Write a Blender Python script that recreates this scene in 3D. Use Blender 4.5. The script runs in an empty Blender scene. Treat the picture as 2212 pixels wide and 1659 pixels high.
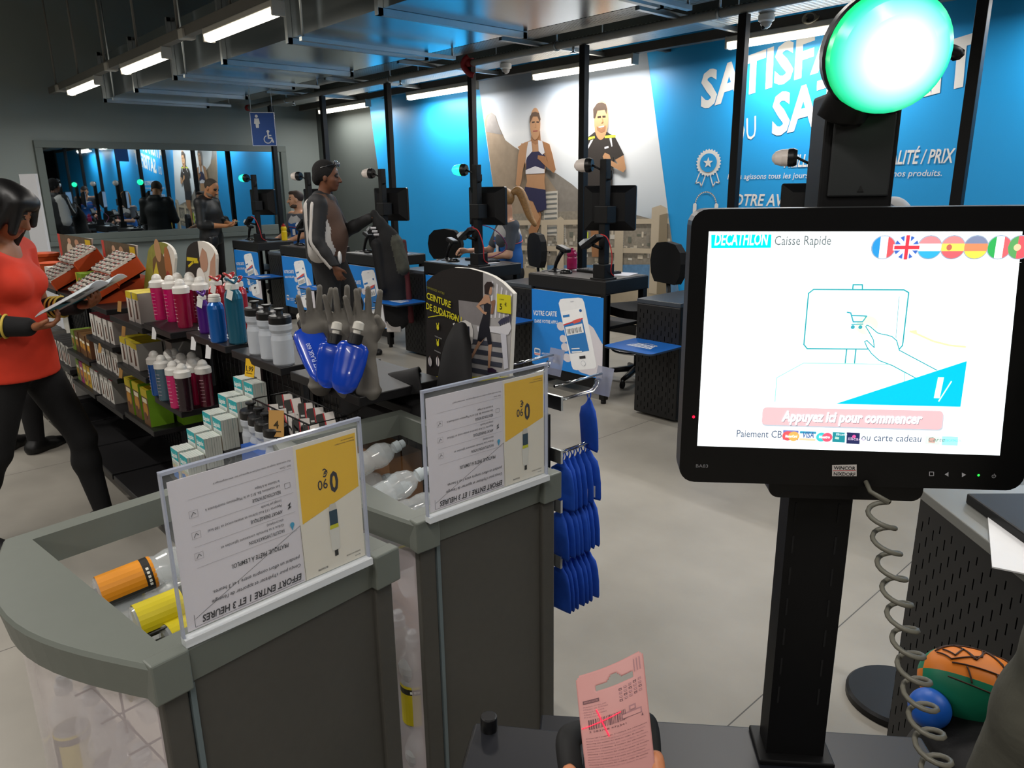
import bpy, bmesh, math, random
import numpy as np
from mathutils import Vector, Matrix
C = bpy.context.scene.collection
SC = bpy.context.scene
random.seed(7)

# ------------------------------------------------------------------ camera, world, exposure
CAMZ = 1.60
FPX = 1590.746
R3 = np.array([[0.67579172, -0.18375612, 0.71382017],
               [0.73696326, 0.18658783, -0.64966925],
               [-0.01380946, 0.96510034, 0.26151602]])
cam_data = bpy.data.cameras.new('camera')
cam_data.sensor_fit = 'HORIZONTAL'
cam_data.sensor_width = 36.0
cam_data.lens = FPX * 36.0 / 2212.0
cam_data.clip_start = 0.02
cam = bpy.data.objects.new('camera', cam_data)
C.objects.link(cam)
_m = Matrix([list(R3[0]), list(R3[1]), list(R3[2])]).to_4x4()
_m.translation = (0, 0, CAMZ)
cam.matrix_world = _m
SC.camera = cam

world = bpy.data.worlds.new('dim_store_air')
SC.world = world
world.use_nodes = True
world.node_tree.nodes['Background'].inputs[0].default_value = (0.80, 0.90, 1.0, 1)
world.node_tree.nodes['Background'].inputs[1].default_value = 0.02
SC.view_settings.view_transform = 'Standard'
SC.view_settings.look = 'None'
SC.view_settings.gamma = 1.0
SC.view_settings.use_curve_mapping = False
SC.view_settings.exposure = 0.0
TUBE_EMIT = 7.0           # glow of the fluorescent diffusers
TUBE_WATT = 19.0          # light each metre of tube sends down
WALL_WATT = 25.0
ADDED_WATT = 26.0
SC.cycles.use_denoising = True
SC.cycles.max_bounces = 8
SC.cycles.transparent_max_bounces = 12
SC.cycles.sample_clamp_indirect = 6.0


# ------------------------------------------------------------------ pixel rays (place of a thing from the photograph)
def _ray(px, py):
    return R3 @ np.array([px - 1106.0, -(py - 829.5), -FPX])

def at_z(px, py, z):
    r = _ray(px, py); t = (z - CAMZ) / r[2]
    return Vector((r[0] * t, r[1] * t, z))

def at_y(px, py, y):
    r = _ray(px, py); t = y / r[1]
    return Vector((r[0] * t, y, CAMZ + r[2] * t))

def at_x(px, py, x):
    r = _ray(px, py); t = x / r[0]
    return Vector((x, r[1] * t, CAMZ + r[2] * t))

def at_d(px, py, d):
    r = _ray(px, py) * (d / FPX)
    return Vector((r[0], r[1], CAMZ + r[2]))


# ------------------------------------------------------------------ materials
def lin(h):
    if isinstance(h, str):
        h = h.lstrip('#')
        c = [int(h[i:i + 2], 16) / 255.0 for i in (0, 2, 4)]
        return tuple(x / 12.92 if x <= 0.04045 else ((x + 0.055) / 1.055) ** 2.4 for x in c)
    return tuple(h)

_mats = {}
def mat(name, col, rough=0.5, metal=0.0, emit=0.0, trans=0.0, var=0.0, scale=8.0, alpha=1.0, spec=0.5, bump=0.0, sheen=0.0, ior=1.45, coat=0.0):
    if name in _mats:
        return _mats[name]
    m = bpy.data.materials.new(name)
    m.use_nodes = True
    nt = m.node_tree
    b = nt.nodes['Principled BSDF']
    c = lin(col)
    b.inputs['Base Color'].default_value = (*c, 1)
    b.inputs['Roughness'].default_value = rough
    b.inputs['Metallic'].default_value = metal
    b.inputs['Specular IOR Level'].default_value = spec
    b.inputs['IOR'].default_value = ior
    b.inputs['Transmission Weight'].default_value = trans
    b.inputs['Alpha'].default_value = alpha
    b.inputs['Coat Weight'].default_value = coat
    if sheen:
        b.inputs['Sheen Weight'].default_value = sheen
    if emit:
        b.inputs['Emission Color'].default_value = (*c, 1)
        b.inputs['Emission Strength'].default_value = emit
    if var or bump:
        tc = nt.nodes.new('ShaderNodeTexCoord')
        nz = nt.nodes.new('ShaderNodeTexNoise')
        nz.inputs['Scale'].default_value = scale
        nz.inputs['Detail'].default_value = 4
        nt.links.new(tc.outputs['Object'], nz.inputs['Vector'])
        if var:
            mx = nt.nodes.new('ShaderNodeMix'); mx.data_type = 'RGBA'
            mx.inputs['A'].default_value = (*[max(0, x * (1 - var)) for x in c], 1)
            mx.inputs['B'].default_value = (*[min(1, x * (1 + var)) for x in c], 1)
            nt.links.new(nz.outputs['Fac'], mx.inputs['Factor'])
            nt.links.new(mx.outputs['Result'], b.inputs['Base Color'])
        if bump:
            bp = nt.nodes.new('ShaderNodeBump')
            bp.inputs['Strength'].default_value = bump
            bp.inputs['Distance'].default_value = 0.01
            nt.links.new(nz.outputs['Fac'], bp.inputs['Height'])
            nt.links.new(bp.outputs['Normal'], b.inputs['Normal'])
    _mats[name] = m
    return m

def ink(col, rough=0.55):
    """printed colour"""
    return mat('print_' + str(col).lstrip('#'), col, rough, var=0.03, scale=30)

def glow(col, s):
    """pixels of a lit screen"""
    return mat('screen_%s_%g' % (col.lstrip('#'), s), col, 0.3, emit=s)


# ------------------------------------------------------------------ mesh builder
class MB:
    def __init__(s):
        s.v = []; s.f = []; s.m = []; s.sm = []; s.mats = []
    def mi(s, m):
        if m not in s.mats:
            s.mats.append(m)
        return s.mats.index(m)
    def add(s, vs, fs, m, smooth=False):
        o = len(s.v); k = s.mi(m)
        s.v.extend([tuple(p) for p in vs])
        for f in fs:
            s.f.append([i + o for i in f]); s.m.append(k); s.sm.append(smooth)
        return s
    def box(s, c, d, m, M=None):
        x, y, z = d[0] / 2, d[1] / 2, d[2] / 2
        vs = [Vector((a * x, b * y, e * z)) for e in (-1, 1) for b in (-1, 1) for a in (-1, 1)]
        if M is not None:
            vs = [M @ p for p in vs]
        c = Vector(c)
        return s.add([p + c for p in vs], [(0, 2, 3, 1), (4, 5, 7, 6), (0, 1, 5, 4), (1, 3, 7, 5), (3, 2, 6, 7), (2, 0, 4, 6)], m)
    def bb(s, lo, hi, m):
        return s.box([(a + b) / 2 for a, b in zip(lo, hi)], [b - a for a, b in zip(lo, hi)], m)
    def sweep(s, path, r, m, n=8, closed=False, caps=True, flat=None):
        """round (or flattened) tube along a path; r may be a list"""
        P = [Vector(p) for p in path]
        N = len(P)
        rr = r if isinstance(r, (list, tuple)) else [r] * N
        T = []
        for i in range(N):
            a = P[i - 1] if (i > 0 or closed) else P[i]
            b = P[(i + 1) % N] if (i < N - 1 or closed) else P[i]
            t = (b - a)
            T.append(t.normalized() if t.length > 1e-9 else Vector((0, 0, 1)))
        up = Vector((0, 0, 1)) if abs(T[0].z) < 0.9 else Vector((1, 0, 0))
        u = T[0].cross(up).normalized()
        vs = []
        for i in range(N):
            u = (u - T[i] * u.dot(T[i])).normalized()
            w = T[i].cross(u)
            for k in range(n):
                a = 2 * math.pi * k / n
                fu, fw = (flat if flat else (1, 1))
                vs.append(P[i] + (u * math.cos(a) * fu + w * math.sin(a) * fw) * rr[i])
        fs = []
        for i in range(N if closed else N - 1):
            j = (i + 1) % N
            for k in range(n):
                l = (k + 1) % n
                fs.append((i * n + k, i * n + l, j * n + l, j * n + k))
        s.add(vs, fs, m, True)
        if caps and not closed:
            o = len(s.v) - len(vs)
            s.f.append([o + k for k in range(n)][::-1]); s.m.append(s.mi(m)); s.sm.append(False)
            s.f.append([o + (N - 1) * n + k for k in range(n)]); s.m.append(s.mi(m)); s.sm.append(False)
        return s
    def cyl(s, a, b, r, m, r2=None, n=16):
        return s.sweep([a, b], [r, r if r2 is None else r2], m, n)
    def lathe(s, prof, m, c=(0, 0, 0), n=20, M=None, close=True):
        """prof: (radius, height) pairs, turned about the local z axis; m may be one material or one per band"""
        c = Vector(c)
        ms = m if isinstance(m, list) else [m] * (len(prof) - 1)
        def ring(r, z):
            out = []
            for k in range(n):
                a = 2 * math.pi * k / n
                p = Vector((r * math.cos(a), r * math.sin(a), z))
                out.append((M @ p if M is not None else p) + c)
            return out
        for i in range(len(prof) - 1):
            A, B = ring(*prof[i]), ring(*prof[i + 1])
            s.add(A + B, [(k, (k + 1) % n, n + (k + 1) % n, n + k) for k in range(n)], ms[i], True)
        if close:
            if prof[0][0] > 1e-5:
                s.add(ring(*prof[0]), [list(range(n))[::-1]], ms[0])
            if prof[-1][0] > 1e-5:
                s.add(ring(*prof[-1]), [list(range(n))], ms[-1])
        return s
    def ball(s, c, r, m, n=12, M=None):
        r = r if isinstance(r, (list, tuple)) else (r, r, r)
        c = Vector(c); vs = []; h = n // 2
        for i in range(h + 1):
            t = math.pi * i / h
            for k in range(n):
                a = 2 * math.pi * k / n
                p = Vector((r[0] * math.sin(t) * math.cos(a), r[1] * math.sin(t) * math.sin(a), r[2] * math.cos(t)))
                vs.append((M @ p if M is not None else p) + c)
        fs = []
        for i in range(h):
            for k in range(n):
                l = (k + 1) % n
                fs.append((i * n + k, (i + 1) * n + k, (i + 1) * n + l, i * n + l))
        return s.add(vs, fs, m, True)
    def prism(s, poly, o, u, v, depth, m, side=None):
        """flat outline poly (2-D) in the plane o,u,v extruded by depth against u x v"""
        o, u, v = Vector(o), Vector(u), Vector(v)
        n = u.cross(v).normalized() * depth
        A = [o + u * p[0] + v * p[1] for p in poly]
        B = [p - n for p in A]
        N = len(A)
        s.add(A, [list(range(N))], m)
        s.add(B, [list(range(N))[::-1]], side or m)
        s.add(A + B, [(k, N + k, N + (k + 1) % N, (k + 1) % N) for k in range(N)], side or m)
        return s
    def build(s, name, parent=None, loc=None, bevel=0.0, seg=2, rz=0.0):
        me = bpy.data.meshes.new(name)
        me.from_pydata(s.v, [], s.f)
        for mm in s.mats:
            me.materials.append(mm)
        me.polygons.foreach_set('material_index', s.m)
        me.polygons.foreach_set('use_smooth', s.sm)
        me.update()
        o = bpy.data.objects.new(name, me)
        C.objects.link(o)
        if parent is not None:
            o.parent = parent
        if loc is not None:
            o.location = loc
        if rz:
            o.rotation_euler = (0, 0, rz)
        if bevel:
            bv = o.modifiers.new('bevel', 'BEVEL')
            bv.width = bevel; bv.segments = seg; bv.limit_method = 'ANGLE'; bv.angle_limit = math.radians(40)
        return o

def rot(ax, deg):
    return Matrix.Rotation(math.radians(deg), 3, ax)

def tag(o, label, cat, group=None):
    o['label'] = label; o['category'] = cat
    if group:
        o['group'] = group
    return o

def thing(name, label, cat, loc=(0, 0, 0), rz=0.0, group=None, rot3=None):
    o = bpy.data.objects.new(name, None)
    C.objects.link(o)
    o.empty_display_size = 0.05
    o.location = loc
    o.rotation_euler = rot3 if rot3 is not None else (0, 0, rz)
    return tag(o, label, cat, group)

def struct(o):
    o['kind'] = 'structure'
    return o

_kids = {}
def kids(o):
    return [c for c in C.objects if c.parent == o]

def dup(root, loc, rz=None, label=None, group=None, swap=None):
    """a copy of a thing with copies of its parts and sub-parts"""
    r = root.copy(); C.objects.link(r); r.location = loc
    if rz is not None:
        r.rotation_euler = (root.rotation_euler[0], root.rotation_euler[1], rz)
    if label:
        r['label'] = label
    if group:
        r['group'] = group
    for ch in kids(root):
        c = ch.copy(); C.objects.link(c); c.parent = r
        for g in kids(ch):
            d = g.copy(); C.objects.link(d); d.parent = c
    return r

def explode(o, gap=.02):
    """far-apart pieces of one mesh become parts of the same name"""
    me = o.data; n = len(me.vertices)
    par = list(range(n))
    def find(a):
        while par[a] != a:
            par[a] = par[par[a]]; a = par[a]
        return a
    for e in me.edges:
        a, b = find(e.vertices[0]), find(e.vertices[1])
        if a != b: par[a] = b
    root = [find(i) for i in range(n)]
    ids = sorted(set(root)); num = {r: i for i, r in enumerate(ids)}
    co = np.array([v.co[:] for v in me.vertices]); lab = np.array([num[r] for r in root]); k = len(ids)
    lo = np.array([co[lab == i].min(0) for i in range(k)]); hi = np.array([co[lab == i].max(0) for i in range(k)])
    size = (hi - lo).max(1); cl = list(range(k))
    def f2(a):
        while cl[a] != a: a = cl[a]
        return a
    for i in range(k):
        for j in range(i + 1, k):
            d = np.maximum(0, np.maximum(lo[i] - hi[j], lo[j] - hi[i]))
            if math.sqrt((d ** 2).sum()) <= max(gap, .5 * max(size[i], size[j])):
                a, b = f2(i), f2(j)
                if a != b: cl[a] = b
    groups = {}
    for i in range(k): groups.setdefault(f2(i), []).append(i)
    if len(groups) < 2: return [o]
    out = []
    for g in groups.values():
        mb = MB(); keep = {}
        for pl in me.polygons:
            if lab[pl.vertices[0]] in g:
                fs = []
                for v in pl.vertices:
                    if v not in keep: keep[v] = len(mb.v); mb.v.append(tuple(me.vertices[v].co))
                    fs.append(keep[v])
                mb.f.append(fs); mb.m.append(mb.mi(me.materials[pl.material_index])); mb.sm.append(pl.use_smooth)
        q = mb.build(o.name.split('.')[0], o.parent, loc=o.location)
        q.rotation_euler = o.rotation_euler
        for md in o.modifiers:
            if md.type == 'BEVEL':
                nm = q.modifiers.new(md.name, 'BEVEL'); nm.width = md.width; nm.segments = md.segments; nm.limit_method = 'ANGLE'; nm.angle_limit = md.angle_limit
        out.append(q)
    nm_ = o.name.split('.')[0]
    bpy.data.objects.remove(o)
    for q in out: q.name = nm_
    return out

def slotted(name, col, rough, px, dx, pz, dz, stag=True, zlo=-9, zhi=9):
    """sheet metal with rows of punched slots on its front"""
    m = mat(name, col, rough); nt = m.node_tree; b = nt.nodes['Principled BSDF']
    def mth(op, a, c=None):
        q = nt.nodes.new('ShaderNodeMath'); q.operation = op
        for i, v in enumerate((a, c)):
            if v is None: continue
            if isinstance(v, (int, float)): q.inputs[i].default_value = v
            else: nt.links.new(v, q.inputs[i])
        return q.outputs[0]
    tc = nt.nodes.new('ShaderNodeTexCoord'); sp = nt.nodes.new('ShaderNodeSeparateXYZ'); nt.links.new(tc.outputs['Object'], sp.inputs[0])
    sn = nt.nodes.new('ShaderNodeSeparateXYZ'); nt.links.new(tc.outputs['Normal'], sn.inputs[0])
    x, z = sp.outputs[0], sp.outputs[2]
    u = mth('MULTIPLY', x, 1 / px); col_ = mth('FLOOR', u)
    zz = mth('MULTIPLY', z, 1 / pz)
    if stag: zz = mth('ADD', zz, mth('MULTIPLY', mth('MODULO', mth('ADD', col_, 100), 2), .5))
    k = mth('MULTIPLY', mth('LESS_THAN', mth('FRACT', u), dx), mth('LESS_THAN', mth('FRACT', zz), dz))
    k = mth('MULTIPLY', k, mth('GREATER_THAN', mth('ABSOLUTE', sn.outputs[1]), .9))
    k = mth('MULTIPLY', k, mth('MULTIPLY', mth('GREATER_THAN', z, zlo), mth('LESS_THAN', z, zhi)))
    mx = nt.nodes.new('ShaderNodeMix'); mx.data_type = 'RGBA'; nt.links.new(k, mx.inputs['Factor'])
    mx.inputs['A'].default_value = (*lin(col), 1); mx.inputs['B'].default_value = (.0005, .0005, .0005, 1)
    nt.links.new(mx.outputs['Result'], b.inputs['Base Color'])
    nt.links.new(mth('SUBTRACT', .5, mth('MULTIPLY', k, .5)), b.inputs['Specular IOR Level'])
    return m

def recolor(root, pairs):
    """give a copy of a thing other materials (own mesh data)"""
    for o in [root] + kids(root):
        if o.type != 'MESH':
            continue
        if any(mm in pairs for mm in o.data.materials):
            o.data = o.data.copy()
            for i, mm in enumerate(o.data.materials):
                if mm in pairs:
                    o.data.materials[i] = pairs[mm]


# ------------------------------------------------------------------ lettering and flat print
_tcache = {}
def glyphs(txt, bold=0.0, shear=0.0, res=2):
    key = (txt, bold, shear, res)
    if key in _tcache:
        return _tcache[key]
    cu = bpy.data.curves.new('t', 'FONT')
    cu.body = txt; cu.size = 1.0; cu.offset = bold; cu.shear = shear
    cu.resolution_u = res; cu.fill_mode = 'FRONT'
    ob = bpy.data.objects.new('t', cu)
    C.objects.link(ob)
    bpy.context.view_layer.update()
    dg = bpy.context.evaluated_depsgraph_get()
    me = bpy.data.meshes.new_from_object(ob.evaluated_get(dg))
    vs = [(v.co.x, v.co.y) for v in me.vertices]
    fs = [list(p.vertices) for p in me.polygons]
    bpy.data.objects.remove(ob); bpy.data.curves.remove(cu); bpy.data.meshes.remove(me)
    _tcache[key] = (vs, fs)
    return vs, fs

class Flat:
    """ink on a plane: o + x*u + y*v, each layer a hair above the one below (towards u x v)"""
    def __init__(s, mb, o, u, v, lift=0.0004):
        s.mb = mb; s.o = Vector(o); s.u = Vector(u); s.v = Vector(v)
        s.n = s.u.cross(s.v).normalized(); s.lift = lift; s.k = 1; s.c = 0
    def P(s, x, y):
        return s.o + s.u * x + s.v * y + s.n * (s.lift * (s.k + .045 * (s.c % 21)))
    def poly(s, pts, m, k=None):
        if k: s.k = k
        s.c += 1
        s.mb.add([s.P(*p) for p in pts], [list(range(len(pts)))], m)
    def rect(s, x0, y0, x1, y1, m, k=None):
        s.poly([(x0, y0), (x1, y0), (x1, y1), (x0, y1)], m, k)
    def rrect(s, x0, y0, x1, y1, r, m, k=None):
        s.poly(rrect(x0, y0, x1, y1, r), m, k)
    def ell(s, cx, cy, rx, ry, m, k=None, n=24, a0=0, a1=360):
        s.poly([(cx + rx * math.cos(math.radians(a0 + (a1 - a0) * i / n)), cy + ry * math.sin(math.radians(a0 + (a1 - a0) * i / n))) for i in range(n + (a1 - a0 < 360))], m, k)
    def line(s, pts, w, m, k=None, closed=False):
        if k: s.k = k
        s.c += 1
        N = len(pts)
        for i in range(N if closed else N - 1):
            a, b = Vector(pts[i]), Vector(pts[(i + 1) % N])
            d = (b - a)
            if d.length < 1e-9:
                continue
            e = Vector((-d.y, d.x)).normalized() * w / 2
            d = d.normalized() * w * 0.35
            s.mb.add([s.P(*(a + e - d)), s.P(*(a - e - d)), s.P(*(b - e + d)), s.P(*(b + e + d))], [(0, 1, 2, 3)], m)
    def text(s, x, y, txt, h, m, w=None, bold=0.0, shear=0.0, k=None, align='l', ang=0.0, res=2):
        """capital height h, optional total width w"""
        if k: s.k = k
        vs, fs = glyphs(txt, bold, shear, res)
        s.c += 1
        if not vs:
            return
        sc = h / 0.73
        x0 = min(p[0] for p in vs); x1 = max(p[0] for p in vs)
        sx = sc if w is None else w / (x1 - x0)
        wid = (x1 - x0) * sx
        off = {'l': 0, 'c': -wid / 2, 'r': -wid}[align]
        ca, sa = math.cos(math.radians(ang)), math.sin(math.radians(ang))
        out = []
        for p in vs:
            a, b = (p[0] - x0) * sx + off, p[1] * sc
            out.append(s.P(x + a * ca - b * sa, y + a * sa + b * ca))
        s.mb.add(out, fs, m)

def rrect(x0, y0, x1, y1, r, n=5):
    out = []
    for cx, cy, a in ((x1 - r, y0 + r, -90), (x1 - r, y1 - r, 0), (x0 + r, y1 - r, 90), (x0 + r, y0 + r, 180)):
        for i in range(n + 1):
            t = math.radians(a + 90 * i / n)
            out.append((cx + r * math.cos(t), cy + r * math.sin(t)))
    return out

def smooth_path(pts, n=6, closed=False):
    """Catmull-Rom through the points"""
    P = [Vector(p) for p in pts]; N = len(P); out = []
    for i in range(N if closed else N - 1):
        p0 = P[i - 1] if (i > 0 or closed) else P[i]
        p1 = P[i]; p2 = P[(i + 1) % N]
        p3 = P[(i + 2) % N] if (i + 2 < N or closed) else p2
        for j in range(n):
            t = j / n
            out.append(0.5 * ((2 * p1) + (p2 - p0) * t + (2 * p0 - 5 * p1 + 4 * p2 - p3) * t * t + (3 * p1 - p0 - 3 * p2 + p3) * t ** 3))
    if not closed:
        out.append(P[-1])
    return out


# ------------------------------------------------------------------ one-surface bodies (blended volumes meshed with surface nets)
class Body:
    def __init__(s):
        s.p = []
    def cap(s, a, b, ra, rb=None, k=0.025, m=0, flat=None):
        s.p.append(('c', np.array(a, float), np.array(b, float), ra, ra if rb is None else rb, k, m, flat)); return s
    def ell(s, c, r, k=0.02, m=0, M=None):
        r = (r, r, r) if not isinstance(r, (tuple, list)) else r
        s.p.append(('e', np.array(c, float), np.array(r, float), None if M is None else np.array(M), 0, k, m, None)); return s
    def cut(s, c, n):
        """keep the side the normal n points away from"""
        s.p.append(('p', np.array(c, float), np.array(n, float) / np.linalg.norm(n), 0, 0, 0, 0, None)); return s
    def mesh(s, res, name, mats, parent=None, infl=0.0):
        lo = np.full(3, 1e9); hi = -lo
        bbs = []
        for q in s.p:
            if q[0] == 'c':
                R = max(q[3], q[4]) * (1 if q[7] is None else max(1.0, q[7][1])) + infl
                a = np.minimum(q[1], q[2]) - R; b = np.maximum(q[1], q[2]) + R
            elif q[0] == 'e':
                R = q[2] + infl if q[3] is None else np.full(3, q[2].max() + infl)
                a = q[1] - R; b = q[1] + R
            else:
                bbs.append(None); continue
            bbs.append((a, b)); lo = np.minimum(lo, a); hi = np.maximum(hi, b)
        lo -= 3 * res; hi += 3 * res
        n = np.ceil((hi - lo) / res).astype(int) + 1
        F = np.full(n, 0.06, np.float32); D = np.full(n, 9.0, np.float32); L = np.zeros(n, np.int16)
        ax = [lo[i] + res * np.arange(n[i]) for i in range(3)]
        for q, bb in zip(s.p, bbs):
            if bb is None:
                X = ax[0][:, None, None]; Y = ax[1][None, :, None]; Z = ax[2][None, None, :]
                F = np.maximum(F, (X - q[1][0]) * q[2][0] + (Y - q[1][1]) * q[2][1] + (Z - q[1][2]) * q[2][2]).astype(np.float32)
                continue
            pad = q[5] + 2.5 * res
            i0 = np.clip(((bb[0] - pad - lo) / res).astype(int), 0, n - 1)
            i1 = np.clip(((bb[1] + pad - lo) / res).astype(int) + 2, 1, n)
            sl = tuple(slice(a, b) for a, b in zip(i0, i1))
            X, Y, Z = np.meshgrid(ax[0][sl[0]], ax[1][sl[1]], ax[2][sl[2]], indexing='ij')
            P = np.stack([X, Y, Z], -1)
            if q[0] == 'c':
                a, b = q[1], q[2]; ba = b - a
                pa = P - a
                t = np.clip((pa @ ba) / max(ba @ ba, 1e-12), 0, 1)
                w = pa - t[..., None] * ba
                if q[7] is not None:
                    d = np.array(q[7][0], float); d /= np.linalg.norm(d); fac = q[7][1]
                    w = w + ((w @ d) * (1 / fac - 1))[..., None] * d
                dd = np.sqrt((w * w).sum(-1)) - (q[3] + t * (q[4] - q[3])) - infl
            else:
                w = P - q[1]
                if q[3] is not None:
                    w = w @ q[3]
                rr = q[2] + infl
                k0 = np.sqrt(((w / rr) ** 2).sum(-1)); k1 = np.sqrt(((w / rr ** 2) ** 2).sum(-1))
                dd = k0 * (k0 - 1) / np.maximum(k1, 1e-6)
            dd = dd.astype(np.float32)
            f = F[sl]; k = max(q[5], 1e-4)
            h = np.clip(0.5 + 0.5 * (f - dd) / k, 0, 1)
            F[sl] = f * (1 - h) + dd * h - k * h * (1 - h)
            near = dd < D[sl]
            D[sl] = np.where(near, dd, D[sl]); Ls = L[sl]; Ls[near] = q[6]
        ins = F < 0
        cnt = np.zeros(tuple(n - 1), np.int8)
        offs = [(i, j, k) for i in (0, 1) for j in (0, 1) for k in (0, 1)]
        for o in offs:
            cnt += ins[o[0]:n[0] - 1 + o[0], o[1]:n[1] - 1 + o[1], o[2]:n[2] - 1 + o[2]]
        act = np.argwhere((cnt > 0) & (cnt < 8))
        acc = np.zeros((len(act), 3)); num = np.zeros(len(act))
        for i in range(8):
            for j in range(i + 1, 8):
                a, b = np.array(offs[i]), np.array(offs[j])
                if np.abs(a - b).sum() != 1:
                    continue
                fa = F[tuple((act + a).T)]; fb = F[tuple((act + b).T)]
                cr = (fa < 0) != (fb < 0)
                t = np.where(cr, fa / np.where(cr, fa - fb, 1), 0)
                acc += np.where(cr[:, None], a + t[:, None] * (b - a), 0); num += cr
        V = lo + (act + acc / num[:, None]) * res
        lab = L[tuple(np.minimum(act + np.round(acc / num[:, None]).astype(int), n - 1).T)]
        idx = np.full(tuple(n - 1), -1, np.int32); idx[tuple(act.T)] = np.arange(len(act))
        quads = []
        for d in range(3):
            e = [0, 0, 0]; e[d] = 1
            A = ins[:n[0] - e[0], :n[1] - e[1], :n[2] - e[2]]; B = ins[e[0]:, e[1]:, e[2]:]
            x = np.argwhere(A != B)
            u, v = (d + 1) % 3, (d + 2) % 3
            x = x[(x[:, u] > 0) & (x[:, v] > 0)]
            flip = A[tuple(x.T)]
            du = np.zeros(3, int); du[u] = 1; dv = np.zeros(3, int); dv[v] = 1
            q4 = np.stack([idx[tuple((x - du - dv).T)], idx[tuple((x - dv).T)], idx[tuple(x.T)], idx[tuple((x - du).T)]], 1)
            q4 = np.where(flip[:, None], q4, q4[:, ::-1])
            quads.append(q4[(q4 >= 0).all(1)])
        Q = np.concatenate(quads)
        me = bpy.data.meshes.new(name)
        me.vertices.add(len(V)); me.vertices.foreach_set('co', V.astype(np.float32).ravel())
        me.loops.add(len(Q) * 4); me.loops.foreach_set('vertex_index', Q.ravel().astype(np.int32))
        me.polygons.add(len(Q)); me.polygons.foreach_set('loop_start', np.arange(len(Q), dtype=np.int32) * 4)
        mats = mats if isinstance(mats, list) else [mats]
        for mm in mats:
            me.materials.append(mm)
        me.update(calc_edges=True)
        me.polygons.foreach_set('material_index', np.minimum(lab[Q[:, 0]], len(mats) - 1).astype(np.int32))
        me.polygons.foreach_set('use_smooth', np.ones(len(Q), bool))
        me.validate()
        o = bpy.data.objects.new(name, me)
        C.objects.link(o)
        if parent is not None:
            o.parent = parent
        return o

# ================================================================== the room
XL, YB = -11.6, 6.3
wall_grey = mat('wall_paint_darkened', '#4d5452', 0.7, var=0.04, scale=3)  # one wall paint, darkened here to stand in for dimmer light
wall_left_grey = mat('wall_paint_lightened', '#7a8381', 0.7, var=0.04, scale=3)  # same paint as the back wall, lightened to stand in for stronger light
dark_ceiling = mat('ceiling_black', '#050506', 0.95, var=0.2, scale=2)
zinc = mat('galvanised_steel', '#b3babd', 0.38, metal=0.9, var=0.12, scale=5)
duct_zinc = mat('duct_sheet', '#c3cbd1', 0.22, metal=1.0, var=0.08, scale=2.5, bump=0.02)
paint_pipe = mat('pipe_grey', '#8b8b85', 0.5, var=0.05)
black_metal = mat('black_powder_coat', '#060607', 0.5, spec=.3, var=0.2, scale=20)
black_matte = mat('black_matte', '#0a0a0b', 0.7, var=0.2, scale=20)
black_plastic = mat('black_plastic', '#0c0c0e', 0.4, spec=.4, var=0.1)
white_plastic = mat('white_plastic', '#d8d8d4', 0.4, var=0.03)
chrome = mat('chromed_wire', '#c8ccd0', 0.15, metal=1.0, var=0.03)

def floor_material():
    m = bpy.data.materials.new('vinyl_floor'); m.use_nodes = True
    nt = m.node_tree; b = nt.nodes['Principled BSDF']
    tc = nt.nodes.new('ShaderNodeTexCoord')
    sx = nt.nodes.new('ShaderNodeSeparateXYZ'); nt.links.new(tc.outputs['Object'], sx.inputs[0])
    def seam(sock, off, per, wdt):
        a = nt.nodes.new('ShaderNodeMath'); a.operation = 'ADD'; a.inputs[1].default_value = off
        nt.links.new(sock, a.inputs[0])
        p = nt.nodes.new('ShaderNodeMath'); p.operation = 'PINGPONG'; p.inputs[1].default_value = per
        nt.links.new(a.outputs[0], p.inputs[0])
        c = nt.nodes.new('ShaderNodeMath'); c.operation = 'LESS_THAN'; c.inputs[1].default_value = wdt
        nt.links.new(p.outputs[0], c.inputs[0]); return c.outputs[0]
    s1 = seam(sx.outputs[0], 0.965, 1.0, 0.0022); s2 = seam(sx.outputs[1], 0.6, 6.0, 0.002)
    mxs = nt.nodes.new('ShaderNodeMath'); mxs.operation = 'MAXIMUM'
    nt.links.new(s1, mxs.inputs[0]); nt.links.new(s2, mxs.inputs[1])
    nz = nt.nodes.new('ShaderNodeTexNoise'); nz.inputs['Scale'].default_value = 1.6; nz.inputs['Detail'].default_value = 6
    nt.links.new(tc.outputs['Object'], nz.inputs['Vector'])
    cr = nt.nodes.new('ShaderNodeValToRGB')
    cr.color_ramp.elements[0].position = 0.3; cr.color_ramp.elements[0].color = (*lin('#88847b'), 1)
    cr.color_ramp.elements[1].position = 0.7; cr.color_ramp.elements[1].color = (*lin('#a19c92'), 1)
    nt.links.new(nz.outputs['Fac'], cr.inputs[0])
    mx = nt.nodes.new('ShaderNodeMix'); mx.data_type = 'RGBA'
    nt.links.new(mxs.outputs[0], mx.inputs['Factor']); nt.links.new(cr.outputs[0], mx.inputs['A'])
    mx.inputs['B'].default_value = (*lin('#4c4a46'), 1)
    nt.links.new(mx.outputs['Result'], b.inputs['Base Color'])
    b.inputs['Roughness'].default_value = 0.42
    return m

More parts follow.
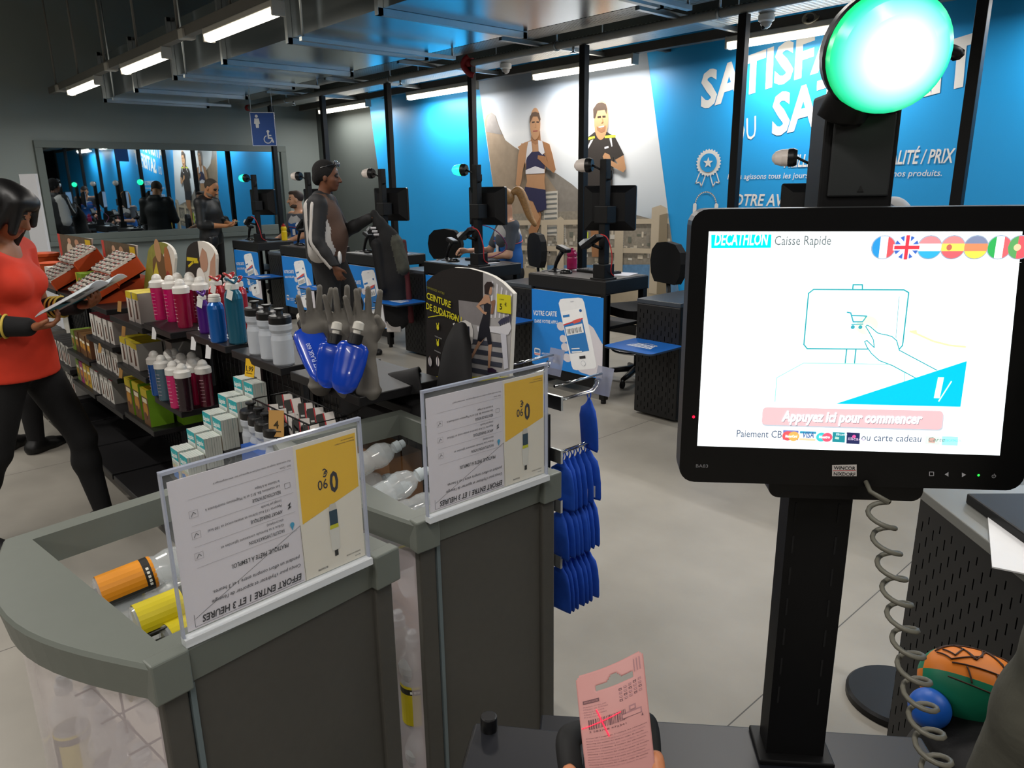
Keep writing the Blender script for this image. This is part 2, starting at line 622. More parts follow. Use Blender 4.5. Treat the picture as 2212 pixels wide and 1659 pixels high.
struct(MB().bb((XL - .3, -6.3, -.12), (7.2, YB + .3, 0), floor_material()).build('floor'))
struct(MB().bb((XL - .3, -6.3, 4.6), (7.2, YB + .3, 4.8), dark_ceiling).build('ceiling'))
struct(MB().bb((XL - .2, YB, 0), (7, YB + .2, 4.6), wall_grey).build('wall_back'))
struct(MB().bb((XL - .2, -6.2, 0), (XL, YB, 4.6), wall_left_grey).build('wall_left'))
struct(MB().bb((6.9, -6.2, 0), (7.1, YB, 4.6), dark_ceiling).build('wall_right'))
struct(MB().bb((XL - .2, -6.3, 0), (7.1, -6.1, 4.6), dark_ceiling).build('wall_front'))
struct(MB().bb((XL, -6, 0), (XL + .015, YB, .10), black_matte).build('baseboard_left'))
struct(MB().bb((XL, YB - .015, 0), (7, YB, .10), black_matte).build('baseboard_back'))

# dark glass window of the left wall: at night it mirrors the shop
fr = MB()
y0, y1, z0, z1 = 2.30, 5.60, 1.03, 2.15
for lo, hi in (((y0 - .09, z1), (y1 + .09, z1 + .09)), ((y0 - .09, z0 - .09), (y1 + .09, z0)), ((y0 - .09, z0), (y0, z1)), ((y1, z0), (y1 + .09, z1))):
    fr.bb((XL, lo[0], lo[1]), (XL + .05, hi[0], hi[1]), mat('window_frame_paint', '#59625f', 0.6, var=0.05))
w = struct(fr.build('window_1', bevel=0.004))
MB().bb((XL + .005, y0, z0), (XL + .02, y1, z1), mat('night_glass', '#b9c6cc', 0.015, metal=1.0, var=0.02, scale=2)).build('window_pane', w)
MB().bb((XL, y0 - .12, z0 - .15), (XL + .075, y1 + .12, z0 - .09), mat('window_frame_paint', '#59625f')).build('window_sill', w, bevel=0.004)

# ceiling beams, dark above the lamps
for i, (x, h) in enumerate(((-9.6, .3), (-6.2, .3), (-2.8, .3), (0.6, .3))):
    struct(MB().bb((x - .12, -6, 4.6 - h), (x + .12, YB, 4.6), mat('beam_black', '#17191a', 0.8, var=0.2)).build('trim_%d' % (i + 1)))

# ------------------------------------------------------------------ fluorescent tubes
tube_white = mat('lit_diffuser', '#fff3df', 0.4, emit=TUBE_EMIT)
batten = mat('batten_enamel', '#b9b8b0', 0.45, var=0.04)
def tube_light(x0, L, y, z, label, group, watt=None):
    watt = TUBE_WATT if watt is None else watt
    t = thing('tube_light', label, 'ceiling light', (x0 + L / 2, y, z + .075), group=group)
    MB().prism(rrect(-.045, -.022, .045, .03, .012), (-L / 2, 0, 0.0), (0, 1, 0), (0, 0, 1), -L, batten).build('housing', t)
    sec = [(.045, -.02), (-.045, -.02)] + [(-.045 * math.cos(math.pi * i / 10), -.022 - .05 * math.sin(math.pi * i / 10)) for i in range(11)]
    MB().prism(sec, (-L / 2 + .012, 0, 0), (0, 1, 0), (0, 0, 1), -(L - .024), tube_white).build('diffuser', t)
    cp = MB()
    for sx in (-1, 1):
        cp.box((sx * (L / 2), 0, -.02), (.022, .094, .1), batten)
    explode(cp.build('end_cap', t, bevel=.006))
    la = bpy.data.lights.new('tube_glow', 'AREA'); la.shape = 'RECTANGLE'; la.size = L - .06; la.size_y = .07
    la.energy = watt * L; la.spread = math.radians(180 if watt == WALL_WATT else 165); la.color = (1.0, .955, .90)
    lo = bpy.data.objects.new('tube_glow', la); C.objects.link(lo); lo.parent = t; lo.location = (0, 0, -.075)
    return t
nth = ['at the far end', 'second from the far end', 'third and nearest in view']
for i in range(7):
    x0 = -10.55 + 2.17 * i
    tube_light(x0, 1.2, 2.5, 2.70, 'lit tube light on the rail beside the duct, ' + nth[i] if i < 3 else 'lit tube light of the duct row above and behind the camera', 'tube lights under the duct rail')
wl = ['above the grey wall corner', 'above the blue wall left of the runners', 'above the two runners on the wall', 'above the big white slogan']
for i in range(6):
    x0 = -10.86 + 2.365 * i
    tube_light(x0, 1.36, 5.98, 2.68, 'lit tube light washing the back wall, ' + wl[i] if i < 4 else 'lit tube light on the back wall rail hidden behind the green lamp', 'tube lights along the back wall', WALL_WATT)
for k, y in enumerate((-0.4, -3.4)):  # unseen tube rows added to light the view from behind the camera
    for i in range(5):
        tube_light(-10.0 + 3.2 * i, 1.5, y, 3.3, 'lit tube light over the sales floor outside the picture', 'tube lights over the sales floor', ADDED_WATT)

rail = thing('light_rail', 'grey trunking rail carrying the tube lights beside the metal duct', 'rail', (0, 2.5, 2.835))
MB().bb((XL + .1, -.035, -.03), (5, .035, .05), mat('rail_grey', '#6e6d68', 0.5, var=.06)).build('trunking', rail, bevel=.004)
cl = MB()
for i in range(8):
    x = -11.0 + 2.17 * i
    cl.bb((x - .05, -.055, -.045), (x + .05, .055, .03), batten)
explode(cl.build('clamp', rail, bevel=.004))
rd = MB()
for i in range(14):
    x = -11.2 + 1.09 * i
    rd.cyl((x, 0, .05), (x, 0, 1.76), .012, mat('rail_grey', '#6e6d68', 0.5), n=8)
explode(rd.build('hanger_rod', rail))
rail2 = thing('light_rail', 'dark rail carrying the tube lights along the top of the back wall', 'rail', (0, 6.0, 2.80))
MB().bb((XL + .1, -.05, -.02), (5, .03, .06), mat('rail_dark', '#4b4944', 0.6, var=.06)).build('trunking', rail2, bevel=.004)
br = MB()
for i in range(10):
    br.bb((-11 + 1.6 * i - .03, .03, 0), (-11 + 1.6 * i + .03, .30, .04), mat('rail_dark', '#4b4944', 0.6))
explode(br.build('bracket', rail2))

# ------------------------------------------------------------------ duct
d = thing('ventilation_duct', 'large rectangular galvanised air duct hanging over the tills', 'duct', (0, 3.575, 2.72))
MB().bb((-10.8, -.625, 0), (4.5, .625, .5), duct_zinc).build('duct_body', d)
for i in range(13):
    x = -10.8 + 1.27 * i
    f = MB()
    for lo, hi in (((-.665, -.045), (.665, -.002)), ((-.665, .502), (.665, .54)), ((-.668, -.045), (-.627, .54)), ((.627, -.045), (.668, .54))):
        f.bb((x - .02, lo[0], lo[1]), (x + .02, hi[0], hi[1]), zinc)
    f.build('flange', d)
rd = MB()
for i in range(7):
    for s in (-1, 1):
        rd.cyl((-10.2 + 2.4 * i, s * .7, -.05), (-10.2 + 2.4 * i, s * .7, 1.87), .009, zinc, n=8)
    rd.bb((-10.22 + 2.4 * i, -.72, -.075), (-10.18 + 2.4 * i, .72, -.046), zinc)
explode(rd.build('trapeze_hanger', d))

# ------------------------------------------------------------------ pipe, trays and struts
p = thing('sprinkler_pipe', 'grey pipe running above the row of black posts', 'pipe', (0, 5.1, 2.78))
MB().cyl((XL + .12, 0, 0), (5, 0, 0), .033, paint_pipe, n=18).build('pipe_run', p)
red = mat('red_coupling', '#8f1f22', 0.45, var=.1)
MB().sweep(smooth_path([(-6.16, -.02, .06), (-6.19, -.045, .03), (-6.2, -.05, -.03), (-6.14, -.03, -.1), (-6.11, 0, -.12)]), .03, red, 10).cyl((-6.26, 0, 0), (-6.12, 0, 0), .048, red).build('red_elbow', p)
MB().cyl((XL + .1, 0, 0), (XL + .17, 0, 0), .045, red).build('red_end_cap', p)
hb = MB()
for x in (-10.2, -7.6, -4.95, -3.3, -.6):
    hb.cyl((x, 0, 0), (x, 0, 1.8), .007, zinc, n=6); hb.cyl((x - .012, 0, 0), (x + .012, 0, 0), .042, zinc, n=14)
    hb.cyl((x + .2, 0, -.08), (x + .2, 0, -.03), .012, chrome, n=8); hb.cyl((x + .2, 0, -.085), (x + .2, 0, -.08), .03, chrome, n=12)
explode(hb.build('pipe_hanger', p))

def perforated(name, col, sx, sy, metal=0.8):
    m = mat(name, col, 0.4, metal=metal)
    nt = m.node_tree; b = nt.nodes['Principled BSDF']
    tc = nt.nodes.new('ShaderNodeTexCoord'); s = nt.nodes.new('ShaderNodeSeparateXYZ')
    nt.links.new(tc.outputs['Object'], s.inputs[0])
    ad = nt.nodes.new('ShaderNodeMath'); ad.operation = 'ADD'
    nt.links.new(s.outputs[1], ad.inputs[0]); nt.links.new(s.outputs[2], ad.inputs[1])
    outs = []
    for sock, per, duty in ((s.outputs[0], sx, .58), (ad.outputs[0], sy, .42)):
        a = nt.nodes.new('ShaderNodeMath'); a.operation = 'MULTIPLY'; a.inputs[1].default_value = 1 / per
        nt.links.new(sock, a.inputs[0])
        f = nt.nodes.new('ShaderNodeMath'); f.operation = 'FRACT'; nt.links.new(a.outputs[0], f.inputs[0])
        c = nt.nodes.new('ShaderNodeMath'); c.operation = 'LESS_THAN'; c.inputs[1].default_value = duty
        nt.links.new(f.outputs[0], c.inputs[0]); outs.append(c.outputs[0])
    k = nt.nodes.new('ShaderNodeMath'); k.operation = 'MULTIPLY'
    nt.links.new(outs[0], k.inputs[0]); nt.links.new(outs[1], k.inputs[1])
    iv = nt.nodes.new('ShaderNodeMath'); iv.operation = 'SUBTRACT'; iv.inputs[0].default_value = 1
    nt.links.new(k.outputs[0], iv.inputs[1]); nt.links.new(iv.outputs[0], b.inputs['Alpha'])
    return m
for nm, lab, y0, y1, z, mm in (('cable_tray', 'perforated cable tray between the duct and the grey pipe', 4.66, 4.96, 2.84, perforated('tray_near', '#9a9c98', .045, .03)),
                               ('cable_tray', 'bright perforated cable tray between the pipe and the back wall', 5.45, 5.75, 2.83, perforated('tray_far', '#c9cccc', .045, .03))):
    b = MB()
    b.bb((XL + .1, y0, z), (5, y1, z + .002), mm)
    b.bb((XL + .1, y0, z), (5, y0 + .002, z + .07), mm); b.bb((XL + .1, y1 - .002, z), (5, y1, z + .07), mm)
    tag(b.build(nm), lab, 'cable tray')
cb = MB()
cx = MB()
for k in range(5):
    cx.sweep(smooth_path([(x, 4.72 + .05 * k + .01 * math.sin(x * 1.7 + k), 2.856) for x in range(-11, 6)], 2), .011, mat('cable_sheath', '#202124', .5), 6)
tag(cx.build('cable_bundle'), 'black cables lying in the tray beside the duct', 'cable')
for i, x in enumerate((-9.75, -8.2, -6.7, -5.14, -3.66, -2.1, -.6)):
    s = MB()
    s.bb((x - .02, 4.6, 2.798), (x + .02, 5.95, 2.801), zinc)
    s.bb((x - .02, 4.6, 2.801), (x - .017, 5.95, 2.835), zinc); s.bb((x + .017, 4.6, 2.801), (x + .02, 5.95, 2.835), zinc)
    for y in (4.62, 5.93):
        s.cyl((x, y, 2.8), (x, y, 4.6), .006, zinc, n=6)
    tag(s.build('strut_bar'), 'zinc strut carrying the cable trays, number %s from the corner' % ('one two three four five six seven'.split()[i]), 'strut', 'struts under the cable trays')
for i, (y, z, x0, x1) in enumerate(((-9.3, 3.95, -2, 2.2), (-10.2, 3.9, -2, 2.2), (-8.3, 4.0, -2, 2.2))):
    tag(MB().cyl((y, x0, z), (y, x1, z), .018, paint_pipe, n=8).cyl((y, x0 + .2, z), (y, x0 + .2, 4.6), .008, zinc, n=6).cyl((y, x1 - .4, z), (y, x1 - .4, 4.6), .008, zinc, n=6).build('conduit'),
        'thin grey conduit up in the dark ceiling, ' + ('middle one', 'nearest the left wall', 'farthest from the left wall')[i], 'conduit', 'conduits under the ceiling')

# dome cameras and a cable coil
for x, lab in ((-3.21, 'white dome camera under the cable tray left of the green lamp'), (-6.18, 'white dome camera under the cable tray above the runners')):
    t = thing('dome_camera', lab, 'camera', (x, 5.6, 2.83), group='dome cameras')
    MB().lathe([(.05, 0), (.062, -.012), (.06, -.05), (.045, -.06)], white_plastic, n=24).build('housing', t)
    MB().lathe([(.044, -.055), (.042, -.075), (.03, -.096), (.012, -.106), (0.0, -.108)], mat('dome_smoke', '#b8b6b2', .1, var=.02), n=24, close=False).build('dome', t)
    MB().ball((-.01, -.02, -.098), .017, black_plastic).build('lens', t)
t = MB()
for k in range(5):
    t.sweep([Vector((.05 * math.cos(a) + .008 * k, .012 * k * math.sin(a), .04 * math.sin(a))) for a in [2 * math.pi * i / 28 for i in range(28)]], .006, mat('cord_cream', '#a19a88', .5), 6, closed=True)
tag(t.build('cable_coil', loc=at_y(1747, 40, 5.945)), 'pale coil of cable hanging under the wall rail near the green lamp', 'cable')

# ------------------------------------------------------------------ black posts up to the pipe
for i in range(8):
    x = -10.72 + 1.525 * i
    nm = ['closest to the corner', 'second from the corner', 'in front of the plain blue wall', 'left of the runners', 'in front of the male runner', 'crossing the white slogan', 'hidden behind the self checkout', 'outside the picture'][i]
    t = thing('support_post', 'tall black square post from floor to pipe, ' + nm, 'post', (x, 5.1, 0), group='black posts along the tills')
    MB().bb((-.032, -.032, 0), (.032, .032, 2.745), black_metal).build('post', t, bevel=.004)
    MB().bb((-.08, -.08, 0), (.08, .08, .012), black_metal).build('foot_plate', t)

# ------------------------------------------------------------------ hanging sign for accessible till
t = thing('hanging_sign', 'blue hanging sign with a standing figure and a wheelchair symbol', 'sign', (-8.75, 4.05, 2.27), rz=math.radians(58))
MB().bb((-.14, -.006, -.19), (.14, .006, .19), ink('#1c4f9e', .35)).build('panel', t)
sg = MB(); F = Flat(sg, (-.14, -.0065, -.19), (1, 0, 0), (0, 0, 1))
wh = ink('#e6ebf0', .4)
F.line([(.005, .005), (.275, .005), (.275, .375), (.005, .375)], .006, wh, 1, closed=True)
F.ell(.075, .335, .017, .017, wh); F.poly([(.05, .31), (.1, .31), (.108, .25), (.095, .25), (.092, .205), (.06, .205), (.057, .25), (.042, .25)], wh)
F.ell(.19, .165, .016, .016, wh)
F.line([(.188, .145), (.19, .09), (.225, .09), (.24, .045)], .017, wh); F.line([(.19, .12), (.22, .12)], .012, wh)
F.line([(.18 + .042 * math.cos(a), .075 + .042 * math.sin(a)) for a in [math.radians(110 + 14 * i) for i in range(18)]], .011, wh)
sg.build('symbols', t)
MB().cyl((-.12, 0, .19), (-.12, 0, .55), .003, zinc, n=6).cyl((.12, 0, .19), (.12, 0, .55), .003, zinc, n=6).build('hanging_wire', t)

# ------------------------------------------------------------------ printed wall
blue = mat('wall_vinyl_blue', '#23a0e6', 0.45, var=.03, scale=2)
def sky_print():
    m = mat('mural_sky', '#dfe6ee', 0.5)
    nt = m.node_tree; b = nt.nodes['Principled BSDF']
    tc = nt.nodes.new('ShaderNodeTexCoord'); s = nt.nodes.new('ShaderNodeSeparateXYZ'); nt.links.new(tc.outputs['Object'], s.inputs[0])
    mr = nt.nodes.new('ShaderNodeMapRange'); mr.inputs[1].default_value = 1.0; mr.inputs[2].default_value = 2.9
    nt.links.new(s.outputs[2], mr.inputs[0])
    nz = nt.nodes.new('ShaderNodeTexNoise'); nz.inputs['Scale'].default_value = .7; nt.links.new(tc.outputs['Object'], nz.inputs['Vector'])
    ad = nt.nodes.new('ShaderNodeMath'); ad.operation = 'MULTIPLY_ADD'; ad.inputs[1].default_value = .3
    nt.links.new(nz.outputs['Fac'], ad.inputs[0]); nt.links.new(mr.outputs[0], ad.inputs[2])
    cr = nt.nodes.new('ShaderNodeValToRGB'); e = cr.color_ramp.elements
    e[0].position = .1; e[0].color = (*lin('#b3c0cb'), 1)
    e[1].position = .98; e[1].color = (*lin('#8f9cac'), 1)  # print gradient, with the dimmer light at the top put into it
    x = e.new(.45); x.color = (*lin('#dde4ea'), 1); x = e.new(.75); x.color = (*lin('#eef1f4'), 1)
    nt.links.new(ad.outputs[0], cr.inputs[0]); nt.links.new(cr.outputs[0], b.inputs['Base Color'])
    return m
mural = thing('wall_mural', 'printed blue wall covering with two runners and a white slogan', 'mural', (0, 6.27, 0))
o3, u3, v3 = (0, 0, 0), (1, 0, 0), (0, 0, 1)
MB().prism([(-9.55, .12), (6.5, .12), (6.5, 3.0), (-9.955, 3.0)], o3, u3, v3, .025, blue).build('blue_panel', mural)
PHX = lambda z, side: (-7.425 + (2.84 - z) * .19) if side < 0 else (-4.855 + (2.84 - z) * .215)
photo = MB(); F = Flat(photo, (0, 0, 0), u3, v3, lift=.0012)
F.poly([(PHX(.12, -1), .12), (PHX(.12, 1), .12), (-4.855, 2.84), (-7.425, 2.84)], sky_print(), 1)
def X2(*pts, c=(700, 0, 2.989)):
    out = []
    for a, b in pts:
        q = at_y(c[0] + a / c[2], c[1] + b / c[2], 6.265); out.append((q.x, q.z))
    return out
def clipx(pts):
    return [(min(max(x, PHX(z, -1)), PHX(z, 1)), z) for x, z in pts]
rock = mat('print_rock', '#9b8a76', .6, var=.25, scale=9)
rock2 = mat('print_grey_hill', '#8b857d', .6, var=.3, scale=12)
F.poly(clipx(X2((1430, 1090), (1500, 1120), (1600, 1190), (1680, 1260), (1780, 1330), (1950, 1370), (2060, 1400), (2210, 1440), (2280, 1900), (1100, 1900), (1330, 1300))), rock2, 2)
F.poly(clipx(X2((1035, 780), (1050, 745), (1080, 725), (1105, 745), (1130, 820), (1170, 905), (1230, 950), (1300, 990), (1400, 1080), (1500, 1230), (1460, 1400), (1080, 1400))), rock, 3)
F.poly(X2((1050, 765), (1078, 727), (1103, 745), (1128, 820), (1150, 870), (1090, 860), (1045, 850)), mat('print_peak', '#8e8a88', .6, var=.2, scale=14), 4)
rnd = random.Random(3)
whites = [ink(c) for c in ('#d9d4c9', '#bdb6aa', '#8d877c', '#cfc4b0', '#6d6f63')]
city = X2((1200, 1330), (2240, 1420)); cz0 = X2((1700, 1700))[0][1]
F.poly(clipx(X2((1100, 1390), (1400, 1370), (1700, 1360), (1960, 1380), (2240, 1450), (2290, 1950), (1150, 1950))), mat('print_town', '#938b7d', .6, var=.4, scale=30), 5)
F.k = 6
for _ in range(230):
    x = rnd.uniform(-6.85, -4.5); top = 1.20 - .10 * abs(x + 5.9) + rnd.uniform(-.55, .02)
    w_, h_ = rnd.uniform(.02, .07), rnd.uniform(.02, .07)
    if PHX(top, -1) < x and x + w_ < PHX(top, 1):
        F.rect(x, top - h_, x + w_, top, rnd.choice(whites))
# towers
for a, b, c_, d_ in ((1420, 1240, 1510, 1520), (1895, 1480, 1940, 1620), (1500, 1430, 1560, 1560)):
    q = X2((a, b), (c_, b + (a - c_) * .1), (c_, d_), (a, d_)); F.poly(q, ink('#cfc9bd'), 7)
    for k in range(9):
        t0 = k / 9
        F.poly(X2((a + 5, b + 12 + (d_ - b) * t0), (c_ - 5, b + 6 + (d_ - b) * t0), (c_ - 5, b + 16 + (d_ - b) * t0), (a + 5, b + 22 + (d_ - b) * t0)), ink('#777a78'), 8)
F.poly(clipx([(-6.3, .66), (-4.4, .80), (-4.3, .46), (-6.3, .46)]), mat('print_sea', '#5f89b0', .5, var=.3, scale=25), 9)
F.poly(clipx([(-7, .62), (-5.6, .6), (-4.2, .5), (-4.1, .12), (-7, .12)]), mat('print_promenade', '#b3a68f', .55, var=.08, scale=10), 10)
cream = ink('#c4b69f')
for za, zb in ((1.13, 1.17), (.83, .87)):
    F.poly(clipx([(-6.9, za - .02), (-4.4, za + .07), (-4.4, zb + .08), (-6.9, zb)]), cream, 11)
for xa, xb, zt, zb in ((-6.32, -6.22, 1.18, .55), (-6.06, -5.95, 1.24, .52), (-5.2, -5.08, 1.28, .52), (-4.72, -4.50, 1.38, .48)):
    F.poly(clipx([(xa, zb), (xb, zb), (xb, zt - .03), ((xa + xb) / 2, zt), (xa, zt - .03)]), cream, 12)
F.poly(clipx([(-4.62, .48), (-4.50, .48), (-4.50, 1.30), (-4.62, 1.28)]), ink('#8d8069'), 13)
# woman running
skin, skin2 = ink('#bd8f68'), ink('#a67650')
navy, offw = ink('#2b2a4e'), ink('#e0dfe4')
T = lambda *p: X2(*p)
T6 = lambda *p: X2(*p, c=(800, 320, 4.424))
F.k = 14
F.poly(T6((1480, 480), (1600, 520), (1640, 640), (1625, 740), (1600, 800), (1640, 1060), (1600, 1080), (1570, 850), (1530, 800), (1560, 660)), skin2)
F.poly(T6((1520, 780), (1560, 700), (1570, 860), (1525, 890)), skin2)
F.poly(T6((1600, 1070), (1640, 1060), (1690, 1140), (1700, 1190), (1610, 1190)), ink('#d7d6c2')); F.k = 15
F.line(T6((1620, 1100), (1660, 1170)), .02, ink('#6f7a44'))
F.poly(T((1255, 950), (1300, 920), (1345, 905), (1400, 905), (1450, 925), (1475, 985), (1440, 1060), (1432, 1110), (1310, 1110), (1300, 1010)), skin)
F.poly(T((1280, 925), (1258, 1000), (1252, 1100), (1243, 1190), (1262, 1215), (1277, 1180), (1288, 1100), (1312, 1010), (1312, 930)), skin)
F.poly(T((1345, 845), (1400, 845), (1405, 920), (1370, 935), (1340, 915)), skin2)
F.poly(T((1310, 1118), (1432, 1112), (1428, 1170), (1436, 1230), (1303, 1222), (1316, 1170)), skin)
F.poly(T((1303, 1205), (1436, 1225), (1442, 1350), (1385, 1372), (1355, 1302), (1290, 1278)), navy, 16)
F.poly(T((1300, 1275), (1356, 1300), (1385, 1372), (1400, 1400), (1380, 1440), (1345, 1400)), skin, 15)
F.poly(T((1320, 985), (1390, 978), (1432, 1000), (1430, 1095), (1310, 1100), (1312, 1020)), navy, 16)
F.poly(T((1325, 915), (1345, 912), (1352, 975), (1316, 1018), (1306, 1060), (1316, 960)), offw, 17)
F.poly(T((1388, 905), (1415, 912), (1432, 985), (1415, 1000), (1392, 975)), offw)
F.poly(T((1308, 1098), (1370, 1073), (1430, 1094), (1430, 1118), (1308, 1124)), offw)
F.poly(T((1420, 915), (1462, 930), (1482, 1000), (1503, 1095), (1490, 1118), (1432, 1068), (1400, 1035), (1385, 1025), (1388, 1002), (1428, 1008), (1452, 1045), (1432, 980)), skin2, 18)
F.ell(*X2((1370, 800))[0], .085, .175, skin, 18)
F.poly(T((1334, 800), (1336, 755), (1350, 728), (1372, 722), (1396, 730), (1406, 770), (1400, 790), (1385, 752), (1355, 752), (1344, 780)), ink('#5d4634'), 19)
F.line(T((1358, 847), (1385, 845)), .012, ink('#a04b45')); F.line(T((1352, 790), (1366, 788)), .014, ink('#3b2a20')); F.line(T((1380, 788), (1393, 789)), .014, ink('#3b2a20'))
F.line(T((1374, 795), (1376, 822), (1368, 824)), .008, skin2)
# man running
shirt, lime = ink('#37322f'), ink('#c6d64a')
F.k = 14
F.poly(T((1735, 1300), (1860, 1300), (1850, 1430), (1775, 1480), (1780, 1659), (1735, 1659), (1725, 1480)), skin2)
F.poly(T((1690, 1490), (1712, 1500), (1708, 1600), (1684, 1640), (1668, 1600)), lime)
F.poly(T((1690, 1200), (1866, 1210), (1870, 1330), (1700, 1330)), ink('#23262c'))
F.poly(T((1755, 820), (1828, 820), (1832, 880), (1790, 905), (1752, 880)), skin2)
F.poly(T((1672, 915), (1752, 852), (1790, 880), (1828, 850), (1885, 885), (1942, 1000), (1886, 1032), (1872, 1012), (1866, 1212), (1688, 1207), (1700, 1015), (1660, 1010)), shirt, 15)
F.line(T((1690, 903), (1750, 886)), .025, lime, 16); F.line(T((1822, 884), (1884, 880)), .025, lime)
F.poly(T((1728, 905), (1745, 900), (1712, 960), (1704, 955)), offw); F.poly(T((1848, 893), (1862, 890), (1868, 945), (1862, 948)), offw)
F.line(T((1820, 955), (1840, 950)), .02, offw)
F.poly(T((1886, 1032), (1940, 1002), (1955, 1090), (1938, 1113), (1872, 1078), (1815, 1040), (1805, 1010), (1820, 985), (1850, 1000), (1862, 1038), (1905, 1060)), skin, 17)
F.ell(*X2((1795, 775))[0], .098, .20, skin, 16)
F.poly(T((1745, 765), (1743, 705), (1768, 668), (1800, 662), (1826, 672), (1834, 705), (1830, 740), (1818, 708), (1772, 715), (1757, 765)), ink('#43352b'), 17)
F.poly(T((1766, 815), (1795, 833), (1826, 810), (1822, 846), (1796, 858), (1770, 842)), ink('#94694c'), 17)
F.line(T((1782, 822), (1812, 816)), .014, ink('#e3d2c4'), 18); F.line(T((1775, 757), (1792, 754)), .016, ink('#33261d')); F.line(T((1806, 753), (1822, 752)), .016, ink('#33261d'))
F.line(T((1802, 765), (1808, 790), (1798, 793)), .009, skin2)
photo.build('runners_photo', mural)

white_vinyl = mat('white_vinyl', '#e9e9e6', .5, var=.02)
tx = MB(); F = Flat(tx, (0, 0, 0), u3, v3, lift=.003)
def slab_text(x, z, s, h, wd, bold, shear, ang, dep):
    F.k = 1
    n0 = len(tx.v); F.text(x, z, s, h, white_vinyl, w=wd, bold=bold, shear=shear, ang=ang)
    # raised letters: a second, darker copy behind gives the relief its edge
slab_text(-4.20, 2.265, 'SATISFAIT', .315, 1.70, .035, .18, 10.4, .01)
slab_text(-3.46, 1.985, 'SATISFAIT', .335, 1.62, .035, .18, 10.4, .01)
slab_text(-3.83, 1.93, 'OU', .20, .24, .0, .18, 10.4, .01)
F.text(-3.855, 1.712, 'MEILLEUR RAPPORT QUALITÉ / PRIX', .105, white_vinyl, w=1.87, bold=.02, shear=.2)
F.text(-3.875, 1.618, 'Nous agissons tous les jours pour baisser les prix de nos produits.', .05, white_vinyl, w=1.82, bold=.006, shear=.15)
F.text(-3.86, 1.385, 'VOTRE AVIS', .105, white_vinyl, w=.64, bold=.02, shear=.2)
# rosette
cx_, cz_ = -4.088, 1.772
F.poly([(cx_ + (.138 if i % 2 else .122) * math.cos(math.pi * i / 26), cz_ + (.128 if i % 2 else .112) * math.sin(math.pi * i / 26)) for i in range(52)], white_vinyl, 1)
F.ell(cx_, cz_, .092, .085, blue, 2)
F.poly([(cx_ + (.055 if i % 2 == 0 else .023) * math.sin(math.pi * i / 5), cz_ + (.052 if i % 2 == 0 else .022) * math.cos(math.pi * i / 5)) for i in range(10)], white_vinyl, 3)
for s in (-1, 1):
    F.line([(cx_ + s * .03, cz_ - .125), (cx_ + s * .065, cz_ - .215), (cx_ + s * .085, cz_ - .175), (cx_ + s * .13, cz_ - .185), (cx_ + s * .095, cz_ - .10)], .011, white_vinyl, 1)
hx, hz = -4.095, 1.39
F.line([(hx + .115 * math.cos(a), hz + .115 * math.sin(a)) for a in [math.pi * i / 18 for i in range(19)]], .012, white_vinyl, 1)
F.rrect(hx - .14, hz - .09, hx - .10, hz + .01, .015, white_vinyl); F.rrect(hx + .10, hz - .09, hx + .14, hz + .01, .015, white_vinyl)
tx.build('lettering', mural)

# ================================================================== checkout tills
till_black = mat('till_black', '#0a0a0b', 0.5, spec=.35, var=.15, scale=25)
till_top = mat('till_top', '#2b2827', 0.35, var=.1, scale=30)
poster_blue = ink('#1c7fd4', .4)
lamp_clear = mat('lamp_lens_off', '#d9cfc8', .3, var=.03)
lamp_green = mat('lamp_lens_green', '#1fe39a', .3, emit=2.6)
red_cable = mat('red_cable', '#c22a2e', .45)
TX = [-9.65, -8.22, -6.70, -5.25, -3.84, -2.32]
TY = 4.05
HB = ['nearest the far left corner', 'second from the far left corner', 'in the middle behind the coat', 'of the ponytailed cashier', 'closest to the camera', 'hidden behind the self checkout']

